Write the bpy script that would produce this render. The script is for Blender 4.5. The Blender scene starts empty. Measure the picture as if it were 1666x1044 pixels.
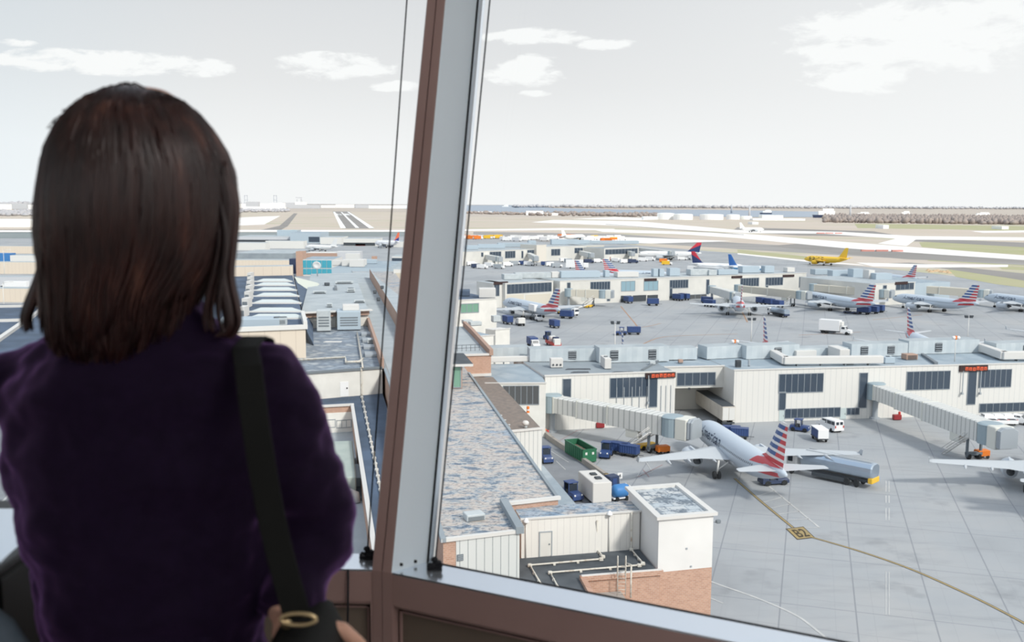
import bpy, math, random
from mathutils import Vector, Matrix
random.seed(7)
scene = bpy.context.scene
COL = scene.collection
PI = math.pi

# ------------------------------------------------------------------ camera
CZ = 42.0                      # eye height above the apron, in the control tower cab
FPX = 1600.0
TH = math.atan(190 / 1600)
PH = 0.0048
CF = Vector((0, math.cos(TH), -math.sin(TH)))
_u0 = Vector((0, math.sin(TH), math.cos(TH)))
_r0 = Vector((1, 0, 0))
CR = math.cos(PH) * _r0 + math.sin(PH) * _u0
CU = -math.sin(PH) * _r0 + math.cos(PH) * _u0
CAM = Vector((0, 0, CZ))
cd = bpy.data.cameras.new('camera')
cd.sensor_width = 36.0
cd.lens = FPX / 1666 * 36.0
cd.clip_start = 0.05
cd.clip_end = 60000
cd.dof.use_dof = True
cd.dof.focus_distance = 7.0
cd.dof.aperture_fstop = 5.6
cam = bpy.data.objects.new('camera', cd)
COL.objects.link(cam)
cam.matrix_world = Matrix(((CR.x, CU.x, -CF.x, 0), (CR.y, CU.y, -CF.y, 0), (CR.z, CU.z, -CF.z, CZ), (0, 0, 0, 1)))
scene.camera = cam

def ray(px, py):
    return FPX * CF + (px - 833) * CR - (py - 522) * CU

def P(px, py, z=0.0):
    """where the sight line through a photo pixel meets the height z"""
    d = ray(px, py)
    t = (z - CZ) / d.z
    return Vector((d.x * t, d.y * t, z))

def D(px, py, y):
    d = ray(px, py)
    t = y / d.y
    return Vector((d.x * t, y, CZ + d.z * t))

def onwall(A, B, px, py):
    """where a sight line meets the upright wall through A and B: (distance along, height)"""
    u = Vector((B[0] - A[0], B[1] - A[1], 0))
    L = u.length
    u /= L
    n = Vector((u.y, -u.x, 0))
    d = ray(px, py)
    a = Vector((A[0], A[1], 0))
    t = (a - Vector((0, 0, 0))).dot(n) / d.dot(n)
    p = CAM + d * t
    return (p - a).dot(u), p.z

# ------------------------------------------------------------------ colour and materials
def S(r, g, b, k=1.0):
    def c(x):
        x /= 255.0
        return (x / 12.92 if x <= 0.04045 else ((x + 0.055) / 1.055) ** 2.4) / k
    return (min(c(r), 0.92), min(c(g), 0.92), min(c(b), 0.92), 1.0)

KH, KW = 1.38, 1.08            # how much light level and camera-facing surfaces get

def mat(name, c, rough=0.7, metal=0.0, spec=0.3):
    m = bpy.data.materials.new(name)
    m.use_nodes = True
    b = m.node_tree.nodes['Principled BSDF']
    b.inputs['Base Color'].default_value = c
    b.inputs['Roughness'].default_value = rough
    b.inputs['Metallic'].default_value = metal
    b.inputs['Specular IOR Level'].default_value = spec
    return m

def N(m, typ, **kw):
    n = m.node_tree.nodes.new(typ)
    for k, v in kw.items():
        setattr(n, k, v)
    return n

def LK(m, a, b):
    m.node_tree.links.new(a, b)

def bsdf(m):
    return m.node_tree.nodes['Principled BSDF']

def coords(m, scale=(1, 1, 1), rz=0.0, out='Object'):
    tc = N(m, 'ShaderNodeTexCoord')
    mp = N(m, 'ShaderNodeMapping')
    mp.inputs['Scale'].default_value = scale
    mp.inputs['Rotation'].default_value = (0, 0, rz)
    LK(m, tc.outputs[out], mp.inputs['Vector'])
    return mp.outputs['Vector']

def noise(m, vec, scale, detail=4, rough=0.6, dist=0.0):
    n = N(m, 'ShaderNodeTexNoise')
    n.inputs['Scale'].default_value = scale
    n.inputs['Detail'].default_value = detail
    n.inputs['Roughness'].default_value = rough
    n.inputs['Distortion'].default_value = dist
    LK(m, vec, n.inputs['Vector'])
    return n.outputs['Fac']

def ramp(m, fac, stops):
    r = N(m, 'ShaderNodeValToRGB')
    e = r.color_ramp.elements
    while len(e) < len(stops):
        e.new(0.5)
    for i, (p, c) in enumerate(stops):
        e[i].position = p
        e[i].color = c
    LK(m, fac, r.inputs['Fac'])
    return r.outputs['Color']

def mixc(m, fac, a, b, typ='MIX'):
    x = N(m, 'ShaderNodeMixRGB', blend_type=typ)
    for sock, v in ((x.inputs['Fac'], fac), (x.inputs['Color1'], a), (x.inputs['Color2'], b)):
        if hasattr(v, 'is_linked'):
            LK(m, v, sock)
        else:
            sock.default_value = v
    return x.outputs['Color']

def mth(m, op, a, b=0.0, clamp=False):
    x = N(m, 'ShaderNodeMath', operation=op, use_clamp=clamp)
    for s, v in ((x.inputs[0], a), (x.inputs[1], b)):
        if hasattr(v, 'is_linked'):
            LK(m, v, s)
        else:
            s.default_value = v
    return x.outputs[0]

def mottled(name, c1, c2, scale=0.3, rough=0.8, stretch=(1, 1, 1), rz=0.0, lo=0.35, hi=0.65, detail=5, spec=0.2, c3=None):
    m = mat(name, c1, rough, 0, spec)
    v = coords(m, stretch, rz)
    st = [(lo, c1), (hi, c2)]
    if c3:
        st = [(lo, c1), ((lo + hi) / 2, c2), (hi, c3)]
    col = ramp(m, noise(m, v, scale, detail), st)
    LK(m, col, bsdf(m).inputs['Base Color'])
    return m

def ribbed(name, c1, c2, period, axis_rz=0.0, width=0.12, rough=0.6):
    """sheet siding: narrow seams every `period` metres along a wall"""
    m = mat(name, c1, rough)
    v = coords(m, (1, 1, 1), axis_rz)
    sx = N(m, 'ShaderNodeSeparateXYZ')
    LK(m, v, sx.inputs[0])
    fr = mth(m, 'FRACT', mth(m, 'DIVIDE', sx.outputs['X'], period))
    line = mth(m, 'LESS_THAN', fr, width)
    dirt = noise(m, coords(m, (0.6, 0.6, 0.12), axis_rz), 0.8, 4)
    base = mixc(m, mth(m, 'MULTIPLY', dirt, 0.22), c1, c2)
    LK(m, mixc(m, line, base, c2), bsdf(m).inputs['Base Color'])
    return m

# ------------------------------------------------------------------ meshes
class MB:
    def __init__(s):
        s.v, s.f, s.m, s.s = [], [], [], []

    def add(s, vs, fs, m=0, smooth=False, M=None):
        o = len(s.v)
        s.v += [tuple(M @ Vector(p)) for p in vs] if M is not None else [tuple(p) for p in vs]
        for f in fs:
            s.f.append([i + o for i in f])
            s.m.append(m)
            s.s.append(smooth)
        return s

    def box(s, c, d, rz=0.0, m=0, M=None):
        x, y, z = d[0] / 2, d[1] / 2, d[2] / 2
        R = Matrix.Translation(Vector(c)) @ Matrix.Rotation(rz, 4, 'Z')
        if M is not None:
            R = M @ R
        vs = [(i * x, j * y, k * z) for k in (-1, 1) for j in (-1, 1) for i in (-1, 1)]
        return s.add(vs, [(0, 2, 3, 1), (4, 5, 7, 6), (0, 1, 5, 4), (2, 6, 7, 3), (0, 4, 6, 2), (1, 3, 7, 5)], m, False, R)

    def cbox(s, c, d, b=0.03, rz=0.0, m=0, M=None):
        """box with chamfered edges"""
        x, y, z = d[0] / 2, d[1] / 2, d[2] / 2
        b = min(b, x * .45, y * .45, z * .45)
        R = Matrix.Translation(Vector(c)) @ Matrix.Rotation(rz, 4, 'Z')
        if M is not None:
            R = M @ R
        def ring(dx, dy, zz):
            return [(-dx + b, -dy, zz), (dx - b, -dy, zz), (dx, -dy + b, zz), (dx, dy - b, zz), (dx - b, dy, zz), (-dx + b, dy, zz), (-dx, dy - b, zz), (-dx, -dy + b, zz)]
        rings = [ring(x - b, y - b, -z), ring(x, y, -z + b), ring(x, y, z - b), ring(x - b, y - b, z)]
        return s.loft(rings, m=m, M=R)

    def prism(s, pts, z0, z1, m=0, mt=None):
        """upright walls over a plan outline; z1 may be a list (sloped top)"""
        pts = [(p[0], p[1]) for p in pts]
        a = sum(pts[i][0] * pts[(i + 1) % len(pts)][1] - pts[(i + 1) % len(pts)][0] * pts[i][1] for i in range(len(pts)))
        zt = list(z1) if isinstance(z1, (list, tuple)) else [z1] * len(pts)
        if a < 0:
            pts = pts[::-1]
            zt = zt[::-1]
        n = len(pts)
        vs = [(x, y, z0) for x, y in pts] + [(x, y, z) for (x, y), z in zip(pts, zt)]
        s.add(vs, [(i, (i + 1) % n, n + (i + 1) % n, n + i) for i in range(n)] + [tuple(range(n))[::-1]], m)
        return s.add(vs, [tuple(range(n, 2 * n))], m if mt is None else mt)

    def loft(s, rings, m=0, smooth=False, M=None, caps=True, close=True):
        n = len(rings[0])
        vs = [p for r in rings for p in r]
        fs = []
        for k in range(len(rings) - 1):
            for i in range(n if close else n - 1):
                j = (i + 1) % n
                fs.append((k * n + i, k * n + j, (k + 1) * n + j, (k + 1) * n + i))
        if caps:
            fs.append(tuple(range(n))[::-1])
            fs.append(tuple((len(rings) - 1) * n + i for i in range(n)))
        return s.add(vs, fs, m, smooth, M)

    def tube(s, pts, r, n=8, m=0, smooth=True, M=None):
        pts = [Vector(p) for p in pts]
        rs = list(r) if isinstance(r, (list, tuple)) else [r] * len(pts)
        rings = []
        ref = None
        for i, p in enumerate(pts):
            t = (pts[min(i + 1, len(pts) - 1)] - pts[max(i - 1, 0)])
            if t.length < 1e-9:
                t = Vector((0, 0, 1))
            t.normalize()
            if ref is None:
                ref = Vector((0, 0, 1)) if abs(t.z) < 0.9 else Vector((1, 0, 0))
            a = ref - t * ref.dot(t)
            if a.length < 1e-6:
                a = Vector((1, 0, 0)) - t * t.x
            a.normalize()
            ref = a
            b = t.cross(a)
            rings.append([p + (a * math.cos(2 * PI * k / n) + b * math.sin(2 * PI * k / n)) * rs[i] for k in range(n)])
        return s.loft(rings, m, smooth, M)

    def lathe(s, prof, n=16, m=0, smooth=True, M=None):
        """prof: (radius, height) pairs about the z axis"""
        return s.loft([[(max(r, 1e-4) * math.cos(2 * PI * k / n), max(r, 1e-4) * math.sin(2 * PI * k / n), z) for k in range(n)] for r, z in prof], m, smooth, M)

    def wheel(s, c, r, w, axis='Y', n=14, m=0, mh=None):
        R = Matrix.Translation(Vector(c)) @ (Matrix.Rotation(PI / 2, 4, 'X') if axis == 'Y' else Matrix.Rotation(PI / 2, 4, 'Y'))
        s.lathe([(r * .55, -w / 2), (r * .9, -w / 2), (r, -w * .3), (r, w * .3), (r * .9, w / 2), (r * .55, w / 2)], n, m, False, R)
        return s.lathe([(r * .54, -w * .46), (r * .54, w * .46)], n, m if mh is None else mh, False, R)

    def build(s, name, mats, parent=None, label=None, cat=None, group=None, kind=None):
        me = bpy.data.meshes.new(name)
        me.from_pydata(s.v, [], s.f)
        for mm in (mats if isinstance(mats, (list, tuple)) else [mats]):
            me.materials.append(mm)
        me.polygons.foreach_set('material_index', s.m)
        me.polygons.foreach_set('use_smooth', s.s)
        me.validate()
        me.update()
        o = bpy.data.objects.new(name, me)
        COL.objects.link(o)
        if parent is not None:
            o.parent = parent
        return tag(o, label, cat, group, kind)

def tag(o, label=None, cat=None, group=None, kind=None):
    for k, v in (('label', label), ('category', cat), ('group', group), ('kind', kind)):
        if v:
            o[k] = v
    return o

def thing(name, label, cat, loc=(0, 0, 0), rz=0.0, group=None, sc=1.0):
    o = bpy.data.objects.new(name, None)
    o.empty_display_size = 0.3
    COL.objects.link(o)
    o.location = loc
    o.rotation_euler = (0, 0, rz)
    o.scale = (sc, sc, sc)
    return tag(o, label, cat, group)

KIDS = {}
def children(o):
    return [c for c in bpy.data.objects if c.parent == o]

def dup(root, loc, rz=0.0, label=None, group=None, sc=None):
    r = root.copy()
    COL.objects.link(r)
    r.location = loc
    r.rotation_euler = (0, 0, rz)
    if sc:
        r.scale = sc if isinstance(sc, tuple) else (sc, sc, sc)
    if label:
        r['label'] = label
    if group:
        r['group'] = group
    for ch in children(root):
        c = ch.copy()
        COL.objects.link(c)
        c.parent = r
        for g in children(ch):
            d = g.copy()
            COL.objects.link(d)
            d.parent = c
    return r

def set_origin(o, p):
    """move a mesh's origin without moving the mesh"""
    o.data.transform(Matrix.Translation(-Vector(p)))
    o.location = p
    return o

def heading(a, b):
    return math.atan2(b[1] - a[1], b[0] - a[0])

def lettering(text, size, mbm=None):
    """outline lettering turned into flat mesh pieces: (verts, faces), left edge at 0, baseline at 0"""
    cu = bpy.data.curves.new('lettering', 'FONT')
    cu.body = text
    cu.size = size
    cu.resolution_u = 3
    cu.offset = 0.018
    ob = bpy.data.objects.new('lettering', cu)
    COL.objects.link(ob)
    dg = bpy.context.evaluated_depsgraph_get()
    me = bpy.data.meshes.new_from_object(ob.evaluated_get(dg))
    vs = [tuple(v.co) for v in me.vertices]
    fs = [tuple(p.vertices) for p in me.polygons]
    bpy.data.objects.remove(ob)
    bpy.data.curves.remove(cu)
    bpy.data.meshes.remove(me)
    return vs, fs
# ------------------------------------------------------------------ materials
M = {}
M['white'] = mat('white_paint', S(240, 240, 240, KW), 0.5)
M['offwhite'] = mat('off_white_paint', S(225, 224, 220, KW), 0.6)
M['grey'] = mat('grey_metal', S(165, 172, 178, KW), 0.55)
M['midgrey'] = mat('mid_grey', S(120, 128, 134, KW), 0.6)
M['darkgrey'] = mat('dark_grey', S(70, 76, 82, KW), 0.6)
M['black'] = mat('black_rubber', S(38, 40, 42, KW), 0.8)
M['rim'] = mat('wheel_rim', S(215, 215, 212, KW), 0.5)
M['blue'] = mat('royal_blue_paint', S(58, 80, 128, KW), 0.45)
M['navy'] = mat('navy_paint', S(56, 68, 96, KW), 0.5)
M['skyblue'] = mat('sky_blue_paint', S(70, 130, 190, KW), 0.45)
M['red'] = mat('red_paint', S(205, 70, 62, KW), 0.5)
M['darkred'] = mat('dark_red_paint', S(150, 52, 56, KW), 0.5)
M['orange'] = mat('orange_paint', S(235, 130, 50, KW), 0.5)
M['yellow'] = mat('yellow_paint', S(236, 190, 60, KW), 0.5)
M['green'] = mat('dumpster_green', S(50, 112, 82, KW), 0.55)
M['brickplain'] = mat('tan_brick_far', S(188, 158, 142, 1.2), 0.8)
M['silver'] = mat('airliner_silver', S(214, 222, 230, 1.15), 0.35, 0.0, 0.5)
M['winggrey'] = mat('wing_grey', S(215, 221, 226, KH), 0.45)
M['metal'] = mat('bare_metal', S(200, 208, 214, 1.2), 0.3, 0.7)
M['tank'] = mat('tank_aluminium', S(190, 204, 218, 1.1), 0.25, 0.75)
M['glassdark'] = mat('dark_window_glass', S(66, 78, 92, 1.0), 0.12, 0, 0.5)
M['glasswarm'] = mat('dim_window_glass', S(86, 88, 90, 1.0), 0.3, 0, 0.4)
M['glassteal'] = mat('teal_window_glass', S(70, 160, 180, 1.0), 0.15, 0, 0.5)
M['glassgreen'] = mat('green_window_glass', S(120, 160, 140, 1.0), 0.15, 0, 0.5)
M['glassblue'] = mat('pale_blue_window_glass', S(140, 168, 180, 1.0), 0.15, 0, 0.5)
M['cockpit'] = mat('cockpit_glass', S(50, 58, 68, 1.0), 0.1, 0, 0.5)
M['frame'] = mat('window_bars', S(150, 158, 165, KW), 0.5)
M['wall'] = ribbed('terminal_siding', S(229, 227, 222, KW), S(205, 206, 204, KW), 1.15, -0.12, 0.08)
M['wallfar'] = mottled('pier_wall_paint', S(226, 224, 218, KW), S(212, 211, 206, KW), 0.12)
M['wallbeige'] = ribbed('beige_precast', S(226, 213, 196, KW), S(212, 198, 182, KW), 2.2, 0.1, 0.06)
M['rib'] = ribbed('white_ribbed_siding', S(226, 226, 222, KW), S(178, 182, 182, KW), 0.62, 0.0, 0.14)
M['ribfine'] = ribbed('cream_panel_siding', S(232, 229, 224, KW), S(214, 212, 208, KW), 0.8, 0.0, 0.08)
M['cream'] = mottled('cream_wall', S(236, 234, 228, KW), S(222, 220, 214, KW), 0.3)
M['coping'] = mat('white_coping', S(244, 242, 238, KH), 0.6)
M['roofblue'] = mottled('blue_grey_roof', S(188, 203, 213, KH), S(170, 186, 198, KH), 0.12, c3=S(196, 208, 216, KH))
M['roofgrey'] = mottled('grey_roof', S(176, 186, 192, KH), S(158, 168, 176, KH), 0.15)
M['roofpale'] = mottled('pale_roof', S(206, 214, 218, KH), S(186, 196, 202, KH), 0.2)
M['roofdark'] = mottled('dark_membrane', S(86, 92, 98, KH), S(110, 116, 122, KH), 0.35)
M['roofslate'] = mottled('slate_blue_membrane', S(106, 124, 148, KH), S(84, 98, 116, KH), 0.12)
M['gravel'] = mottled('brown_gravel', S(164, 150, 140, KH), S(138, 130, 124, KH), 1.2, detail=8)
M['unit'] = mottled('rooftop_unit_sheet', S(208, 214, 216, 1.15), S(188, 196, 200, 1.15), 0.6)
M['unitside'] = mat('duct_sheet_metal', S(176, 190, 200, 1.0), 0.5, 0.1)
M['pipe'] = mottled('weathered_white_pipe', S(228, 224, 214, 1.2), S(180, 160, 140, 1.2), 3.0, lo=0.5, hi=0.72)
M['skylight'] = mat('sawtooth_face', S(196, 204, 204, 1.0), 0.5)

def peeled():
    m = mat('peeling_roof_coating', S(200, 200, 198, KH), 0.85)
    v = coords(m, (1.0, 1.7, 1.0), math.radians(10))
    a = noise(m, v, 0.42, 14, 0.8, 0.3)
    c = ramp(m, a, [(0.41, S(112, 128, 148, KH)), (0.445, S(168, 184, 198, KH)), (0.475, S(214, 213, 210, KH)), (0.56, S(226, 212, 202, KH)), (0.66, S(206, 196, 188, KH))])
    big = noise(m, coords(m, (1, 1, 1)), 0.06, 5, 0.65)
    c = mixc(m, ramp(m, big, [(0.56, (0, 0, 0, 1)), (0.60, (0.65, 0.65, 0.65, 1))]), c, S(162, 188, 212, KH))
    fine = noise(m, coords(m, (1, 1.8, 1), math.radians(10)), 2.2, 12, 0.8)
    c = mixc(m, ramp(m, fine, [(0.535, (0, 0, 0, 1)), (0.565, (0.85, 0.85, 0.85, 1))]), c, S(92, 104, 118, KH))
    mid = noise(m, coords(m, (0.8, 1.8, 1), math.radians(10)), 0.9, 12, 0.8)
    c = mixc(m, ramp(m, mid, [(0.55, (0, 0, 0, 1)), (0.57, (0.8, 0.8, 0.8, 1))]), c, S(104, 120, 138, KH))
    LK(m, c, bsdf(m).inputs['Base Color'])
    return m
M['peel'] = peeled()

def whitepeel():
    m = mat('flaking_white_roof', S(220, 224, 226, KH), 0.85)
    v = coords(m, (1, 1, 1), math.radians(-12))
    br = N(m, 'ShaderNodeTexBrick')
    br.inputs['Scale'].default_value = 1.0
    br.inputs['Brick Width'].default_value = 1.7
    br.inputs['Row Height'].default_value = 1.1
    br.inputs['Mortar Size'].default_value = 0.07
    br.inputs['Color1'].default_value = S(228, 230, 230, KH)
    br.inputs['Color2'].default_value = S(205, 216, 224, KH)
    br.inputs['Mortar'].default_value = S(178, 188, 198, KH)
    LK(m, v, br.inputs['Vector'])
    a = noise(m, v, 0.8, 11, 0.78)
    c = mixc(m, ramp(m, a, [(0.50, (0, 0, 0, 1)), (0.54, (0.85, 0.85, 0.85, 1))]), br.outputs['Color'], S(110, 124, 138, KH))
    LK(m, c, bsdf(m).inputs['Base Color'])
    return m
M['whitepeel'] = whitepeel()

def brick(name, c1, c2, mort):
    m = mat(name, c1, 0.85)
    tc = N(m, 'ShaderNodeTexCoord')
    sx = N(m, 'ShaderNodeSeparateXYZ')
    LK(m, tc.outputs['Object'], sx.inputs[0])
    cb = N(m, 'ShaderNodeCombineXYZ')
    LK(m, mth(m, 'ADD', sx.outputs['X'], mth(m, 'MULTIPLY', sx.outputs['Y'], 0.9)), cb.inputs[0])
    LK(m, sx.outputs['Z'], cb.inputs[1])
    br = N(m, 'ShaderNodeTexBrick')
    br.inputs['Scale'].default_value = 1.0
    br.inputs['Brick Width'].default_value = 0.42
    br.inputs['Row Height'].default_value = 0.15
    br.inputs['Mortar Size'].default_value = 0.015
    br.inputs['Color1'].default_value = c1
    br.inputs['Color2'].default_value = c2
    br.inputs['Mortar'].default_value = mort
    LK(m, cb.outputs[0], br.inputs['Vector'])
    LK(m, br.outputs['Color'], bsdf(m).inputs['Base Color'])
    return m
M['brick'] = brick('tan_brick', S(204, 164, 142, 1.15), S(186, 146, 126, 1.15), S(206, 186, 172, 1.15))

def concrete():
    m = mat('apron_concrete', S(186, 190, 194, KH), 0.8)
    ang = math.radians(16.9)
    tc = N(m, 'ShaderNodeTexCoord')
    mp = N(m, 'ShaderNodeMapping')
    mp.inputs['Rotation'].default_value = (0, 0, ang)
    LK(m, tc.outputs['Object'], mp.inputs['Vector'])
    sx = N(m, 'ShaderNodeSeparateXYZ')
    LK(m, mp.outputs[0], sx.inputs[0])
    def lines(ax, per, off, w):
        fr = mth(m, 'FRACT', mth(m, 'DIVIDE', mth(m, 'ADD', sx.outputs[ax], off + 4000.0 * per), per))
        return mth(m, 'LESS_THAN', fr, w / per)
    big = mth(m, 'MAXIMUM', lines('X', 7.6, 1.8, 0.16), lines('Y', 15.2, 2.0, 0.14))
    small = mth(m, 'MAXIMUM', lines('Y', 7.6, 0.0, 0.10), lines('X', 3.8, 0.0, 0.03))
    n1 = noise(m, coords(m, (1, 1, 1)), 0.035, 5)
    n2 = noise(m, coords(m, (0.25, 1.0, 1), ang), 0.35, 6, 0.65)
    c = ramp(m, n1, [(0.36, S(176, 180, 184, KH)), (0.5, S(187, 191, 195, KH)), (0.66, S(196, 197, 198, KH))])
    c = mixc(m, ramp(m, n2, [(0.5, (0, 0, 0, 1)), (0.72, (0.5, 0.5, 0.5, 1))]), c, S(166, 170, 174, KH))
    n3 = noise(m, coords(m, (1, 1, 1)), 0.12, 4, 0.55)
    c = mixc(m, ramp(m, n3, [(0.60, (0, 0, 0, 1)), (0.74, (0.42, 0.42, 0.42, 1))]), c, S(120, 124, 128, KH))
    c = mixc(m, mth(m, 'MULTIPLY', small, 0.42), c, S(150, 154, 160, KH))
    c = mixc(m, mth(m, 'MULTIPLY', big, 0.6), c, S(138, 142, 150, KH))
    LK(m, c, bsdf(m).inputs['Base Color'])
    return m
M['concrete'] = concrete()
M['asphalt'] = mottled('road_asphalt', S(158, 162, 168, KH), S(146, 150, 156, KH), 0.3)
M['taxi'] = mottled('taxiway_asphalt', S(168, 166, 164, KH), S(186, 182, 178, KH), 0.01, stretch=(0.4, 1.6, 1))
M['taxipale'] = mottled('pale_taxiway_concrete', S(255, 253, 250, 1.1), S(250, 244, 238, 1.2), 0.008, stretch=(0.3, 1.6, 1))
M['runway'] = mottled('runway_asphalt', S(160, 156, 152, KH), S(172, 168, 164, KH), 0.01)
M['grass'] = mottled('winter_grass', S(222, 208, 188, KH), S(230, 216, 204, KH), 0.006, stretch=(0.4, 1.5, 1), c3=S(206, 204, 172, KH))
M['field'] = mottled('dry_airfield_grass', S(214, 200, 186, KH), S(226, 214, 202, KH), 0.004, stretch=(0.3, 1.5, 1), c3=S(200, 190, 176, KH))
M['greengrass'] = mottled('green_verge', S(192, 194, 146, KH), S(204, 198, 164, KH), 0.02)
M['river'] = mat('river_water', S(118, 150, 180, KH), 0.25, 0, 0.3)
M['trees'] = mottled('hazed_bare_winter_trees', S(172, 172, 176, 1.0), S(190, 188, 190, 1.0), 0.004)  # distance haze is put into this pale grey
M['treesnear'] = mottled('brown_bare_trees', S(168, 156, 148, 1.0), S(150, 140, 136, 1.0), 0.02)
M['farwhite'] = mat('far_white_wall', S(250, 248, 244, 1.0), 0.6)
M['fargrey'] = mat('far_grey_wall', S(196, 198, 202, 1.0), 0.6)
M['paintyellow'] = mottled('worn_yellow_line_paint', S(196, 170, 112, KH), S(178, 160, 120, KH), 0.8)
M['paintblack'] = mat('black_line_border', S(112, 108, 100, KH), 0.8)
M['paintwhite'] = mottled('white_line_paint', S(226, 226, 224, KH), S(206, 208, 208, KH), 0.6)
M['paintorange'] = mat('orange_guide_paint', S(196, 158, 130, KH), 0.8)
# tower cab
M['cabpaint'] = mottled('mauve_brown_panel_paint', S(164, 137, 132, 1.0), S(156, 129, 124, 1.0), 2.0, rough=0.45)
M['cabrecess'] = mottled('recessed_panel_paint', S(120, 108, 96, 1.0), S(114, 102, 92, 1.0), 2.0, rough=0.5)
M['aluminium'] = mat('window_aluminium', (0.86, 0.92, 0.99, 1), 0.2, 0.85)
M['reveal'] = mat('pale_reveal_paint', (0.74, 0.84, 0.92, 1), 0.45, 0.0)
M['gasket'] = mat('black_gasket', S(22, 24, 30), 0.6)
M['cabdark'] = mat('cab_carpet', S(150, 146, 144), 0.95)
M['cabwall'] = mat('cab_wall_paint', S(226, 224, 222), 0.9)
M['cord'] = mat('black_shade_cord', S(30, 34, 40), 0.7)
# ------------------------------------------------------------------ sky and sun
def build_world():
    w = bpy.data.worlds.new('sky')
    scene.world = w
    w.use_nodes = True
    nt = w.node_tree
    bg = nt.nodes['Background']
    class W:                      # lets the material helpers work on the world tree
        node_tree = nt
    m = W
    tc = N(m, 'ShaderNodeTexCoord')
    sx = N(m, 'ShaderNodeSeparateXYZ')
    LK(m, tc.outputs['Generated'], sx.inputs[0])
    az = mth(m, 'ARCTAN2', sx.outputs['X'], sx.outputs['Y'])
    el = mth(m, 'ARCSINE', sx.outputs['Z'])
    e01 = mth(m, 'DIVIDE', el, PI / 2, True)
    base = ramp(m, e01, [(0.0, (0.92, 0.92, 0.92, 1)), (0.035, (0.90, 0.90, 0.90, 1)), (0.075, (0.80, 0.80, 0.805, 1)), (0.14, (0.70, 0.71, 0.73, 1)), (0.3, (0.72, 0.78, 0.88, 1)), (1.0, (0.60, 0.70, 0.88, 1))])
    left = mth(m, 'MULTIPLY', mth(m, 'SUBTRACT', -0.28, az, True), 4.0, True)
    base = mixc(m, left, base, (0.93, 0.985, 1.02, 1), 'MULTIPLY')
    right = mth(m, 'MULTIPLY', mth(m, 'SUBTRACT', az, 0.05, True), 1.6, True)
    base = mixc(m, right, base, (0.93, 0.93, 0.93, 1), 'LIGHTEN')
    cb = N(m, 'ShaderNodeCombineXYZ')
    LK(m, az, cb.inputs[0])
    LK(m, mth(m, 'MULTIPLY', el, 2.6), cb.inputs[1])
    n = noise(m, cb.outputs[0], 22.0, 9, 0.62, 0.3)
    n2 = noise(m, cb.outputs[0], 5.0, 5, 0.55)
    tot = None
    # (azimuth, elevation, half width, half height) in radians
    def pix(px, py, hw, hh):
        d = ray(px, py).normalized()
        return (math.atan2(d.x, d.y), math.asin(d.z), hw / FPX, hh / FPX)
    spots = [pix(195, 103, 190, 20), pix(20, 100, 120, 14), pix(545, 108, 110, 24), pix(870, 60, 95, 16), pix(985, 72, 55, 10), pix(855, 115, 75, 28),
             pix(1490, 60, 210, 70), pix(1400, 125, 110, 30), pix(1600, 20, 130, 40), pix(1360, 85, 60, 20), pix(640, 140, 50, 10), pix(870, 152, 30, 6), pix(15, 68, 40, 7)]
    for a, e, hw, hh in spots:
        dx = mth(m, 'POWER', mth(m, 'DIVIDE', mth(m, 'SUBTRACT', az, a), hw), 2.0)
        dy = mth(m, 'POWER', mth(m, 'DIVIDE', mth(m, 'SUBTRACT', el, e), hh), 2.0)
        g = mth(m, 'SUBTRACT', 1.0, mth(m, 'ADD', dx, dy), True)
        tot = g if tot is None else mth(m, 'MAXIMUM', tot, g)
    cl = mth(m, 'ADD', tot, mth(m, 'MULTIPLY', mth(m, 'SUBTRACT', n, 0.5), 4.2))
    mask = ramp(m, cl, [(0.22, (0, 0, 0, 1)), (0.75, (1, 1, 1, 1))])
    mask = mixc(m, 1.0, mask, ramp(m, tot, [(0.0, (0, 0, 0, 1)), (0.15, (1, 1, 1, 1))]), 'MULTIPLY')
    wisp = ramp(m, n2, [(0.52, (0, 0, 0, 1)), (0.75, (0.45, 0.45, 0.45, 1))])
    hi = mth(m, 'MULTIPLY', mth(m, 'SUBTRACT', e01, 0.14, True), 8.0, True)
    c = mixc(m, mth(m, 'MULTIPLY', wisp, hi), base, (1.0, 1.0, 1.0, 1))
    c = mixc(m, mask, c, (0.955, 0.955, 0.95, 1))
    LK(m, c, bg.inputs['Color'])
    bg.inputs['Strength'].default_value = 1.0

build_world()
sd = bpy.data.lights.new('sun', 'SUN')
sd.energy = 2.7
sd.angle = math.radians(7)
sd.color = (1.0, 0.955, 0.89)
sun = bpy.data.objects.new('sun', sd)
COL.objects.link(sun)
sun.rotation_euler = Vector((-0.46, 0.62, -0.60)).to_track_quat('-Z', 'Y').to_euler()
vs = scene.view_settings
vs.view_transform = 'Standard'
vs.look = 'None'
vs.gamma = 1.0
vs.exposure = 0.10
vs.use_curve_mapping = False
scene.cycles.max_bounces = 8
scene.cycles.transparent_max_bounces = 12
# ------------------------------------------------------------------ the control tower cab
SZ = CZ - 0.75                 # window sill height
FZ = CZ - 1.55                 # cab floor
TZ = CZ + 1.55                 # ceiling
def lean(p, n, z):
    return Vector((p[0] + n[0] * 0.268 * (z - SZ), p[1] + n[1] * 0.268 * (z - SZ), z))

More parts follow.
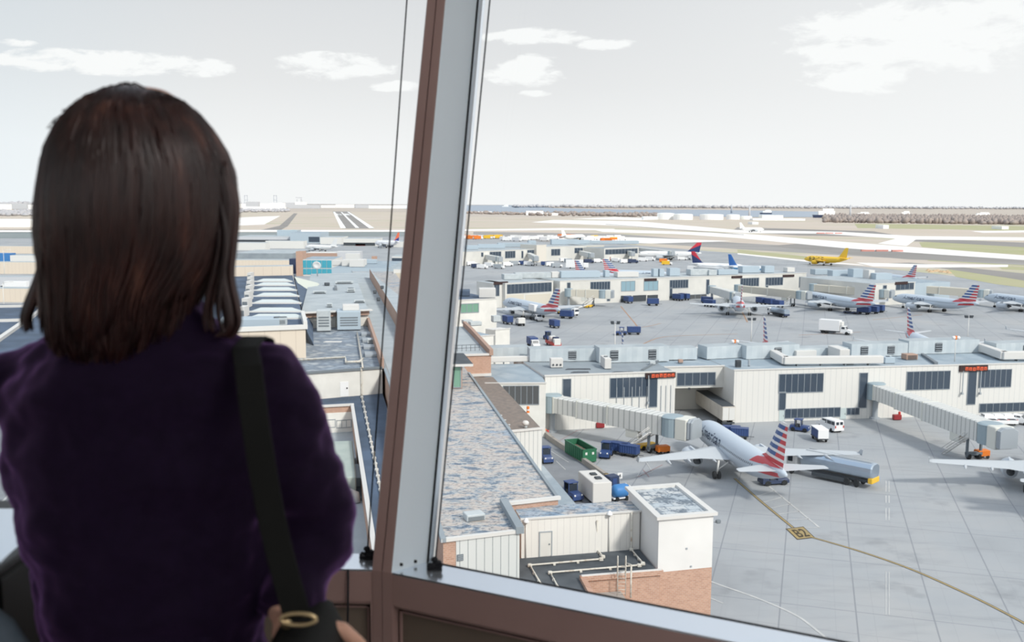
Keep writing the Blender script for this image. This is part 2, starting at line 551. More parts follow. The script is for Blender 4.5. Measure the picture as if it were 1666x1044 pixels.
# plan points measured along the sill
A0 = P(606, 926, SZ)                       # inner corner of the left window, at the mullion
B0 = P(637, 931, SZ)                       # inner corner of the right window
B1 = P(694, 914, SZ)                       # glass line of the right window
A1 = P(607, 906, SZ)                       # glass line of the left window
dR = (P(1195, 1044, SZ) - B0).normalized()     # along the right window
dL = (P(0, 916, SZ) - A0).normalized()         # along the left window
nR = Vector((-dR.y, dR.x, 0))
nL = Vector((dL.y, -dL.x, 0))
if nR.y < 0: nR = -nR
if nL.y < 0: nL = -nL
LW = 2.3
C_R = B0 + dR * LW
C_L = A0 + dL * LW
def turn(d, deg):
    a = math.radians(deg)
    return Vector((d.x * math.cos(a) - d.y * math.sin(a), d.x * math.sin(a) + d.y * math.cos(a), 0))
# walk the polygon of the cab round both ways
right_pts, left_pts = [C_R], [C_L]
dd = dR.copy()
for k in range(3):
    dd = turn(dd, -36)
    right_pts.append(right_pts[-1] + dd * LW)
dd = dL.copy()
for k in range(3):
    dd = turn(dd, 36)
    left_pts.append(left_pts[-1] + dd * LW)
plan = [A0, B0] + right_pts + left_pts[::-1]
centre = Vector((sum(p.x for p in plan) / len(plan), sum(p.y for p in plan) / len(plan), 0))
def scaled(pts, k):
    return [((p.x - centre.x) * k + centre.x, (p.y - centre.y) * k + centre.y) for p in pts]
MB().prism(scaled(plan, 1.03), FZ - 0.25, FZ, 0).build('floor', M['cabdark'], kind='structure')
MB().prism(scaled(plan, 1.15), TZ, TZ + 0.3, 0).build('ceiling', M['cabwall'], kind='structure')

def leanbox(mb, pts_bottom, n, z0, z1, m=0):
    """a bar with the plan outline pts_bottom at sill height, leaning outward like the glass"""
    mb.loft([[lean(p, n, z0) for p in pts_bottom], [lean(p, n, z1) for p in pts_bottom]], m)

# the mullion: its lean follows the photo (top edge meets the picture top further right)
top_l = D(695.6, 0, 2.27)
bot_l = D(606, 926, A0.y)
mull = (top_l - bot_l) / (top_l.z - bot_l.z)
def ml(p, z):
    return Vector((p[0] + mull.x * (z - SZ), p[1] + mull.y * (z - SZ), z))
def mullbar(mb, pts, z0, z1, m=0):
    mb.loft([[ml(p, z0) for p in pts], [ml(p, z1) for p in pts]], m)
mid = (A0 + B0) / 2
g = 0.0012
tr = MB()
back = Vector((0.03, 0.10, 0))
mullbar(tr, [A0, A0 + (B0 - A0) * 0.47, A0 + (B0 - A0) * 0.47 + back, A1], SZ - 0.001, TZ)
mullbar(tr, [A0 + (B0 - A0) * 0.53, B0, B0 + back * .6, A0 + (B0 - A0) * 0.53 + back], SZ - 0.001, TZ)
mullbar(tr, [A0 + (B0 - A0) * 0.46 + back * .08, A0 + (B0 - A0) * 0.54 + back * .08, A0 + (B0 - A0) * 0.54 + back, A0 + (B0 - A0) * 0.46 + back], SZ - 0.001, TZ, 1)
tr.build('trim_1', [M['cabpaint'], M['gasket']], kind='structure')
# the splayed aluminium reveal to the right of the mullion
jb = MB()
out = (B1 - B0)
mullbar(jb, [B0, B1, B1 - dR * 0.03 + nR * 0.01, B0 + nR * 0.05 - dR * 0.005], SZ - 0.001, TZ)
jamb = jb.build('trim_2', M['reveal'], kind='structure')
bk = MB()
e1 = B1 + dR * 0.006
mullbar(bk, [B1, e1, e1 + nR * 0.012, B1 + nR * 0.012], SZ - 0.002, TZ)
bk.build('trim_3', M['gasket'], kind='structure')
bead = MB()
e2 = e1 + dR * 0.010
mullbar(bead, [e1 - nR * .001, e2 - nR * .001, e2 + nR * .01, e1 + nR * .01], SZ - 0.002, TZ)
bead.build('trim_4', M['aluminium'], kind='structure')
# screws and a slot at the foot of the reveal
def on_reveal(px, py):
    z = SZ + 0.02
    d = ray(px, py)
    nn = Vector((out.y, -out.x, 0)).normalized()
    t = (B0 - CAM).dot(nn) / d.dot(nn)
    return CAM + d * t, nn
for px, py in ((653, 918), (676, 913)):
    p, nn = on_reveal(px, py)
    Mx = Matrix.Translation(p + nn * 0.001) @ nn.to_track_quat('Z', 'Y').to_matrix().to_4x4()
    sm = MB().lathe([(0.0032, -0.003), (0.0032, 0.001), (0.002, 0.002)], 10, 0, True, Mx)
    sm.build('screw_head', M['gasket'], jamb)

# sills, fronts and recessed panels below each window
def sill(a, d, n, L, depth, nm, knee):
    b = a + d * L
    s = MB()
    s.loft([[a, b, b + n * (depth + .005), a + n * (depth + .005)], [p - Vector((0, 0, .004)) for p in (a, b, b + n * (depth + .005), a + n * (depth + .005))]][::-1])
    s.build(nm, M['aluminium'], kind='structure')

def xq(p, z):
    return Vector((p[0], p[1], z))

def front(a, b, n, nm, holes):
    """the wall under a window: a plate with recessed panels between (s0, s1) along it"""
    L = (b - a).length
    d = (b - a).normalized()
    w = MB()
    ztop, zr, zb = SZ - 0.004, SZ - 0.070, FZ + 0.12
    def bar(s0, s1, z0, z1, m=0, off=0.0, th=0.06):
        q = [a + d * s0 + n * off, a + d * s1 + n * off, a + d * s1 + n * (off + th), a + d * s0 + n * (off + th)]
        w.loft([[xq(p, z0) for p in q], [xq(p, z1) for p in q]], m)
    bar(0, L, zr, ztop)
    bar(0, L, FZ, zb)
    prev = 0
    for s0, s1 in holes + [(L, L)]:
        if s0 > prev + 1e-4:
            bar(prev, s0, zb, zr)
        prev = s1
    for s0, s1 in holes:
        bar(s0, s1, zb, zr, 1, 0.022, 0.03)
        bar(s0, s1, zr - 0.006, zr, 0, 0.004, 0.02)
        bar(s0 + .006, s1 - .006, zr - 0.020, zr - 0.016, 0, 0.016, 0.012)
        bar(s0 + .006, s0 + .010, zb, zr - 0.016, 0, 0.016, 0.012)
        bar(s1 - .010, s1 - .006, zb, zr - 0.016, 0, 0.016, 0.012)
    return w.build(nm, [M['cabpaint'], M['cabrecess']], kind='structure')

DEP = 0.085
gk = MB()
q0_, q1_ = B0 + nR * DEP, B0 + dR * LW + nR * DEP
gk.loft([[xq(p, SZ) for p in (q0_, q1_, q1_ + nR * .004, q0_ + nR * .004)], [xq(p, SZ + .0015) for p in (q0_, q1_, q1_ + nR * .004, q0_ + nR * .004)]])
gk.build('trim_8', M['gasket'], kind='structure')
sill(A0 + (A0 - C_L).normalized() * 0.0, dL, nL, LW, DEP, 'trim_5', 0)
sill(B0, dR, nR, LW, DEP, 'trim_6', 0)
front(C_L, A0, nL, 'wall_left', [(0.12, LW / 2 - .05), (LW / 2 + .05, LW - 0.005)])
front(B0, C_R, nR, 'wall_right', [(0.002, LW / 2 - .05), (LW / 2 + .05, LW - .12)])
# post under the mullion, between the two fronts
pm = MB()
for f0, f1, m_ in ((0, .48, 0), (.52, 1, 0), (.47, .53, 1)):
    q0, q1 = A0 + (B0 - A0) * f0, A0 + (B0 - A0) * f1
    o = Vector((0, 0.003 if m_ else -0.002, 0))
    pm.loft([[xq(p, FZ) for p in (q0 + o, q1 + o, q1 + back * .5, q0 + back * .5)], [xq(p, SZ) for p in (q0 + o, q1 + o, q1 + back * .5, q0 + back * .5)]], m_)
pm.build('trim_7', [M['cabpaint'], M['gasket']], kind='structure')

# panes
glass = bpy.data.materials.new('window_pane')
glass.use_nodes = True
nt = glass.node_tree
nt.nodes.remove(nt.nodes['Principled BSDF'])
tr_ = nt.nodes.new('ShaderNodeBsdfTransparent')
tr_.inputs['Color'].default_value = (0.975, 0.985, 0.985, 1)
gl_ = nt.nodes.new('ShaderNodeBsdfGlossy')
gl_.inputs['Roughness'].default_value = 0.0
fr_ = nt.nodes.new('ShaderNodeFresnel')
fr_.inputs['IOR'].default_value = 1.25
mx_ = nt.nodes.new('ShaderNodeMixShader')
nt.links.new(fr_.outputs[0], mx_.inputs[0])
nt.links.new(tr_.outputs[0], mx_.inputs[1])
nt.links.new(gl_.outputs[0], mx_.inputs[2])
nt.links.new(mx_.outputs[0], nt.nodes['Material Output'].inputs['Surface'])

def pane(a, b, n, off, nm, la, lb):
    """one inclined sheet of glass, la / lb give the lean at each end"""
    a2, b2 = a + n * off, b + n * off
    pb = [a2, b2, b2 + n * .012, a2 + n * .012]
    lo = [xq(p, SZ - 0.01) for p in pb]
    hi = [la(pb[0], TZ), lb(pb[1], TZ), lb(pb[2], TZ), la(pb[3], TZ)]
    return MB().loft([lo, hi]).build(nm, glass, kind='structure')
lnR = lambda p, z: lean(p, (nR + turn(nR, -36)).normalized() * 1.05, z)
lnL = lambda p, z: lean(p, (nL + turn(nL, 36)).normalized() * 1.05, z)
pane(C_L, A0, nL, DEP, 'window_1', lnL, ml)
pane(B0, C_R, nR, DEP + .004, 'window_2', ml, lnR)

# the rest of the cab ring: knee walls, corner posts, glass on the far sides
ring_r = [C_R] + right_pts[1:]
ring_l = [C_L] + left_pts[1:]
k = 3
for seq, sgn in ((ring_r, -1), (ring_l, 1)):
    for i in range(len(seq) - 1):
        a, b = seq[i], seq[i + 1]
        n = ((a + b) / 2 - centre)
        n.z = 0
        n.normalize()
        solid = False
        w = MB()
        q = [a, b, b + n * .06, a + n * .06]
        w.loft([[xq(p, FZ) for p in q], [xq(p, SZ) for p in q]])
        if solid:
            w.loft([[xq(p, SZ) for p in q], [lean(p, n, TZ) for p in q]])
        w.build('wall_%s' % ('east' if sgn == -1 else 'west') + ('' if i == 0 else ('_rear' if i == 1 else '_back')), M['cabpaint'] if not solid else M['cabwall'], kind='structure')
        if not solid:
            nn = lambda p, z, n=n: lean(p, n, z)
            pane(a, b, n, DEP, 'window_%d' % k, nn, nn)
            k += 1
        pn = (a - centre)
        pn.z = 0
        pn.normalize()
        pp = MB()
        t = Vector((-pn.y, pn.x, 0))
        q = [a - t * .03 - pn * .02, a + t * .03 - pn * .02, a + t * .03 + pn * .09, a - t * .03 + pn * .09]
        pp.loft([[lean(p, pn * 1.05, SZ - .01) for p in q], [lean(p, pn * 1.05, TZ) for p in q]])
        pp.build('trim_%d' % (10 + k + (20 if sgn == 1 else 0) + i), M['cabpaint'], kind='structure')
a, b = ring_r[-1], ring_l[-1]
q = [a, b, b + (Vector((0, -.06, 0))), a + Vector((0, -.06, 0))]
MB().loft([[xq(p, FZ) for p in q], [xq(p, SZ) for p in q]]).build('wall_back', M['cabpaint'], kind='structure')
nb_ = lambda p, z: lean(p, Vector((0, -1, 0)), z)
pane(a, b, Vector((0, -1, 0)), DEP, 'window_%d' % k, nb_, nb_)

# shade cords and their floor clamps
def cord(name, top, bot, label, clamp_label):
    c = thing(name, label, 'cord', bot)
    t = Vector(top) - Vector(bot)
    MB().tube([(0, 0, 0), t * .5, t], 0.0017, 6).build('wire', M['cord'], c)
    k = MB()
    k.cbox((0, 0, .006), (.05, .03, .012), .003)
    k.cbox((0.008, 0, .020), (.03, .026, .02), .005)
    k.tube([(-.022, .0, .012), (-.014, -.012, .024), (.0, -.016, .018)], .005, 6)  # added metal sheet, its shine stands in for the bright window sill
    k.tube([(.02, -.006, .01), (.026, -.012, .02), (.018, -.016, .03)], .004, 6)
    k.lathe([(.008, .028), (.012, .032), (.010, .04), (.004, .043)], 10)
    k.v = [(x * .62, y * .62, z * .62) for x, y, z in k.v]
    k.build('clamp', M['gasket'], c, clamp_label)
    return c
pL = P(597, 908, SZ)
zt = TZ - 0.02
def cordtop(px0, py0, p0):
    # the upper end lies on the same inclined window plane
    y = p0.y + 0.268 * 1.2
    q = D(px0, py0, p0.y + 0.26)
    s = (zt - p0.z) / (q.z - p0.z)
    return p0 + (q - p0) * s
cord('shade_cord', cordtop(662, 0, pL), pL, 'thin dark shade cord down the window behind the person, by the mullion', 'black clamp on the sill')
pR = P(707, 926, SZ)
cord('shade_cord', cordtop(797, 0, pR), pR, 'thin dark shade cord down the right-hand window, beside the wide grey reveal', 'black clamp on the sill')
# loose cord hanging in front of the panel under the left window
q0 = A0 + dL * 0.05 - nL * 0.004
hc = thing('hanging_cord', 'loose dark cord hanging over the recessed panel below the sill', 'cord', xq(q0, SZ - .02))
MB().tube([(0, 0, 0.018), (0.001, -0.006, 0), (-.002, -.004, -.10), (.002, -.004, -.2), (.008, -.004, -.45)], .0022, 6).build('wire', M['cord'], hc)
MB().lathe([(.002, .012), (.006, .006), (.006, -.008), (.002, -.014)], 8, 0, True, Matrix.Translation((-.002, -.004, -.11))).build('toggle', M['gasket'], hc)

# unseen lamps added under the ceiling to brighten the cab interior
lampm = bpy.data.materials.new('fill_lamp_glow')
lampm.use_nodes = True
bsdf(lampm).inputs['Emission Color'].default_value = (1, .97, .93, 1)
bsdf(lampm).inputs['Emission Strength'].default_value = 11.0
for k, (x, y, lb) in enumerate(((1.30, .25, 'nearest the window'), (1.50, -.6, 'second from the window'), (1.65, -1.45, 'third from the window'), (1.65, -2.3, 'farthest from the window'))):
    t = thing('added_fill_lamp', 'square ceiling lamp at the right side of the cab, %s' % lb, 'ceiling lamp', (x, y, TZ))
    f_ = MB()
    for sx_, sy_, wx_, wy_ in ((0, .32, .68, .04), (0, -.32, .68, .04), (.32, 0, .04, .6), (-.32, 0, .04, .6)):
        f_.box((sx_, sy_, -.03), (wx_, wy_, .06))
    f_.build('frame', M['aluminium'], t)
    MB().box((0, 0, -.02), (.6, .6, .03)).build('fill_panel', lampm, t)
# ------------------------------------------------------------------ ground, airfield and river
def sheet(name, pts, z, material, th=0.05, kind='structure', label=None, cat=None):
    return MB().prism(pts, z - th, z).build(name, material, kind=kind, label=label, cat=cat)

def px_sheet(name, pix, z, material, kind='structure'):
    return sheet(name, [P(x, y, z) for x, y in pix], z, material, 0.04, kind)

MB().lathe([(0.01, -0.6), (50000, -0.6), (50000, -0.5), (0.01, -0.5)], 96).build('ground', M['field'], kind='structure')
# the paved apron around the piers
px_sheet('ground_apron', [(-900, 2600), (-900, 384), (0, 380), (395, 378), (670, 378), (760, 384), (905, 391), (1000, 397), (1300, 402), (1500, 432), (1666, 452), (2300, 530), (2600, 900), (2600, 2600)], 0.0, M['concrete'])
# ------------------------------------------------------------------ roofs and annexes just below the tower
ZM, ZD, ZB, ZW = 16.8, 13.1, 17.15, 16.35
DM = (P(624, 594, ZM) - P(721, 881, ZM)).normalized()      # axis of the long concourse
def along(p, d, t):
    return Vector((p[0] + d[0] * t, p[1] + d[1] * t, p[2] if len(p) > 2 else 0))

LAP = [0]
def coping(mb, a, b, z, w=0.35, h=0.25, m=0):
    a, b = Vector((a[0], a[1], 0)), Vector((b[0], b[1], 0))
    d = (b - a)
    L = d.length
    LAP[0] = (LAP[0] + 1) % 4                 # laps at the corners stay distinct
    h += .015 * LAP[0]
    w += .01 * LAP[0]
    mb.box(((a.x + b.x) / 2, (a.y + b.y) / 2, z + h / 2), (L + w * .98, w, h), math.atan2(d.y, d.x), m)

def wallbox(mb, A, B, s0, s1, z0, z1, out0=-0.02, out1=0.08, m=0):
    """a slab lying on the outside of the upright wall A to B"""
    u = Vector((B[0] - A[0], B[1] - A[1], 0)).normalized()
    n = Vector((u.y, -u.x, 0))
    a = Vector((A[0], A[1], 0))
    q = [a + u * s0 + n * out1, a + u * s1 + n * out1, a + u * s1 + n * out0, a + u * s0 + n * out0]
    mb.loft([[(p.x, p.y, z0) for p in q], [(p.x, p.y, z1) for p in q]], m)

def window(parent, A, B, box, bars=0, glassm='glassdark', rows=0, name='window', bw=0.12, sill_=True):
    """a glazed opening on the wall A to B, from photo corners (x0, y0, x1, y1)"""
    x0, y0, x1, y1 = box
    s0, za = onwall(A, B, x0, y0)
    s1, zb = onwall(A, B, x1, y1)
    return window_sz(parent, A, B, s0, s1, zb, za, bars, glassm, rows, name, bw)

def window_sz(parent, A, B, s0, s1, zb, za, bars=0, glassm='glassdark', rows=0, name='window', bw=0.12):
    w = MB()
    wallbox(w, A, B, s0, s1, zb, za, -0.02, 0.05, 0)
    for a, b, c, d in ((s0 - bw, s1 + bw, za, za + bw), (s0 - bw, s1 + bw, zb - bw, zb), (s0 - bw, s0, zb, za), (s1, s1 + bw, zb, za)):
        wallbox(w, A, B, a, b, c, d, -0.02, 0.12, 1)
    for k in range(1, bars):
        s = s0 + (s1 - s0) * k / bars
        wallbox(w, A, B, s - bw * .4, s + bw * .4, zb, za, 0.0, 0.10, 1)
    for k in range(1, rows):
        z = zb + (za - zb) * k / rows
        wallbox(w, A, B, s0, s1, z - bw * .4, z + bw * .4, 0.0, 0.10, 1)
    return w.build(name, [M[glassm], M['frame']], parent)

# ---- the long concourse with the peeling roof
rA, rB = P(908, 812, ZM), P(770, 617, ZM)
lA, lB = P(721, 881, ZM), P(624, 594, ZM)
dRt = (rB - rA).normalized()
farR = along(rA, dRt, 64)
farL = along(lA, DM, 300)
farR2 = Vector((farL.x + 15.5, farL.y + 2, ZM))
i0, i1 = P(820, 822, ZM), P(845, 866, ZM)
conc = [lA, i1, i0, rA, farR, farR2, farL]
cb = MB().prism(conc, 0, ZM, 0, 1)
conc_o = cb.build('concourse_building', [M['brick'], M['peel']], label='long low concourse with peeling blue and white roof, right below the tower', cat='building')
c = MB()
coping(c, lA, i1, ZM)
c.build('coping', M['coping'], conc_o, 'white coping strip')
c = MB()
coping(c, i0, rA, ZM)
c.build('coping', M['coping'], conc_o, 'white coping strip')
c = MB()
coping(c, i0, i1, ZM, 0.6, 0.5)
coping(c, rA, farR, ZM, 0.3, 0.18)
coping(c, lA, farL, ZM, 0.4, 0.3)
c.build('roof_rim', M['roofgrey'], conc_o, 'grey metal roof rim')
c = MB()
L01 = (Vector(i1) - Vector(lA)).length
wallbox(c, lA, i1, 1.0, L01, 0, ZM - 0.02, -0.02, 0.05)
c.build('siding', ribbed('white_batten_siding', S(220, 222, 220, KW), S(150, 156, 158, KW), 0.66, -heading(lA, i1), 0.09), conc_o, 'white siding with dark seams')
s0, z0 = onwall(lA, i1, 743, 912)
c = MB()
wallbox(c, lA, i1, s0, s0 + .5, z0, z0 + .5, 0.02, 0.12, 0)
for k in range(3):
    wallbox(c, lA, i1, s0 + .05, s0 + .45, z0 + .08 + k * .14, z0 + .12 + k * .14, 0.1, 0.16, 1)
c.build('vent_grille', [M['midgrey'], M['grey']], conc_o)
# a flat roof hatch on the peeling roof
h = P(773, 846, ZM)
t = thing('roof_vent', 'pale metal box vent low on the peeling roof near its front edge', 'roof vent', h, heading(lA, i1))
MB().cbox((0, 0.3, .28), (1.55, 1.2, .56), .05).build('housing', M['unit'], t)
g_ = MB()
for k in range(3):
    g_.box((0, -.33, .12 + k * .12), (1.35, .05, .06))
g_.build('louvre', M['midgrey'], t)
# small pipes and stubs along the rim of the roof
def roof_stub(px, py, z, label, r=.12, hh=.6):
    p = P(px, py, z)
    m_ = MB().lathe([(r * 1.5, 0), (r * 1.5, .06), (r, .08), (r, hh), (r * 1.4, hh), (r * 1.4, hh + .12), (.02, hh + .2)], 12)
    o = m_.build('vent_pipe', M['unit'], label=label, cat='vent pipe')
    o.location = p
    return o

mem0, mem1 = along(lA, DM, 66), along(lA, DM, 296)
nrm = Vector((DM.y, -DM.x, 0))
MB().prism([mem0 + nrm * .4, mem0 + nrm * 7.5, mem1 + nrm * 7.5, mem1 + nrm * .4], ZM, ZM + .06).build('roof_membrane', M['roofpale'], conc_o, 'pale grey plain roof strip')
# ---- raised centre of the concourse with its green glazed end
gA, gB = P(700, 633, ZM), P(752, 632, ZM)
zt_ = 20.0
back_l, back_r = along(gA, DM, 205), along(gB, DM, 75)
rc = MB().prism([gA, gB, back_r, Vector((back_l.x + 8, back_l.y - 40, 0)), back_l], ZM, zt_, 0, 1).build('glazed_rooftop_hall', [M['brickplain'], M['roofpale']], label='raised hall along the concourse roof, green window at its near end', cat='building')
window(rc, gA, gB, (738, 597, 749, 629), 1, 'glassgreen', 1)
c = MB()
f0, f1 = along(gA, (-DM), .8), along(gB, (-DM), .8)
fx = (f1 - f0).normalized()
c.prism([f0 - fx, f1 + fx * 1.4, along(f1 + fx * 1.4, DM, 10), along(f0 - fx, DM, 10)], zt_, zt_ + .35, 0, 1)
c.build('roof_slab', [M['coping'], M['roofdark']], rc, 'dark roof slab with white edge')

# ---- brown gravel roof block beyond
zg = 10.0
gp = [P(830, 703, zg), P(882, 698, zg), P(802, 613, zg), P(757, 613, zg)]
gb = MB().prism(gp, 0, zg, 0, 1).build('gravel_roof_block', [M['rib'], M['gravel']], label='narrow block with a brown gravel roof and white ribbed end wall', cat='building')
c = MB()
coping(c, gp[0], gp[1], zg)
c.build('coping', M['coping'], gb)
p = P(855, 696, zg)
t = thing('roof_turbine', 'small white turbine vent at the end of the gravel roof', 'roof vent', p)
MB().lathe([(.25, 0), (.25, .35), (.18, .4)], 12).build('neck', M['unit'], t)
MB().lathe([(.3, .4), (.5, .55), (.5, .85), (.3, 1.05), (.02, 1.1)], 14).build('head', M['coping'], t)
rnd = random.Random(4)
for k in range(9):
    f_ = k / 8
    q = P(772 + f_ * 55 + rnd.uniform(-2, 2), 635 + f_ * 62, zg)
    o = MB().lathe([(.22, 0), (.22, .1), (.13, .14), (.13, .5), (.2, .52), (.2, .62), (.02, .66)], 10).build('vent_pipe', M['unit'])
    o.location = q
    tag(o, 'pipe stub in the row along the brown gravel roof edge', 'vent pipe', 'pipe stubs on the gravel roof')

# ---- canopy strip beside the service road
zc = 3.9
cp = [P(872, 757, zc), P(884, 757, zc), P(945, 829, zc), P(925, 829, zc)]
MB().prism(cp, zc - .5, zc, 0, 1).prism([along(cp[0], Vector((-1, 0, 0)), 1.0), cp[0], cp[3], along(cp[3], Vector((-1, 0, 0)), 1.0)], 0, zc, 0, 1).build('dock_canopy', [M['unitside'], M['roofblue']], label='long pale blue canopy edge beside the service road', cat='canopy')

# ---- white walled strip with the door
wA, wB = P(848, 908, ZD), P(1040, 893, ZD)
wr = [wA, wB, P(1034, 812, ZW), P(822, 832, ZW)]
st = MB().prism([wA, wB, Vector((wB.x + 0.3, wB.y + 3.2, 0)), Vector((wA.x - 0.6, wA.y + 3.4, 0))], ZD - 1, ZW, 0, 1).build('strip_building', [ribbed('cream_sheet_wall', S(236, 233, 227, KW), S(219, 216, 212, KW), .55, -heading(wA, wB), .1), M['peel']], label='low white sheet-clad wall block with a narrow flaking roof', cat='building')
c = MB()
coping(c, wA, wB, ZW, .18, .1)
c.build('coping', M['coping'], st)
s0, z1 = onwall(wA, wB, 878.5, 866)
s1, z0 = onwall(wA, wB, 896.5, 905)
d_ = MB()
wallbox(d_, wA, wB, s0, s1, ZD + .06, z1, -.02, .04)
do = d_.build('door', M['cream'], st)
f_ = MB()
for a_, b_, c_, e_ in ((s0 - .08, s0, ZD + .02, z1), (s1, s1 + .08, ZD + .02, z1), (s0 - .08, s1 + .08, z1, z1 + .08)):
    wallbox(f_, wA, wB, a_, b_, c_, e_, -.02, .08)
f_.build('door_frame', M['grey'], do)
k_ = MB()
wallbox(k_, wA, wB, s1 - .22, s1 - .12, ZD + 1.0, ZD + 1.1, .03, .1)
k_.build('handle', M['midgrey'], do)

# wall lamps with conduits, and downpipes on the white wall
def wallpt(px, py, out=.1):
    s, z = onwall(wA, wB, px, py)
    u = (Vector(wB) - Vector(wA)).normalized()
    n = Vector((u.y, -u.x, 0))
    q = Vector((wA.x, wA.y, 0)) + u * s + n * out
    return Vector((q.x, q.y, z))
for px, y0, y1, lb in ((855, 846, 909, 'wall lamp left of the door, on its long conduit'), (990, 834, 898, 'wall lamp right of the door, on its long conduit')):
    a, b = wallpt(px, y0), wallpt(px, y1)
    t = thing('wall_lamp', lb, 'wall lamp', (b.x, b.y, b.z))
    MB().tube([(0, 0, 0), (0, 0, a.z - b.z)], .05, 8).build('conduit', M['offwhite'], t)
    h_ = MB().lathe([(.26, 0), (.24, .08), (.1, .32), (.03, .36)], 12, 0, True, Matrix.Translation((0, -.12, a.z - b.z - .1)))
    h_.build('lamp_head', M['white'], t)

def roofpipe(pix, z, label, r=.075, vert=None):
    t = MB()
    pts = []
    if vert:
        pts.append(wallpt(*vert, out=.14))
    pts += [P(x, y, z) for x, y in pix]
    t.tube(pts, r, 8)
    o = t.build('roof_pipe', M['pipe'], label=label, cat='pipe')
    set_origin(o, pts[-1])
    for i in range(1, len(pts) - 1):
        MB().cbox(tuple(pts[i] - pts[-1] + Vector((0, 0, -.02))), (.34, .34, .24), .04).build('support_block', M['pipe'], o)
    for i in range(1 if vert else 0, len(pts) - 1):
        for f in (.33, .66):
            q = pts[i].lerp(pts[i + 1], f) - pts[-1]
            if (pts[i] - pts[i + 1]).length > 1.5:
                MB().cbox((q.x, q.y, q.z - .1), (.2, .35, .14), .02).build('support_block', M['pipe'], o)
    return o
roofpipe([(971, 893), (981, 905), (978, 909), (862, 919), (884, 956)], ZD + .16, 'white pipe crossing the dark roof, looped nearer the door wall', .075, (971, 846))
roofpipe([(1027, 893), (1046, 916), (1040, 919), (895, 931), (912, 962)], ZD + .16, 'white pipe crossing the dark roof from the tall white box', .075, (1027, 832))

# ---- dark flat roof over tan brick, with its parapet
fr_l, fr_r = P(948, 944, ZD), P(1074, 934, ZD)
dk = [wA, wB, Vector((fr_r.x, fr_r.y, 0)), Vector((fr_l.x, fr_l.y, 0)), P(985, 1012, ZD), P(780, 1040, ZD), P(770, 925, ZD)]
an = MB().prism(dk, 0, ZD, 0, 1).build('brick_annex', [M['brick'], M['roofdark']], label='tan brick annex with a dark flat roof crossed by white pipes', cat='building')
c = MB()
coping(c, fr_l, fr_r, ZD, .42, .35)
coping(c, fr_l, P(985, 1012, ZD), ZD, .42, .3)
c.build('parapet', M['brick'], an)
c = MB()
coping(c, fr_l, fr_r, ZD + .35, .2, .05)
c.build('coping', M['coping'], an)
zl = 12.0
lowr = [P(962, 958, zl), P(1005, 953, zl), P(1024, 984, zl), P(1040, 1020, zl), P(1000, 1025, zl)]
lw = MB().prism(lowr, 0, zl, 0, 1).build('lower_annex', [M['brick'], mottled('sandy_roof', S(206, 198, 190, KH), S(194, 188, 182, KH), .5)], label='low brick lean-to with a pale sandy roof under the dark roof', cat='building')
# roof ladder
la, lb_ = P(1012, 966, zl), P(1012, 905, ZD)
t = thing('roof_ladder', 'white ladder with tall hoops climbing the brick parapet', 'ladder', P(1011, 969, zl))
r_ = MB()
w_ = .62
for sx_ in (-w_ / 2, w_ / 2):
    r_.tube([(sx_, 0, 0), (sx_, 0.02, 3.0), (sx_, .12, 3.15), (sx_, .4, 3.0), (sx_, .42, 1.4)], .035, 6)
r_.build('side_rail', M['pipe'], t)
r_ = MB()
for k in range(8):
    r_.tube([(-w_ / 2, .01, .2 + k * .3), (w_ / 2, .01, .2 + k * .3)], .022, 6)
r_.build('rung', M['pipe'], t)
t = MB().tube([P(1026, 972, zl), P(1026, 972, zl) + Vector((0, 0, 2.6)), P(1020, 916, ZD + .2)], .07, 8).build('roof_pipe', M['pipe'], label='white pipe dropping over the brick parapet beside the ladder', cat='pipe')

# ---- the tall white box
bx_ = [P(1072, 844.5, ZB), P(1160.7, 837, ZB), P(1102, 790.5, ZB), P(1022.6, 796.5, ZB)]
tb = MB().prism(bx_, 0, ZB - 4.4, 1).prism(bx_, ZB - 4.4, ZB, 0, 2).build('penthouse_box', [mottled('smooth_white_render', S(232, 231, 229, KW), S(226, 225, 223, KW), .4), M['brick'], M['whitepeel']], label='tall smooth white box on a brick base, flaking white roof', cat='building')
c = MB()
for a_, b_ in ((0, 1), (1, 2), (2, 3), (3, 0)):
    coping(c, bx_[a_], bx_[b_], ZB, .5, .22)
c.build('coping', M['coping'], tb)
for x, y in ((1117, 892), (1124, 921)):
    c = MB()
    s, z = onwall(bx_[0], bx_[1], x, y)
    wallbox(c, bx_[0], bx_[1], s - .07, s + .07, z - .07, z + .07, 0, .06)
    c.build('wall_fitting', M['grey'], tb)
# small floodlight bracket on the box's far right side
p = D(1162, 849, bx_[1].y + .5)
t = thing('flood_lamp', 'small grey floodlight jutting from the right side of the white box', 'lamp', p)
MB().tube([(-.25, 0, 0), (.2, 0, 0.0)], .03, 6).build('arm', M['midgrey'], t)
MB().cbox((.32, 0, 0.05), (.4, .3, .28), .04, .4).build('lamp_head', M['midgrey'], t)

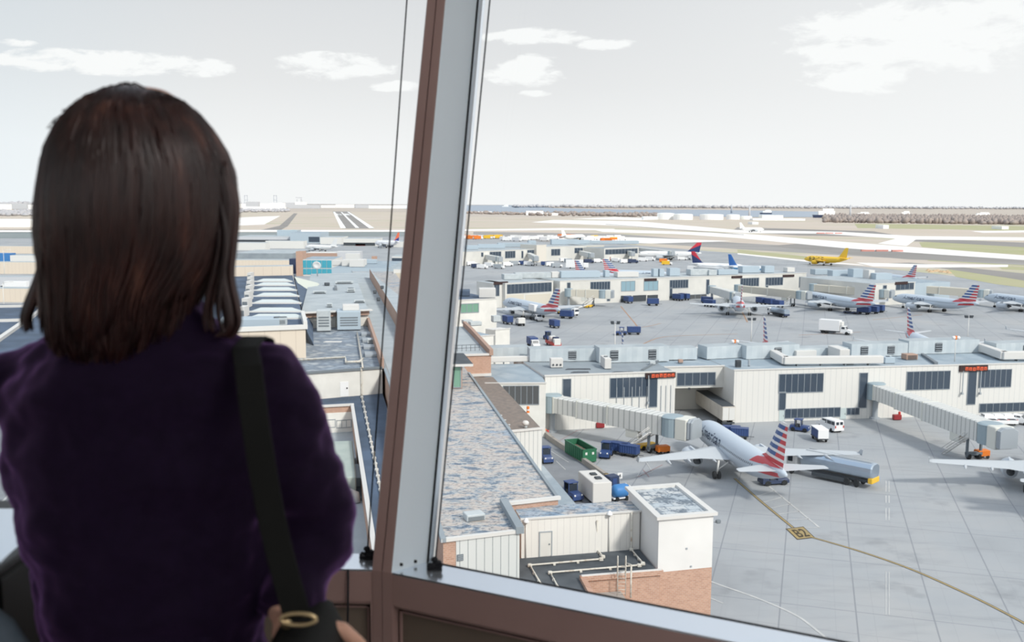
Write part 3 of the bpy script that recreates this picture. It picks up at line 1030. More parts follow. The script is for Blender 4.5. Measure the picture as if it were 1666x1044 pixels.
# ---- left of the mullion: blue flat roof with its light well
fw = [P(380, 661, ZD), P(622.5, 640, ZD)]
near_r = along(lA, DM, 0)
near_l = P(330, 1044, ZD)
well = [P(380, 670, ZD), P(573, 659.5, ZD), P(611, 906, ZD), P(400, 935, ZD)]
fl = MB()
fl.prism([fw[0], fw[1], near_r, Vector((lA.x, lA.y - 10, 0)), Vector((well[2].x, well[2].y, 0)), Vector((well[1].x, well[1].y, 0)), Vector((well[0].x, well[0].y, 0))], 0, ZD, 0, 1)
fl.prism([Vector((lA.x, lA.y - 10, 0)), Vector((-24, lA.y - 10, 0)), well[3], well[2]], 0, ZD, 0, 1)
bf = fl.build('flat_roof_block', [M['brick'], M['roofslate']], label='flat slate blue roof behind the mullion, around a sunken light well', cat='building')
zwf = 9.3
MB().prism(well, zwf - .4, zwf, 0, 1).build('well_floor', [M['roofgrey'], M['roofpale']], bf)
c = MB()
coping(c, well[0], well[1], ZD, .45, .25)
coping(c, well[1], well[2], ZD, .45, .25)
c.build('coping', M['coping'], bf, 'white coping round the light well')
wb = MB()
wallbox(wb, well[0], well[1], 0, (well[1] - well[0]).length, zwf, ZD - .9, 0, .06)
wb.build('well_wall', M['cream'], bf)
window(bf, well[0], well[1], (548, 684, 571, 694), 3, 'glassdark', 0, 'window', .08)
window(bf, well[0], well[1], (500, 685, 545, 694), 3, 'glasswarm', 0, 'window', .08)
# railing in front of the well's end wall
ra, rb = P(505, 702, zwf), P(574, 698, zwf)
u = (rb - ra)
t = thing('railing', 'pale upright bar railing across the far end of the light well', 'railing', ra, heading(ra, rb))
b_ = MB()
Lr = u.length
for k in range(12):
    b_.box((Lr * k / 11, -.3, 1.5), (.09, .09, 3.0))
b_.build('bar', M['offwhite'], t)
b_ = MB()
for z in (0.2, 1.4, 2.9):
    b_.box((Lr / 2, -.3, z), (Lr, .1, .1))
b_.build('rail', M['offwhite'], t)
# long air handler in the well
def aligned(px0, px1, z):
    return heading(P(*px0, z), P(*px1, z))
p = P(553, 815, zwf)
rz = math.atan2(DM.y, DM.x) - PI / 2
t = thing('air_handler', 'long pale green air handler lying in the light well', 'air handler', p, rz)
MB().cbox((0, 8.5, 1.5), (3.6, 17, 2.4), .12).build('housing', mottled('pale_green_sheet', S(204, 214, 206, KH), S(190, 202, 196, KH), .4), t)
MB().box((.4, 8.6, .15), (4.8, 17.6, .3)).build('base_frame', M['midgrey'], t)
MB().cbox((2.2, 7, .9), (.9, 6, 1.2), .1).build('side_duct', M['unitside'], t)
d_ = MB()
d_.tube([(-2.5, -.9, 1.2), (1.2, -.9, 1.2), (1.7, -.9, 1.0), (1.8, -.9, .1)], .42, 12)
d_.tube([(.6, -.9, 1.0), (.6, -.9, .0)], .16, 8)
d_.build('front_pipe', M['coping'], t, 'white elbow pipe')
# beaded pipe across the blue roof
q = [P(588, 642, ZD + .2), P(603, 715, ZD + .2), P(618, 790, ZD + .2), P(640, 905, ZD + .2)]
o = MB().tube(q, .13, 8).build('roof_pipe', M['pipe'], label='white pipe running down the slate blue roof beside the light well', cat='pipe')
set_origin(o, q[0])
for i in range(3):
    for k in range(8):
        r_ = q[i].lerp(q[i + 1], (k + .5) / 8) - q[0]
        MB().cbox((r_.x, r_.y, r_.z - .02), (.42, .3, .3), .05).build('support_block', M['coping'], o)

# ---- block with the roof units, cream wall towards the camera
zr = 17.0
ub = [P(370, 661, ZD), P(622.5, 640, ZD)]
uR = along(ub[1], DM, 54)
uL = along(ub[0], DM, 54)
un = MB().prism([ub[0], ub[1], uR, uL], 0, zr, 0, 1).build('roof_plant_block', [M['cream'], mottled('worn_blue_grey_roof', S(178, 190, 202, KH), S(134, 146, 160, KH), .35, detail=8, c3=S(200, 206, 210, KH))], label='block with a cream front wall and worn grey plant roof', cat='building')
c = MB()
coping(c, ub[0], ub[1], zr, .5, .3)
c.build('roof_rim', M['midgrey'], un)
d_ = MB()
s0, z1 = onwall(ub[0], ub[1], 553, 621)
wallbox(d_, ub[0], ub[1], s0, s0 + 1.3, ZD + .05, ZD + 2.3, -.02, .06)
do = d_.build('door', M['white'], un)
k_ = MB()
wallbox(k_, ub[0], ub[1], s0 + .95, s0 + 1.15, ZD + 1.2, ZD + 1.4, .05, .12)
k_.build('handle', M['black'], do)
a, b = P(494, 607, zr), 0
q = MB()
s_, z_ = onwall(ub[0], ub[1], 588, 640)
wallbox(q, ub[0], ub[1], s_ - .12, s_ + .12, ZD, zr + .4, .02, .26)
q.build('downpipe', M['pipe'], un)
def ac(px, py, z, dx, dy, h, label, rzz=0.0, legs=True, top='fan', mm='unit', grp=None):
    """a rooftop air-conditioning unit standing at a photo point (front bottom centre)"""
    t = thing('rooftop_unit', label, 'rooftop unit', P(px, py, z), rzz + rz, grp)
    MB().cbox((0, dy / 2, h / 2 + .2), (dx, dy, h), .06).build('housing', M[mm], t)
    b_ = MB()
    b_.box((0, dy / 2, .1), (dx * .9, dy * .9, .2))
    b_.build('curb', M['darkgrey'], t)
    if top == 'fan':
        f_ = MB()
        for k in range(2 if dy > dx * 1.3 or dx > dy * 1.3 else 1):
            off = (k - .5) * .45 if (dy > dx * 1.3 or dx > dy * 1.3) else 0
            cx, cy = (off * dx, dy / 2) if dx > dy * 1.3 else (0, dy / 2 + off * dy)
            rr = min(dx, dy) * .36
            f_.lathe([(rr, h + .2), (rr, h + .34), (rr * .9, h + .34), (rr * .88, h + .26), (.1, h + .26)], 14, 0, False, Matrix.Translation((cx, cy, 0)))
        f_.build('fan_guard', M['midgrey'], t)
    if top == 'hood':
        MB().cbox((dx * .1, dy * .6, h + .75), (dx * .7, dy * .5, 1.1), .06).build('hood', M['coping'], t)
    g_ = MB()
    for k in range(4):
        g_.box((0, -.02, .2 + h * (.25 + .14 * k)), (dx * .75, .05, h * .07))
    g_.build('louvre', M['midgrey'], t)
    return t
ac(568, 538, zr, 4.6, 6.0, 3.6, 'biggest pale blue unit on the worn plant roof, white hood on top', 0, True, 'hood', 'unitside')
ac(527, 540, zr, 2.7, 3.6, 4.0, 'tall narrow pale unit left of the hooded one on the plant roof', 0, True, None)
o = ac(547, 521, zr, 3.4, 2.4, 1.2, 'low dark-shaded unit at the back of the plant roof', 0, True, 'fan', 'grey')
q = [P(581, 541, zr + .4), P(589, 590, zr + .4), P(590, 598, zr + .4)]
o = MB().tube(q, .14, 8).build('roof_pipe', M['pipe'], label='white pipe along the right side of the plant roof', cat='pipe')
set_origin(o, q[0])
q = [P(440, 588, zr + .4), P(562, 581, zr + .4), P(563, 589, zr + .4), P(585, 588, zr + .4), P(590, 583, zr + .4)]
o = MB().tube(q, .2, 8).build('roof_pipe', M['pipe'], label='white pipe run across the front of the plant roof', cat='pipe')
set_origin(o, q[0])
p = P(541, 556, zr)
MB().loft([[(-1.6, -.6, 0), (1.5, -.3, 0), (1.7, .5, 0), (-1.2, .5, 0)], [(-1.5, -.5, .1), (1.4, -.25, .1), (1.6, .4, .1), (-1.1, .4, .1)]]).build('roof_patch', M['coping'], label='white sheet lying flat on the plant roof', cat='roof sheet').location = p
# duct beds beside the pipe
for f, w_ in ((0, 'farthest'), (.25, 'second farthest'), (.5, 'third'), (.75, 'nearest')):
    q = P(596, 545, zr).lerp(P(606, 592, zr), f)
    o = MB().cbox((0, 0, .25), (2.0, 3.4, .5), .05, rz).build('roof_duct', M['grey'], label='grey duct box in the row at the right of the plant roof, %s one' % w_, cat='duct')
    o.location = q
# parapet towards the concourse
t = MB()
coping(t, ub[1], uR, zr, .5, 1.6)
t.build('parapet', M['brickplain'], un)

# ---- next block back, a storey higher
zn = 20.2
nA, nB = uL.lerp(uR, .40), uR
nC, nD = along(nB, DM, 112), along(nA, DM, 112)
nb = MB().prism([nA, nB, nC, nD], 0, zn, 0, 1).build('upper_block', [M['cream'], M['roofpale']], label='higher cream block with a pale roof, behind the plant roof', cat='building')
c = MB()
ov = along(Vector((0, 0, 0)), DM, -.5)
coping(c, nA + ov, nB + ov, zn - .9, .3, .9, 1)
coping(c, nA + ov * 1.6, nB + ov * 1.6, zn, 1.4, .25, 0)
c.build('coping', [M['coping'], M['brickplain']], nb, 'brick band under a white coping')
c = MB()
s0, z0 = onwall(nA, nB, 546.5, 510)
wallbox(c, nA, nB, s0 - .12, s0 + .12, zr, zn - .9, 0, .15)
c.build('downpipe', M['pipe'], nb)
ac(571, 476, zn, 2.0, 2.0, .8, 'small vent box on the pale roof of the higher cream block', 0, True, 'fan')
o = MB().box((0, 0, .3), (.7, 9, .6), rz).build('roof_kerb', M['midgrey'], label='thin dark kerb across the pale roof of the cream block', cat='kerb')
o.location = P(546, 470, zn)

# ---- beige sawtooth hall
zs = 21.75
sA, sB = P(300, 592, 17.0), P(498, 582, 17.0)
sR = along(sB, DM, 128)
dX = (sB - sA).normalized()
sawD = P(476, 447, zs) - P(497, 533, zs)
sC = Vector((sB.x, sB.y, 0)) + Vector((sawD.x, sawD.y, 0))
sL = along(sC, -dX, 21)
sAA = along(sB, -dX, 26)
sw = MB().prism([sAA, sB, sC, sL], 0, zs, 0, 1).build('sawtooth_hall', [M['wallbeige'], M['roofslate']], label='beige hall with rows of sawtooth skylights on its slate roof', cat='building')
c = MB()
coping(c, sAA, sB, zs, .6, .7)
coping(c, sB, sB.lerp(sC, .13), zs, .6, 1.2)
c.build('parapet', M['offwhite'], sw)
fwd = Vector((sawD.x, sawD.y, 0)).normalized()
def tooth(k, x0, x1, yb, top=.75):
    """one rooflight: a long wedge with sloping ends, pale face towards the tower"""
    a, b = P(x0, yb, zs), P(x1, yb, zs)
    L = (b - a).length
    t = MB()
    t.loft([[(0, 0, .1), (L, 0, .1), (L - .2, 2.4, 0), (.2, 2.4, 0)], [(2.0, 1.7, top), (L - 2.2, 1.7, top), (L - 2.3, 2.1, top * .95), (2.1, 2.1, top * .95)]])
    t.box((L / 2, -.06, .12), (L, .25, .34), 0, 1)
    o = t.build('skylight', [M['skylight'], M['offwhite']])
    o.location = a
    o.rotation_euler = (0, 0, heading(a, b))
    o.parent = sw
    return o
rows = [(414, 476, 458.5), (413, 480, 465), (412.5, 483, 473), (412, 487, 482.5), (408, 490, 494), (404, 492, 508), (399, 499, 519)]
for k, (x0, x1, yb) in enumerate(rows):
    tooth(k, x0, x1, yb)
for k, (x0, x1, y0) in enumerate([(405, 411, 451), (405, 411, 458), (404, 411, 465.5), (403, 410, 474), (401, 409, 484), (397, 407, 496), (392, 402, 511)]):
    a, b = P(x0, y0 + 3, zs), P(x1, y0 + 3, zs)
    o = MB().box((0, 0, .9), ((b - a).length, 3.2, 1.8), 0, 0).box((0, -1.62, .6), ((b - a).length * .8, .06, 1.1), 0, 1).build('fan_housing', [M['coping'], M['midgrey']], sw)
    o.location = (a + b) / 2
t = MB().prism([along(sC, -dX, 12), sC, along(sC, DM, 6), along(along(sC, -dX, 12), DM, 6)], 0, zs + 2.6, 0, 1)
t.prism([along(sC, -dX, 21), along(sC, -dX, 12), along(along(sC, -dX, 12), DM, 6), along(along(sC, -dX, 21), DM, 6)], 0, zs + 2.6, 0, 1)
t.build('end_wall', [M['wallbeige'], M['roofpale']], sw)
ac(456, 531, zs, 2.2, 1.6, 1.2, 'small unit in the sunken front bay of the sawtooth hall', 0, True, 'fan')
t = MB().cbox((0, 0, .7), (9.5, 4.2, 1.4), .1)
o = t.build('roof_duct', M['unitside'], label='wide pale blue duct box in the front bay of the sawtooth hall', cat='duct')
o.location = P(408, 530, zs)
o.rotation_euler = (0, 0, rz)
# sloping slate skirt to the right of the hall and the pale triangular panel
t = MB()
pp = [P(500, 540, 19.0), P(510, 560, 17.2), P(508, 470, 19.5), P(478, 447, zs)]
t.add([tuple(p) for p in pp] + [(p.x, p.y, p.z - 1.2) for p in pp], [(0, 1, 2, 3), (7, 6, 5, 4), (0, 4, 5, 1), (1, 5, 6, 2), (2, 6, 7, 3), (3, 7, 4, 0)])
t.build('roof_skirt', M['roofslate'], sw)
t = MB()
pp = [P(479, 450, 22.0), P(517, 460, 20.6), P(515, 482, 19.0), P(496, 483, 19.0)]
t.add([tuple(p) for p in pp] + [(p.x + .3, p.y + .8, p.z - .4) for p in pp], [(3, 2, 1, 0), (4, 5, 6, 7), (0, 1, 5, 4), (1, 2, 6, 5), (2, 3, 7, 6), (3, 0, 4, 7)])
t.build('side_panel', mat('sage_panel', S(206, 210, 198, 1.0), .6), sw, 'pale sage sloping panel')

# small clutter on the pale roofs beside the mullion
for k, (x, y, z, L_, D_, H_, lb) in enumerate([
        (536, 500, 20.2, 1.2, 1.0, .7, 'small grey hatch near the brick-banded edge of the higher cream block'), (520, 478, 20.2, 3.2, 1.4, .5, 'flat grey duct at the left of the pale roof of the higher cream block'),
        (585, 493, 20.2, 2.4, .8, .5, 'low pipe box at the right corner of the higher cream block'), (560, 462, 20.2, 5.0, .6, .6, 'thin pale duct across the back of the higher cream block roof'),
        (532, 465, 20.2, 1.4, 3.0, .5, 'narrow duct along the pale roof behind the thin dark kerb'), (610, 478, 20.0, .8, 1.2, .6, 'first small dark vent on the raised concourse hall roof'),
        (616, 490, 20.0, .8, 1.2, .6, 'second small dark vent on the raised concourse hall roof'), (622, 470, 20.0, .8, 1.2, .6, 'third small dark vent on the raised concourse hall roof'),
        (605, 560, 17.0, 1.6, 1.2, .8, 'small grey box between the plant roof and the concourse')]):
    ac(x, y, z, L_, D_, H_, lb, 0, True, None, 'unit' if 'dark' not in lb else 'darkgrey')
# ------------------------------------------------------------------ the three gate piers
ZP = 10.3
LED = mat('red_led_panel', S(60, 44, 44), 0.6)
LEDTXT = mat('red_led_lit', S(214, 92, 60), 0.5)
M['tunnelrib'] = ribbed('jetway_ribs', S(226, 226, 222, KW), S(176, 178, 176, KW), 1.15, 0.0, 0.2)
M['tunnelplain'] = mat('jetway_cream', S(222, 222, 214, KW), .6)
M['tunnelbeige'] = mat('jetway_beige', S(212, 206, 192, KW), .6)
M['shutter'] = mat('cab_shutter', S(150, 166, 174, 1.0), .5)

def volume(name, A, B, depth, ztop, label, cat='building', mats=None, z0=0.0, depthB=None):
    """a building block whose camera-facing wall runs A to B and that goes `depth` back"""
    A, B = Vector((A[0], A[1], 0)), Vector((B[0], B[1], 0))
    u = (B - A).normalized()
    n = Vector((-u.y, u.x, 0))
    q = [A, B, B + n * (depthB or depth), A + n * depth]
    o = MB().prism(q, z0, ztop, 0, 1).build(name, mats or [M['wall'], M['roofblue']], label=label, cat=cat)
    c = MB()
    coping(c, A, B, ztop - .02, .3, .22)
    c.build('coping', M['coping'], o)
    return o, A, B, n

def led_sign(parent, A, B, box, text):
    x0, y0, x1, y1 = box
    s0, z1 = onwall(A, B, x0, y0)
    s1, z0 = onwall(A, B, x1, y1)
    w = MB()
    wallbox(w, A, B, s0, s1, z0, z1, 0.0, .35)
    sg = w.build('led_sign', LED, parent, 'dark sign board with red lettering')
    if text:
        L, H = s1 - s0, z1 - z0
        lit = MB()
        rr = random.Random(int(x0))
        for k in range(6):
            a = s0 + L * (.19 + k * .133)
            wallbox(lit, A, B, a, a + L * .105, z0 + H * (.1 + .12 * rr.random()), z0 + H * (.68 + .2 * rr.random()), .34, .38)
            wallbox(lit, A, B, a + L * .04, a + L * .07, z0 + H * .3, z0 + H * .5, .37, .39, 1)
        lit.build('lit_symbols', [LEDTXT, LED], sg, 'red lit symbols')
    return sg

# ---------------- pier nearest the tower
TZP = ZP
a2, b2 = P(887, 612, ZP), P(1099, 604.5, ZP)
p2, A2, B2, n2 = volume('pier_building', a2, b2, 26, ZP, 'near pier section, flat white walls, behind the first covered walkway', mats=[M['wall'], M['roofgrey']])
a4, b4 = P(1195, 602.5, ZP), P(1720, 590, ZP)
p4, A4, B4, n4 = volume('pier_building', a4, b4, 26, ZP, 'near pier section, big white block right of the open loading bay')
a1, b1 = P(790, 620.5, ZP), a2 + Vector((-.05, 0, 0))
p1, A1_, B1_, n1 = volume('pier_link', (a1.x, a1.y), (b1.x, a1.y + .6), 22, ZP - .4, 'short pier link with one dark window strip, behind the gravel roof', mats=[M['cream'], M['roofblue']])
window(p1, A1_, B1_, (819, 628, 876, 657), 6, 'glasswarm')
for bx, nb in (((916, 617, 928, 652), 1), ((993, 615.5, 1054, 644), 6), ((1057, 614, 1068, 661), 1)):
    window(p2, A2, B2, bx, nb)
led_sign(p2, A2, B2, (1050, 606.5, 1098, 613.5), True)
rb_ = MB()
for px in (1003, 1015, 1028, 1040, 1052, 1075, 1083, 1091):
    s, z = onwall(A2, B2, px, 650)
    wallbox(rb_, A2, B2, s - .06, s + .06, .2, ZP - 2.6, 0, .12)
rb_.build('wall_rib', M['grey'], p2)
# recessed bay with the walkway windows above
a3, b3 = B2 + n2 * 5.5, A4 + n4 * 5.5
zb3 = 6.0
p3 = MB()
u3 = (b3 - a3).normalized()
n3 = Vector((-u3.y, u3.x, 0))
p3.prism([a3, b3, b3 + n3 * 14, a3 + n3 * 14], zb3, ZP - .1, 0, 1)
p3.prism([a3 + n3 * 8, b3 + n3 * 8, b3 + n3 * 14, a3 + n3 * 14], 0, zb3, 0, 1)
p3o = p3.build('pier_bridge', [M['wallfar'], M['roofblue']], label='set-back glazed walkway of the near pier above an open loading bay', cat='building')
c = MB()
coping(c, a3, b3, ZP - .1, .3, .22)
c.build('coping', M['coping'], p3o)
window(p3o, a3, b3, (1102, 607, 1163, 625.5), 5)
c = MB()
s, z = onwall(a3, b3, 1121, 632)
wallbox(c, a3, b3, s - .2, s + .2, z - .2, z + .2, 0, .2)
c.build('wall_fitting', M['darkgrey'], p3o)
for bx, nb in (((1268, 609, 1338, 636.5), 7), ((1268, 638, 1277, 666), 1), ((1399, 607, 1408.6, 662.5), 1), ((1277, 665.5, 1366, 677), 9), ((1378, 664, 1397, 673.5), 3),
               ((1476, 605, 1544, 632), 7), ((1576, 603, 1585.5, 657), 1), ((1594, 602, 1643.6, 628.5), 6), ((1594, 657, 1690, 667), 9), ((1512, 660, 1531, 664.5), 1)):
    window(p4, A4, B4, bx, nb)
for bx in ((1366.8, 663.5, 1376, 681), (1267.5, 667.5, 1276, 684)):
    s0, z1 = onwall(A4, B4, bx[0], bx[1])
    s1, z0 = onwall(A4, B4, bx[2], bx[3])
    w = MB()
    wallbox(w, A4, B4, s0, s1, 0.05, z1, -.02, .08)
    do = w.build('door', mat('pale_teal_door', S(196, 208, 208, KW), .5), p4)
    w = MB()
    wallbox(w, A4, B4, s1 - .3, s1 - .2, 1.0, 1.15, .06, .16)
    w.build('handle', M['darkgrey'], do)
led_sign(p4, A4, B4, (1560.6, 594.5, 1605.5, 603), True)
lp = MB()
for px, y0, y1 in ((1082, 615, 650), (1566, 604, 640), (1594.5, 603, 640)):
    pass
# poles that carry the signs' cameras
def wall_pole(parent, A, B, px, y0, y1, out=.4):
    s, z1 = onwall(A, B, px, y0)
    s, z0 = onwall(A, B, px, y1)
    w = MB()
    wallbox(w, A, B, s - .07, s + .07, z0, z1, out, out + .14)
    wallbox(w, A, B, s - .18, s + .18, z0 - .1, z0 + .3, out - .2, out + .3)
    w.build('wall_pole', M['grey'], parent)
wall_pole(p4, A4, B4, 1563, 603, 640)
wall_pole(p4, A4, B4, 1592, 603, 640)
wall_pole(p2, A2, B2, 1053, 610, 655)

def roofbox(px, py, z, L, Dp, H, name, label, cat, material='unit', rz_=0.11, extra=None, group=None):
    t = thing(name, label, cat, P(px, py, z), rz_, group)
    MB().cbox((0, Dp / 2, H / 2 + .15), (L, Dp, H), .06).build('housing', M[material] if isinstance(material, str) else material, t)
    MB().box((0, Dp / 2, .08), (L * .92, Dp * .92, .16)).build('curb', M['midgrey'], t)
    if extra == 'ports':
        g_ = MB()
        for k in range(3):
            g_.lathe([(.16, 0), (.2, .05), (.2, .1), (.01, .12)], 10, 0, False, Matrix.Translation(((k - 1) * L * .3, -.02, H * .4)) @ Matrix.Rotation(PI / 2, 4, 'X'))
        g_.build('port', M['darkgrey'], t)
    if extra == 'louvre':
        g_ = MB()
        for k in range(4):
            g_.box((0, -.03, .3 + k * H * .2), (L * .8, .08, H * .1))
        g_.build('louvre', M['darkgrey'], t)
    if extra == 'fan':
        MB().lathe([(.42, H + .15), (.42, H + .3), (.36, H + .3), (.34, H + .2), (.05, H + .2)], 12, 0, False, Matrix.Translation((0, Dp / 2, 0))).build('fan_guard', M['midgrey'], t)
    return t

def screen(px0, px1, py, z, H, label, gaps=0, Dp=4.0, seed=0):
    """a long corrugated plant enclosure standing on a pier roof, front foot along one photo row"""
    (x0, y0), (x1, y1) = (px0, py[0]), (px1, py[1])
    a, b = P(x0, y0, z), P(x1, y1, z)
    L = (b - a).length
    t = thing('plant_screen', label, 'plant enclosure', a, heading(a, b))
    w = MB()
    n = max(6, int(L / 1.1))
    front = []
    for k in range(n + 1):
        front.append((L * k / n, -.12 if k % 2 else 0.0))
    pts = front + [(L, Dp), (0, Dp)]
    w.prism(pts, 0.1, H, 0, 1)
    w.build('enclosure', [mottled('pale_blue_corrugated', S(200, 208, 212, 1.05), S(186, 196, 202, 1.05), .3), M['roofpale']], t)
    r = random.Random(seed)
    for k in range(gaps):
        s = L * (k + .35 + .3 * r.random()) / gaps
        g_ = MB()
        g_.box((s, -.16, H * .5), (1.6, .12, H * .6), 0, 0)
        for j in range(4):
            g_.box((s, -.25, H * (.26 + .16 * j)), (1.6, .1, .12), 0, 1)
        g_.build('louvre', [M['darkgrey'], M['grey']], t)
    return t
screen(800, 862, (586, 584), ZP - .4, 2.6, 'plain corrugated enclosure at the root of the near pier roof', 0, 4, 1)
screen(862, 970, (589, 587.5), ZP, 2.7, 'corrugated plant enclosure left on the near pier roof, behind the three-port white box', 1, 4, 2)
screen(975, 1088, (591, 588), ZP, 3.2, 'tallest ribbed plant enclosure on the near pier roof, centre left', 2, 4, 3)
screen(1088, 1134, (586, 585), ZP, 2.5, 'short plain enclosure beside the tallest ribbed one on the near pier roof', 0, 4, 4)
screen(1150, 1212, (585, 582), ZP, 2.7, 'plain ribbed enclosure on the near pier roof, right of the upright white unit', 0, 4, 5)
screen(1214, 1300, (585, 582), ZP, 2.9, 'ribbed enclosure in front of the second parked jet on the near pier roof', 1, 4, 6)
screen(1300, 1384, (582, 580), ZP, 2.0, 'low plain enclosure behind the longest white duct on the near pier roof', 0, 4, 12)
screen(1385, 1476, (581, 579), ZP, 2.8, 'ribbed enclosure on the near pier roof, right of the white duct', 2, 4, 7)
screen(1478, 1592, (577, 574), ZP, 3.0, 'long enclosure on the near pier roof under the tail of the third parked jet', 1, 4, 8)
screen(1620, 1720, (578, 575), ZP, 2.6, 'enclosure at the right end of the near pier roof', 1, 4, 9)

def ductrun(pix, z, r, label, square=True):
    t = MB()
    pts = [P(x, y, z) for x, y in pix]
    for i in range(len(pts) - 1):
        a, b = pts[i], pts[i + 1]
        mid_ = (a + b) / 2
        t.cbox((mid_.x, mid_.y, z + r + .4), ((b - a).length + r, r * 2, r * 2), .1, heading(a, b))
    o = t.build('roof_duct', M['coping'], label=label, cat='duct')
    set_origin(o, pts[0])
    for i in range(len(pts) - 1):
        n = max(2, int((pts[i + 1] - pts[i]).length / 4))
        for k in range(n):
            q = pts[i].lerp(pts[i + 1], (k + .5) / n) - pts[0]
            MB().box((q.x, q.y, .2), (.3, r * 1.6, .4)).build('duct_foot', M['midgrey'], o)
    return o
ductrun([(799, 592), (880, 590)], ZP - .4, .55, 'long white duct along the back of the pier link roof')
ductrun([(1252, 580), (1277, 595), (1432, 593.5)], ZP, .75, 'longest white duct on the near pier roof, bent at its left end')
ductrun([(1594, 573), (1632, 587), (1720, 586)], ZP, .8, 'white bent duct at the right end of the near pier roof')
ductrun([(1356, 582), (1372, 588)], ZP, 1.1, 'short fat white duct on the near pier roof, behind the long one')
roofbox(879, 586, ZP - .4, 2.9, 1.6, .95, 'rooftop_unit', 'low white box at the right end of the link duct', 'rooftop unit', 'coping')
roofbox(906, 599, ZP, 2.4, 1.8, 1.75, 'rooftop_unit', 'white box with three dark ports on the near pier roof', 'rooftop unit', 'coping', .1, 'ports')
roofbox(961, 585, ZP, 2.0, 3.2, 1.0, 'rooftop_unit', 'low white unit between two enclosures on the near pier roof', 'rooftop unit', 'coping')
roofbox(989, 601, ZP, 1.3, 4.5, 2.0, 'rooftop_unit', 'upright white unit with one port, left end of the tallest enclosure', 'rooftop unit', 'coping', .1, 'fan')
roofbox(1143, 579, ZP, 1.9, 3.0, 1.4, 'rooftop_unit', 'white unit on legs beside the corrugated screen, below the runway light', 'rooftop unit', 'coping')
roofbox(1062, 594, ZP, 1.1, 1.0, .6, 'rooftop_unit', 'little pale unit on the near pier roof above the red sign', 'rooftop unit', 'unit')
roofbox(1108, 591, ZP, .9, .9, .6, 'rooftop_unit', 'small brown-red unit on the glazed walkway roof', 'rooftop unit', 'brickplain')
roofbox(1202, 598, ZP, 1.0, 1.0, 1.3, 'rooftop_unit', 'black slatted unit near the corner of the big white block', 'rooftop unit', 'darkgrey', .1, 'louvre')
roofbox(1219, 596, ZP, .35, .4, 1.2, 'rooftop_unit', 'thin upright stub on the big white block roof', 'rooftop unit', 'grey')
roofbox(1312, 583, ZP, 4.6, 2.4, 1.5, 'rooftop_unit', 'white hooded unit behind the long duct on the near pier roof', 'rooftop unit', 'coping', .2)
roofbox(1383, 594, ZP, 1.6, 1.4, .8, 'rooftop_unit', 'small white unit right of the long duct', 'rooftop unit', 'unit')
roofbox(1448, 592, ZP, 2.1, 2.0, 1.2, 'rooftop_unit', 'grey unit with fan at the middle of the near pier roof', 'rooftop unit', 'unitside', .1, 'fan')
roofbox(1484, 586, ZP, 2.6, 2.0, 1.1, 'rooftop_unit', 'brownish cluttered unit in front of the long enclosure', 'rooftop unit', 'brickplain', .2, 'louvre')
for k, (x0, y0, w_) in enumerate([(940, 601, 5.0), (943, 606, 3.6), (1013, 606, 4.4)]):
    p = P(x0, y0, ZP)
    o = MB().loft([[(-w_ / 2, -.5, 0), (w_ / 2, -.3, 0), (w_ / 2, .8, 0), (-w_ / 2 + .6, .9, 0)], [(-w_ / 2 + .1, -.4, .12), (w_ / 2 - .1, -.2, .1), (w_ / 2 - .1, .7, .14), (-w_ / 2 + .7, .8, .1)]]).build('roof_patch', M['roofdark'], label=['dark patch behind the white three-port box on the near pier roof', 'dark patch at the roof edge above the wide window', 'dark patch at the roof edge beside the upright white unit'][k], cat='roof patch')
    o.location = p
rt = MB()
rt.prism([P(1043, 603, ZP), P(1075, 585, ZP), P(1078, 585, ZP), P(1047, 603, ZP)], ZP, ZP + .35)
rt.build('roof_kerb', M['midgrey'], p2)
rt = MB()
rt.prism([P(1520, 593, ZP), P(1498, 578, ZP), P(1502, 578, ZP), P(1526, 593, ZP)], ZP, ZP + .5)
rt.build('roof_kerb', M['midgrey'], p4)

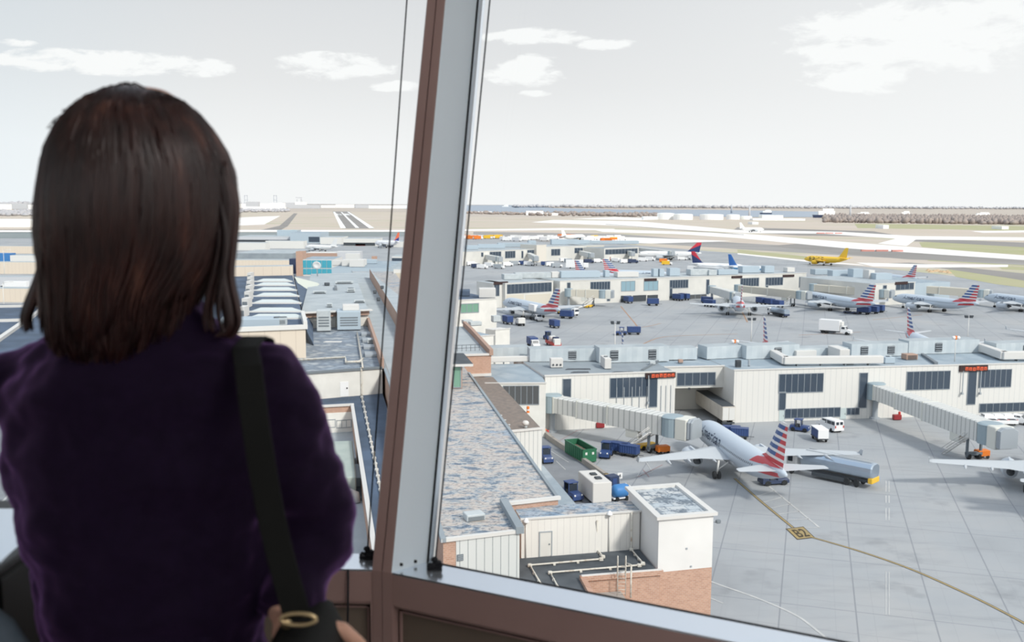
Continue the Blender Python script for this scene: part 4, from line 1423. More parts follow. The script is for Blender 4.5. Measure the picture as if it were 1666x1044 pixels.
# ---------------- covered walkways to the aircraft
def jetway(a, b, z0, z1, label, name='jet_bridge', beige=False, stair=True, cab=True, sc=1.0, group=None):
    """a: foot of the round stub by the wall; b: point on the ground under the cab; z0, z1: floor heights"""
    a, b = Vector((a[0], a[1], 0)), Vector((b[0], b[1], 0))
    L = (b - a).length
    t = thing(name, label, 'jet bridge', a, heading(a, b), group)
    body = M['tunnelbeige'] if beige else M['tunnelrib']
    MB().lathe([(1.6, z0 - .4), (1.75, z0 - .3), (1.75, z0 + 2.7), (1.85, z0 + 2.8), (1.6, z0 + 3.0), (.02, z0 + 3.1)], 18, 0, False).build('rotunda', M['shutter'], t)
    MB().lathe([(1.0, 0), (1.0, .3), (.55, .35), (.55, z0 - .5), (1.2, z0 - .3)], 12, 0, False).build('rotunda_column', M['grey'], t)
    cuts = [1.3, L * .27, L * .52, L - 2.6]
    for k in range(3):
        s0, s1 = cuts[k], cuts[k + 1]
        g = .12 * k
        rings = []
        for s in (s0 - (.6 if k else 0), s1):
            zf = z0 + (z1 - z0) * (s / L)
            w, h = 1.35 + g, 2.75 + 2 * g
            rings.append([(s, -w, zf - g - .15), (s, w, zf - g - .15), (s, w, zf + h - g - .12), (s, w - .25, zf + h - g), (s, -w + .25, zf + h - g), (s, -w, zf + h - g - .12)])
        MB().loft(rings).build('tunnel_section', body, t)
        w = 1.42 + g
        rr = []
        for s in (s0 - .15 - (.6 if k else 0), s0 + .15 - (.6 if k else 0)):
            zf = z0 + (z1 - z0) * (s / L)
            rr.append([(s, -w, zf - g - .25), (s, w, zf - g - .25), (s, w, zf + 2.8 + g), (s, -w, zf + 2.8 + g)])
        MB().loft(rr).build('tunnel_collar', M['tunnelplain'], t)
    if cab:
        MB().lathe([(1.7, z1 - .5), (2.0, z1 - .4), (2.0, z1 + 2.7), (2.1, z1 + 2.8), (1.7, z1 + 3.0), (.02, z1 + 3.1)], 18, 0, False, Matrix.Translation((L - 1.2, 0, 0))).build('cab_rotunda', M['shutter'], t, 'blue-grey shuttered cab drum')
        MB().cbox((L + 1.2, 0, z1 + 1.2), (2.2, 3.4, 3.6), .12).build('cab_hood', M['tunnelplain'], t)
        rg = []
        for s, q in ((L + 2.3, 0), (L + 2.6, .12), (L + 2.9, 0), (L + 3.2, .12), (L + 3.4, .02)):
            rg.append([(s, -1.5 - q, z1 - .2), (s, 1.5 + q, z1 - .2), (s, 1.5 + q, z1 + 2.5 + q), (s, .8, z1 + 3.0 + q), (s, -.8, z1 + 3.0 + q), (s, -1.5 - q, z1 + 2.5 + q)])
        MB().loft(rg).build('bellows', M['grey'], t)
    sd_ = L - 5.2
    zf = z0 + (z1 - z0) * sd_ / L
    d_ = MB()
    for y in (-1.25, 1.25):
        d_.box((sd_, y, zf / 2 + .3), (.4, .3, zf - .2))
    d_.box((sd_, 0, 1.0), (.7, 2.8, .5))
    d_.build('drive_column', M['midgrey'], t)
    for y in (-.9, .9):
        MB().wheel((sd_, y, .55), .55, .45, 'Y', 12, 0, 1).build('wheel', [M['black'], M['rim']], t)
    MB().cbox((L - 8.6, -.8, zf - 1.0), (2.6, 1.4, 1.6), .08).build('service_box', M['tunnelplain'], t)
    if stair:
        st_ = MB()
        e, w = Vector((L - 4.6, -1.8, zf - .2)), Vector((L - 8.8, -3.1, .2))
        for off in (-.35, .35):
            st_.tube([e + Vector((off * .2, off, 0)), w + Vector((off * .2, off, 0))], .09, 6)
            st_.tube([e + Vector((off * .2, off, 1.0)), w + Vector((off * .2, off, 1.0))], .06, 6)
        for k in range(10):
            q = e.lerp(w, k / 9)
            st_.box((q.x, q.y, q.z), (.3, .75, .05))
        st_.build('stair', M['coping'], t)
    return t
jetway(P(898, 702, 0), P(1104, 744, 0), 4.1, 4.0, 'near ribbed jet bridge reaching the nose of the big parked jet')
jetway(P(1423, 681, 0), P(1616, 760, 0), 4.3, 4.1, 'ribbed jet bridge sloping down to the jet cut off by the right edge')

# ---------------- second pier
zq = 10.0
c0, c1 = P(911, 457.5, zq), P(1312, 444, zq)
pc, AC, BC, nC = volume('pier_building', c0, c1, 24, zq, 'white middle pier across the far apron', mats=[M['wallfar'], M['roofpale']])
gl0, gl1 = P(822, 461, zq), P(900, 457, zq)
pg, AG, BG, nG = volume('pier_bridge', gl0, gl1, 16, zq, 'set-back glazed part of the middle pier, above two open bays', mats=[M['wallfar'], M['roofpale']])
window(pg, AG, BG, (825, 463, 897, 473.5), 12)
for bx in ((824, 480, 852, 491), (855, 479.5, 896, 490)):
    s0, z1 = onwall(AG, BG, bx[0], bx[1])
    s1, z0 = onwall(AG, BG, bx[2], bx[3])
    w = MB()
    wallbox(w, AG, BG, s0, s1, .1, z1, -.02, .1)
    w.build('bay_opening', M['tunnelbeige'], pg)
cl0, cl1 = P(760, 470, zq), P(826, 462, zq)
pl, AL_, BL_, nL_ = volume('pier_link', P(803, 461, zq), P(826, 460, zq), 14, zq, 'narrow white end of the middle pier beside its glazed part', mats=[M['wallfar'], M['roofpale']])
window(pl, AL_, BL_, (804, 462, 812, 481), 2)
led_sign(pl, AL_, BL_, (803, 458.5, 826, 462), None)
for bx, nb, gm in (((923, 460, 927.5, 474), 1, 'glassdark'), ((961, 459, 992, 470), 7, 'glassdark'), ((988, 471, 992, 489), 1, 'glassdark'), ((1011, 458, 1032.5, 472.5), 3, 'glassblue'), ((1048, 457.5, 1070, 471.5), 3, 'glassblue'),
                   ((1090, 456, 1119, 467.5), 7, 'glassdark'), ((1090, 468, 1093, 485), 1, 'glassdark'), ((1094, 481, 1149, 485), 6, 'glasswarm'), ((1149.5, 455, 1153, 478), 1, 'glassdark'),
                   ((1205, 453, 1234, 465), 7, 'glassdark'), ((1246, 452, 1273, 463), 6, 'glassdark'), ((1246, 464, 1249, 470), 1, 'glassdark'), ((1300.6, 450.6, 1304, 467), 1, 'glassdark')):
    window(pc, AC, BC, bx, nb, gm, 0, 'window', .2)
for bx in ((1010, 481, 1027, 493.5), (1029.5, 480.5, 1051, 493), (1053, 480, 1070, 492.5)):
    s0, z1 = onwall(AC, BC, bx[0], bx[1])
    s1, z0 = onwall(AC, BC, bx[2], bx[3])
    w = MB()
    wallbox(w, AC, BC, s0, s1, .1, z1, -.02, .12)
    w.build('bay_opening', M['darkgrey'], pc)
led_sign(pc, AC, BC, (1048, 453, 1068, 456.5), None)
led_sign(pc, AC, BC, (1190, 449, 1207, 452), None)
led_sign(pc, AC, BC, (1273.5, 447, 1291.5, 450), None)
r = random.Random(11)
for k, (x, y, L, Dp, H, lb) in enumerate([
        (835, 455, 8, 5, 2.2, 'pale unit at the left end of the middle pier roof'), (868, 453, 16, 4, 2.4, 'long pale unit on the roof of the glazed part of the middle pier'),
        (905, 452, 4, 4, 2.5, 'white box above the corner of the middle pier'), (945, 452, 18, 5, 2.8, 'long low enclosure left of the blue tail fin on the middle pier roof'),
        (988, 451, 2, 3, 3.0, 'narrow grey unit right of the blue tail fin'), (1022, 451, 10, 5, 2.2, 'white deck unit beside the striped tail on the middle pier roof'),
        (1067, 450, 2.2, 3, 3.4, 'first of two slim grey units at the middle of the middle pier roof'), (1077, 450, 2.2, 3, 3.4, 'second of two slim grey units at the middle of the middle pier roof'),
        (1098, 449, 5, 4, 3.4, 'angled grey unit on the middle pier roof'), (1140, 448, 10, 5, 2.6, 'pale unit under the second red-tailed jet'),
        (1160, 448, 4, 4, 2.4, 'cluttered unit on the middle pier roof, next to the pale one'), (1185, 447, 10, 5, 2.2, 'low wide unit under the blue jet on the middle pier roof'),
        (1222, 444, 9, 5, 3.0, 'pale blue box on the middle pier roof, before the blue jet tail'), (1252, 444, 5, 4, 3.2, 'domed blue-grey unit on the middle pier roof'),
        (1287, 443, 4, 4, 2.2, 'white box at the right end of the middle pier roof')]):
    roofbox(x, y, zq, L, Dp, H, 'rooftop_unit', lb, 'rooftop unit', 'coping' if 'white' in lb else ('unitside' if 'grey' in lb or 'blue' in lb else 'unit'), .25)
# grey lower wing at its right
w0, w1 = P(1318, 447, 9.0), P(1425, 462, 9.0)
pw, AW, BW, nW = volume('pier_building', P(1316, 452, 8.6), P(1424, 463, 8.6), 44, 8.6, 'grey lower wing at the right end of the middle pier', mats=[M['unitside'], M['roofblue']])
for bx in ((1326, 457, 1336, 465), (1346, 459, 1356, 468), (1364, 464, 1374, 469)):
    window(pw, AW, BW, bx, 2, 'glassdark', 0, 'window', .2)
pe, AE, BE, nE = volume('pier_building', P(1424, 462, 9.2), P(1489, 459, 9.2), 44, 9.2, 'white end block of the middle pier with dark windows under its sign', mats=[M['wallfar'], M['roofpale']])
window(pe, AE, BE, (1458, 461, 1486, 470), 4, 'glassdark', 0, 'window', .2)
window(pe, AE, BE, (1437, 464.5, 1442, 469), 1, 'glassdark', 0, 'window', .2)
led_sign(pe, AE, BE, (1456, 458.5, 1476, 462), None)
for k, (x, y, L, H, lb) in enumerate([(1340, 447, 9, 2.5, 'first unit on the grey wing roof, behind a jet'), (1372, 450, 11, 2.8, 'second, widest unit on the grey wing roof'), (1396, 452, 5, 4.0, 'tall narrow unit on the grey wing roof'),
                                     (1418, 455, 3, 4.2, 'white upright unit at the right of the grey wing roof'), (1438, 456, 8, 3.0, 'blue-grey unit on the end block of the middle pier')]):
    roofbox(x, y, 8.8, L, 5, H, 'rooftop_unit', lb, 'rooftop unit', 'unitside' if k != 3 else 'coping', .2)
jetway(P(925, 497, 0), P(985, 499, 0), 4.2, 4.0, 'jet bridge at the left gate of the middle pier, by the striped tail', beige=True)
jetway(P(1158, 491, 0), P(1196, 503, 0), 4.2, 4.0, 'short jet bridge in front of the jet parked nose-on at the middle pier')
jetway(P(1200, 489, 0), P(1306, 500, 0), 4.2, 3.9, 'long beige jet bridge to the left jet at the middle pier', beige=True)
jetway(P(1322, 487, 0), P(1440, 497, 0), 4.2, 3.9, 'beige jet bridge behind the jet in the middle of the row', beige=True)
jetway(P(1460, 488, 0), P(1600, 497, 0), 4.4, 3.9, 'beige jet bridge to the jet at the right edge of the row', beige=True)

# ---------------- far pier
zf_ = 9.4
f0, f1 = P(752, 410, zf_), P(874, 405, zf_)
pf, AF, BF, nF = volume('pier_building', f0, f1, 40, zf_, 'far pier left part with two dark windows', mats=[M['wallfar'], M['roofpale']])
for bx, nb in (((797, 410, 815, 418.5), 4), ((822, 409, 838, 419), 4), ((783, 411, 786, 417), 1), ((848.5, 408.5, 851, 419.5), 1), ((858, 407, 872, 413), 4)):
    window(pf, AF, BF, bx, nb, 'glassdark', 0, 'window', .25)
pt, AT, BT, nT = volume('pier_tower', P(873, 398.5, 12.5), P(889, 398, 12.5), 18, 12.5, 'taller beige block standing in the middle of the far pier', mats=[mat('far_beige', S(222, 216, 206, KW), .7), M['roofpale']])
ph_, AH, BH, nH = volume('pier_building', P(889, 401.5, 10.5), P(954, 400, 10.5), 36, 10.5, 'far pier section right of the taller block', mats=[M['wallfar'], M['roofpale']])
for bx in ((897, 405.5, 911, 415), (935, 403.5, 948, 411)):
    window(ph_, AH, BH, bx, 3, 'glassdark', 0, 'window', .25)
pj, AJ, BJ, nJ = volume('pier_building', P(954, 399.5, 10.5), P(983, 399, 10.5), 36, 10.5, 'beige windowless section of the far pier', mats=[mat('far_beige_wall', S(214, 208, 196, KW), .7), M['roofpale']])
pk, AK, BK, nK = volume('pier_building', P(983, 404, 9.5), P(1039, 402, 9.5), 30, 9.5, 'glazed right end of the far pier', mats=[M['wallfar'], M['roofgrey']])
window(pk, AK, BK, (985, 406, 1037, 411.5), 10, 'glassdark', 0, 'window', .25)
for k, (x, y, L, H, z, lb) in enumerate([(800, 404, 20, 2.8, zf_, 'pale unit on the left of the far pier roof'), (838, 402, 26, 3, zf_, 'long pale unit on the far pier roof'), (768, 406, 9, 2.8, zf_, 'unit at the left end of the far pier roof'),
                                        (866, 400, 6, 4, zf_, 'upright unit left of the taller far block'), (920, 398, 22, 4.0, 10.5, 'curved grey unit on the far pier roof, right of the taller block'), (948, 397, 12, 3.0, 10.5, 'small unit on the far pier roof'), (1000, 397, 40, 2.5, 10.2, 'long flat unit over the glazed end of the far pier')]):
    roofbox(x, y, z, L, 8, H, 'rooftop_unit', lb, 'rooftop unit', 'unitside', .1)
jetway(P(779, 428, 0), P(812, 434, 0), 4.2, 4.0, 'white jet bridge at the left of the far pier', stair=False)
jetway(P(856, 424, 0), P(872, 433, 0), 4.2, 4.0, 'white jet bridge beside the taller far block', stair=False)
jetway(P(929, 419, 0), P(962, 427, 0), 4.2, 4.0, 'white jet bridge right of the taller far block', stair=False)
jetway(P(992, 416, 0), P(1028, 424, 0), 4.2, 4.0, 'white jet bridge at the glazed end of the far pier', stair=False)
jetway(P(1036, 416, 0), P(1092, 423, 0), 4.2, 4.0, 'long white jet bridge under the red-tailed jet at the far pier', stair=False)

# ---------------- the blocks where the middle pier joins the concourse
zk = 13.9
rk = MB()
q = [P(757, 579, zk), P(799, 577.5, zk), P(770, 545, zk), P(756, 531, zk), P(735, 531, zk), P(715, 579, zk)]
ro = rk.prism(q, 0, zk, 0, 1).build('brick_rooftop_block', [M['brick'], M['roofpale']], label='brown brick block with a railed pale roof, behind the gravel roof', cat='building')
c = MB()
coping(c, q[0], q[1], zk, .5, .35)
c.build('coping', M['coping'], ro)
c = MB()
coping(c, q[1], q[2], zk, .7, 1.1)
coping(c, q[2], q[3], zk, .7, 1.1)
c.build('parapet', M['brickplain'], ro)
s0, z0 = onwall(q[0], q[1], 760, 612)
w = MB()
wallbox(w, q[0], q[1], 0, (q[1] - q[0]).length, zg, zg + .5, 0, .3)
w.build('base_coping', M['coping'], ro)
t = thing('roof_railing', 'thin dark railing across the pale roof of the brick block', 'railing', P(737, 572, zk), heading(P(737, 572, zk), P(780, 570, zk)))
Lr = (P(780, 570, zk) - P(737, 572, zk)).length
b_ = MB()
for k in range(7):
    b_.tube([(Lr * k / 6, 0, 0), (Lr * k / 6, 0, 1.2)], .04, 6)
b_.build('post', M['darkgrey'], t)
b_ = MB()
for z in (.6, 1.2):
    b_.tube([(0, 0, z), (Lr, 0, z)], .04, 6)
b_.build('rail', M['darkgrey'], t)
zh = 9.5
ha, hb_ = P(776, 545, zh), P(803, 544, zh)
h1, HA, HB, nHH = volume('link_building', P(771, 548, zh), P(803, 545.5, zh), 26, zh, 'pale roofed link block left of the free-standing white wall', mats=[M['cream'], M['roofblue']])
h2, HA2, HB2, n_ = volume('link_building', P(806, 537, zh), P(829.5, 534.5, zh), 4, zh, 'free-standing white wall block at the edge of the far apron', mats=[M['cream'], M['coping']])
zi = 15.0
i1o, IA, IB, n_ = volume('link_building', P(735, 489, zi), P(808, 486, zi), 18, zi, 'white block with a green window, left of the far apron', mats=[M['cream'], M['roofslate']])
window(i1o, IA, IB, (750, 495, 778, 507), 3, 'glassgreen', 0, 'window', .2)
roofbox(793, 485, zi, 4.8, 4.5, 2.6, 'rooftop_unit', 'white box on the roof of the block with the green window', 'rooftop unit', 'coping', .05)
roofbox(748, 482, zi, 6, 6, 1.5, 'rooftop_unit', 'slate blue raised roof on the block with the green window', 'rooftop unit', 'roofslate', .05)
for k, (x, y, L, H, lb) in enumerate([(762, 527, 2.5, .9, 'first grey duct on the pale link roof'), (775, 530, 3.2, .9, 'second grey duct on the pale link roof'), (809, 524, 2.2, 1.6, 'round-topped pale unit at the corner of the pale link roof')]):
    roofbox(x, y, zh, L, 2, H, 'rooftop_unit', lb, 'rooftop unit', 'unit', .4)
# ------------------------------------------------------------------ airliners
PROFILE = [(0.0, .06, 3.30), (.35, .48, 3.33), (.9, .83, 3.40), (1.7, 1.18, 3.50), (2.8, 1.52, 3.60), (4.2, 1.80, 3.70), (5.8, 1.95, 3.75), (7.5, 1.98, 3.75),
           (12, 1.98, 3.75), (17, 1.98, 3.75), (21.5, 1.98, 3.75), (24, 1.88, 3.82), (26.5, 1.66, 4.02), (29, 1.30, 4.32), (31.2, .88, 4.62), (32.8, .52, 4.80), (33.8, .22, 4.88)]
HALF = 16.9
def fus_at(s):
    for (a, ra, za), (b, rb, zb) in zip(PROFILE, PROFILE[1:]):
        if a <= s <= b:
            f = (s - a) / (b - a)
            return ra + (rb - ra) * f, za + (zb - za) * f
    return PROFILE[-1][1:]
def skin(s, ang, off=0.0):
    """a point on the hull: s metres aft of the nose, ang from straight up, port side positive"""
    r, z = fus_at(s)
    return (HALF - s, (r + off) * math.sin(ang), z + (r + off) * 1.03 * math.cos(ang))

def striped(name, silver, fin=False):
    """tail in red, white and blue bars: blue ahead, red behind"""
    m = mat(name, silver, .4, 0, .5)
    tc = N(m, 'ShaderNodeTexCoord')
    sx = N(m, 'ShaderNodeSeparateXYZ')
    LK(m, tc.outputs['Object'], sx.inputs[0])
    x, z = sx.outputs['X'], sx.outputs['Z']
    white, red, blue = S(238, 238, 238, KW), S(206, 62, 72, KW), S(48, 88, 150, KW)
    fr = mth(m, 'FRACT', mth(m, 'DIVIDE', mth(m, 'SUBTRACT', z, 5.62), 1.04))
    bar = mth(m, 'LESS_THAN', fr, .60)
    split = mth(m, 'SUBTRACT', -13.0, mth(m, 'MULTIPLY', mth(m, 'SUBTRACT', z, 5.6), .57))
    isred = mth(m, 'MAXIMUM', mth(m, 'LESS_THAN', x, split), mth(m, 'LESS_THAN', z, 6.4))
    c = mixc(m, bar, white, mixc(m, isred, blue, red))
    # broad slanted red bars on the rear hull
    s = mth(m, 'ADD', z, mth(m, 'MULTIPLY', mth(m, 'ADD', x, 9.0), .10))
    b1 = mth(m, 'MULTIPLY', mth(m, 'GREATER_THAN', s, 4.75), mth(m, 'LESS_THAN', s, 5.55))
    b2 = mth(m, 'MULTIPLY', mth(m, 'GREATER_THAN', s, 3.5), mth(m, 'LESS_THAN', s, 4.15))
    b = mth(m, 'MAXIMUM', mth(m, 'MULTIPLY', b1, mth(m, 'LESS_THAN', x, mth(m, 'SUBTRACT', -3.6, z))), mth(m, 'MULTIPLY', b2, mth(m, 'LESS_THAN', x, mth(m, 'SUBTRACT', -6.6, z))))
    hull = mixc(m, mth(m, 'MULTIPLY', b, mth(m, 'GREATER_THAN', x, -15.6)), silver, red)
    LK(m, c if fin else hull, bsdf(m).inputs['Base Color'])
    return m

def twotone(name, low, high, zsplit, slope=0.0, x0=0.0, rough=.4):
    m = mat(name, low, rough, 0, .5)
    tc = N(m, 'ShaderNodeTexCoord')
    sx = N(m, 'ShaderNodeSeparateXYZ')
    LK(m, tc.outputs['Object'], sx.inputs[0])
    s = mth(m, 'ADD', sx.outputs['Z'], mth(m, 'MULTIPLY', mth(m, 'SUBTRACT', sx.outputs['X'], x0), slope))
    LK(m, mixc(m, mth(m, 'GREATER_THAN', s, zsplit), low, high), bsdf(m).inputs['Base Color'])
    return m

SILV = S(206, 218, 230, 1.2)
def wing_sections(side, secs, prof=((0, 0), (.08, .055), (.3, .075), (.65, .045), (1, .004), (.65, -.02), (.3, -.045), (.08, -.035))):
    """secs: (span position, leading edge x, chord, height)"""
    return [[(le - c * f, side * y, z + c * t * th) for f, t in prof] for y, le, c, z, th in secs]

def airliner(name, label, livery, text=None, group=None):
    t = thing(name, label, 'airliner', (0, 0, 0), 0, group)
    hull = {'silver': striped('striped_tail_paint', SILV), 'white': mat('airliner_white', S(246, 246, 244, KW), .4, 0, .5), 'yellow': mat('airliner_yellow', S(250, 206, 70, KW), .45, 0, .4),
            'redtail': mat('airliner_white_gloss', S(248, 248, 248, KW), .4, 0, .5), 'blue': twotone('blue_belly_paint', S(70, 150, 200, KW), S(240, 244, 248, KW), 4.4), 'hotail': mat('airliner_pale', S(226, 228, 234, KW), .4)}[livery]
    finm = {'silver': striped('striped_fin_paint', SILV, True), 'white': hull, 'yellow': hull, 'blue': mat('deep_blue_fin', S(58, 110, 180, KW), .4),
            'redtail': twotone('red_blue_fin', S(44, 62, 110, KW), S(208, 54, 72, KW), 8.2, .55, -13.0), 'hotail': twotone('orange_fin', S(64, 70, 140, KW), S(240, 120, 84, KW), 7.0, .4, -13)}[livery]
    wingm = M['yellow'] if livery == 'yellow' else M['winggrey']
    f = MB()
    n = 22
    f.loft([[skin(s, 2 * PI * k / n) for k in range(n)] for s, _, _ in PROFILE], 0, True)
    f.loft([[(HALF - s, w * a, 2.35 + h * b) for a, b in ((-1, .5), (-.8, -.5), (0, -1), (.8, -.5), (1, .5), (0, .9))] for s, w, h in ((9.5, .3, .2), (11.5, 1.7, .75), (16, 1.95, .85), (19.5, 1.7, .75), (22, .3, .2))], 1, True)
    f.build('fuselage', [hull, wingm], t)
    for sd_ in (1, -1):
        w = MB()
        w.loft(wing_sections(sd_, [(1.2, 5.6, 7.3, 2.75, 1.7), (6.3, 2.4, 4.1, 3.2, 1.5), (16.6, -3.9, 1.75, 4.15, 1.2), (17.0, -4.5, .9, 4.2, 1.0)]), 0, False)
        w.loft([[(-4.3, sd_ * 17.0, 4.0), (-5.7, sd_ * 17.0, 4.0), (-5.9, sd_ * 17.02, 4.9), (-5.3, sd_ * 17.02, 4.9)], [(-4.3, sd_ * 17.08, 4.0), (-5.7, sd_ * 17.08, 4.0), (-5.9, sd_ * 17.08, 4.9), (-5.3, sd_ * 17.08, 4.9)]])
        wo = w.build('wing', wingm, t)
        for y, x0 in ((4.3, -1.2), (8.6, -2.2), (12.2, -4.0)):
            zz = 2.75 + (y - 1.2) * .094
            MB().loft([[(x0 + dx, sd_ * y + rr * math.cos(a), zz - .12 + rr * .8 * math.sin(a)) for a in (0, PI / 3, 2 * PI / 3, PI, 4 * PI / 3, 5 * PI / 3)] for dx, rr in ((1.6, .04), (.8, .22), (-.6, .24), (-1.7, .04))], 0, True).build('flap_fairing', wingm, wo)
        h = MB()
        h.loft(wing_sections(sd_, [(.5, -11.6, 3.6, 4.95, 1.1), (6.2, -14.9, 1.5, 5.45, 1.0), (6.35, -15.3, .9, 5.46, .8)]), 0, False)
        h.build('tailplane', wingm, t)
        e = MB()
        Me = Matrix.Translation((4.6, sd_ * 5.75, 1.95)) @ Matrix.Rotation(PI / 2, 4, 'Y')
        e.lathe([(.95, -2.9), (1.08, -2.2), (1.22, -1.0), (1.25, .3), (1.18, 1.1), (1.12, 1.25), (1.02, 1.2), (1.0, .5)], 20, 0, True, Me)
        e.lathe([(.28, -4.0), (.5, -3.3), (.62, -2.7), (.62, -2.2)], 14, 1, True, Me)
        e.box((3.0, sd_ * 5.75, 3.0), (3.6, .3, .9), 0, 0)
        eo = e.build('engine', [wingm if livery != 'silver' else M['silver'], M['darkgrey']], t)
        g = MB()
        g.lathe([(.99, .45), (.3, .45), (.16, .6), (.01, .9)], 16, 0, False, Me)
        g.lathe([(.94, -2.85), (.6, -2.8)], 16, 0, False, Me)
        g.build('fan', M['darkgrey'], eo)
        g = MB()
        g.tube([(-1.6, sd_ * 3.5, 2.8), (-1.6, sd_ * 3.7, .75)], .16, 8)
        g.tube([(-1.6, sd_ * 2.0, 2.5), (-1.6, sd_ * 3.6, 1.4)], .09, 6)
        go = g.build('main_gear', M['offwhite'], t)
        for dy in (-.34, .34):
            MB().wheel((-1.6, sd_ * 3.75 + dy, .58), .58, .4, 'Y', 14, 0, 1).build('wheel', [M['black'], M['rim']], go)
    fin = MB()
    th = .2
    secs = [(5.2, -7.6, 8.2, .24), (6.2, -10.2, 5.8, .22), (11.6, -14.4, 2.5, .12), (11.85, -14.9, 1.9, .06)]
    nz = 26
    rings = []
    for k in range(nz + 1):
        z = 5.2 + (11.85 - 5.2) * k / nz
        for a, b in zip(secs, secs[1:]):
            if a[0] <= z <= b[0] + 1e-6:
                q = (z - a[0]) / (b[0] - a[0])
                le, ch, tk = (a[j] + (b[j] - a[j]) * q for j in (1, 2, 3))
        rings.append([(le, 0, z), (le - ch * .25, tk, z), (le - ch * .6, tk * .8, z), (le - ch, 0, z), (le - ch * .6, -tk * .8, z), (le - ch * .25, -tk, z)])
    fin.loft(rings)
    fin.build('tail_fin', finm, t)
    g = MB()
    g.tube([(12.4, 0, 2.2), (12.2, 0, .5)], .12, 8)
    g.tube([(12.25, -.3, .45), (12.25, .3, .45)], .08, 6)
    go = g.build('nose_gear', M['offwhite'], t)
    for dy in (-.24, .24):
        MB().wheel((12.2, dy, .4), .4, .22, 'Y', 12, 0, 1).build('wheel', [M['black'], M['rim']], go)
    ck = MB()
    for sd_ in (1, -1):
        for a0, a1, s0, s1 in ((.06, .40, 1.25, 1.95), (.43, .74, 1.4, 2.2), (.78, 1.0, 1.7, 2.6)):
            ck.add([skin(s0 + .15, sd_ * a0, .02), skin(s0 + .15, sd_ * a1, .02), skin(s1, sd_ * a1, .02), skin(s1, sd_ * a0, .02)], [(0, 1, 2, 3)])
    ck.build('cockpit_windows', M['cockpit'], t)
    wn = MB()
    for sd_ in (1, -1):
        for k in range(38):
            s = 6.4 + k * .535
            if s > 27:
                continue
            wn.add([skin(s, sd_ * 1.30, .015), skin(s, sd_ * 1.46, .015), skin(s + .24, sd_ * 1.46, .015), skin(s + .24, sd_ * 1.30, .015)], [(0, 1, 2, 3)])
    wn.build('cabin_windows', M['midgrey'], t)
    dr = MB()
    for sd_ in (1, -1):
        for s in (4.9, 28.0):
            q = [(s, .98), (s + .85, .98), (s + .85, 1.78), (s, 1.78)]
            for i in range(4):
                (s0, a0), (s1, a1) = q[i], q[(i + 1) % 4]
                ds, da = (0, .03) if abs(s1 - s0) > .01 else (.06, 0)
                dr.add([skin(s0, sd_ * a0, .014), skin(s1, sd_ * a1, .014), skin(s1 + ds, sd_ * (a1 + da), .014), skin(s0 + ds, sd_ * (a0 + da), .014)], [(0, 1, 2, 3)])
    dr.build('cabin_doors', M['grey'], t)
    if text:
        body, size, s0, stretch, colr, a_base = text
        for sd_ in (1, -1):
            vs_, fs_ = lettering(body, size)
            wx = max(v[0] for v in vs_)
            out_ = []
            for v in vs_:
                xx = v[0] * stretch
                s = s0 + xx if sd_ == 1 else s0 + wx * stretch - xx
                r, z = fus_at(s)
                out_.append(skin(s, sd_ * (a_base - v[1] / r), .03))
            MB().add(out_, fs_).build('hull_lettering', colr, t)
    return t

def place(t, nose, zn, tail, zt, k=1.08, stretch=None):
    """put an airliner so that its nose and tail cone stand where the photo has them"""
    a, b = P(*nose, zn * k), P(*tail, zt * k)
    d = a - b
    L = math.hypot(d.x, d.y)
    t.location = ((a.x + b.x) / 2, (a.y + b.y) / 2, 0)
    t.rotation_euler = (0, 0, math.atan2(d.y, d.x))
    sx_ = stretch if stretch else L / 33.8
    t.scale = (sx_, k, k)
    return t

LETC = mat('hull_lettering_grey', S(60, 74, 98, KW), .5)
LETB = mat('hull_lettering_black', S(50, 46, 40, KW), .5)
LETBL = mat('hull_lettering_blue', S(70, 110, 160, KW), .5)
AM = ('American', 2.25, 5.9, 1.0, LETC, 1.55)
j1 = airliner('airliner', 'nearest whole silver jet, striped tail towards us, at the ribbed jet bridge', 'silver', AM)
place(j1, (1137, 694), 3.4, (1279, 773), 4.9, 1.03)
tip1 = P(1028, 748, 4.3)
tip2 = P(1512, 748, 4.3)
h2 = math.radians(68)
j2 = dup(j1, (0, 0, 0), h2, 'silver jet cut off by the right edge, only left wing and nose in view')
j2.location = tip2 - Vector((-4.4 * 1.1 * math.cos(h2) - 17.5 * math.sin(h2), -4.4 * 1.1 * math.sin(h2) + 17.5 * math.cos(h2), 4.3))
def behind(fin_px, tail_y, tail_z, hd, label, k=1.05, lk=1.1):
    """a jet nose-in on the far side of the near pier: tail placed from its fin tip"""
    top = P(*fin_px, 11.85 * k)
    o = dup(j1, (0, 0, 0), hd, label)
    o.scale = (lk, k, k)
    c_, s_ = math.cos(hd), math.sin(hd)
    lx = -15.8 * lk
    o.location = (top.x - c_ * lx, top.y - s_ * lx, 0)
    return o
behind((1012, 534), 0, 0, math.radians(-91), 'silver jet mostly hidden behind the near pier roof, tail fin near the double lamp post', .95)
behind((1243.5, 514), 0, 0, math.radians(-94), 'silver jet behind the near pier roof, tail towards us, between ribbed plant enclosures')
behind((1478, 500), 0, 0, math.radians(-96), 'silver jet behind the near pier roof, fin left of the beacon lamp')
behind((1712, 488), 0, 0, math.radians(-96), 'silver jet behind the near pier at the right edge, only a tailplane showing')
def american(nose, zn, tail, zt, label, k=1.05, stretch=None):
    o = dup(j1, (0, 0, 0), 0, label)
    return place(o, nose, zn, tail, zt, k, stretch)
american((819, 492), 3.3, (911, 504), 4.9, 'silver jet at the left of the far apron, white catering box against its flank', 1.08)
american((1196, 488), 3.3, (1208, 499), 4.9, 'silver jet seen from straight behind at the middle pier, by a tanker', 1.1, 1.1)
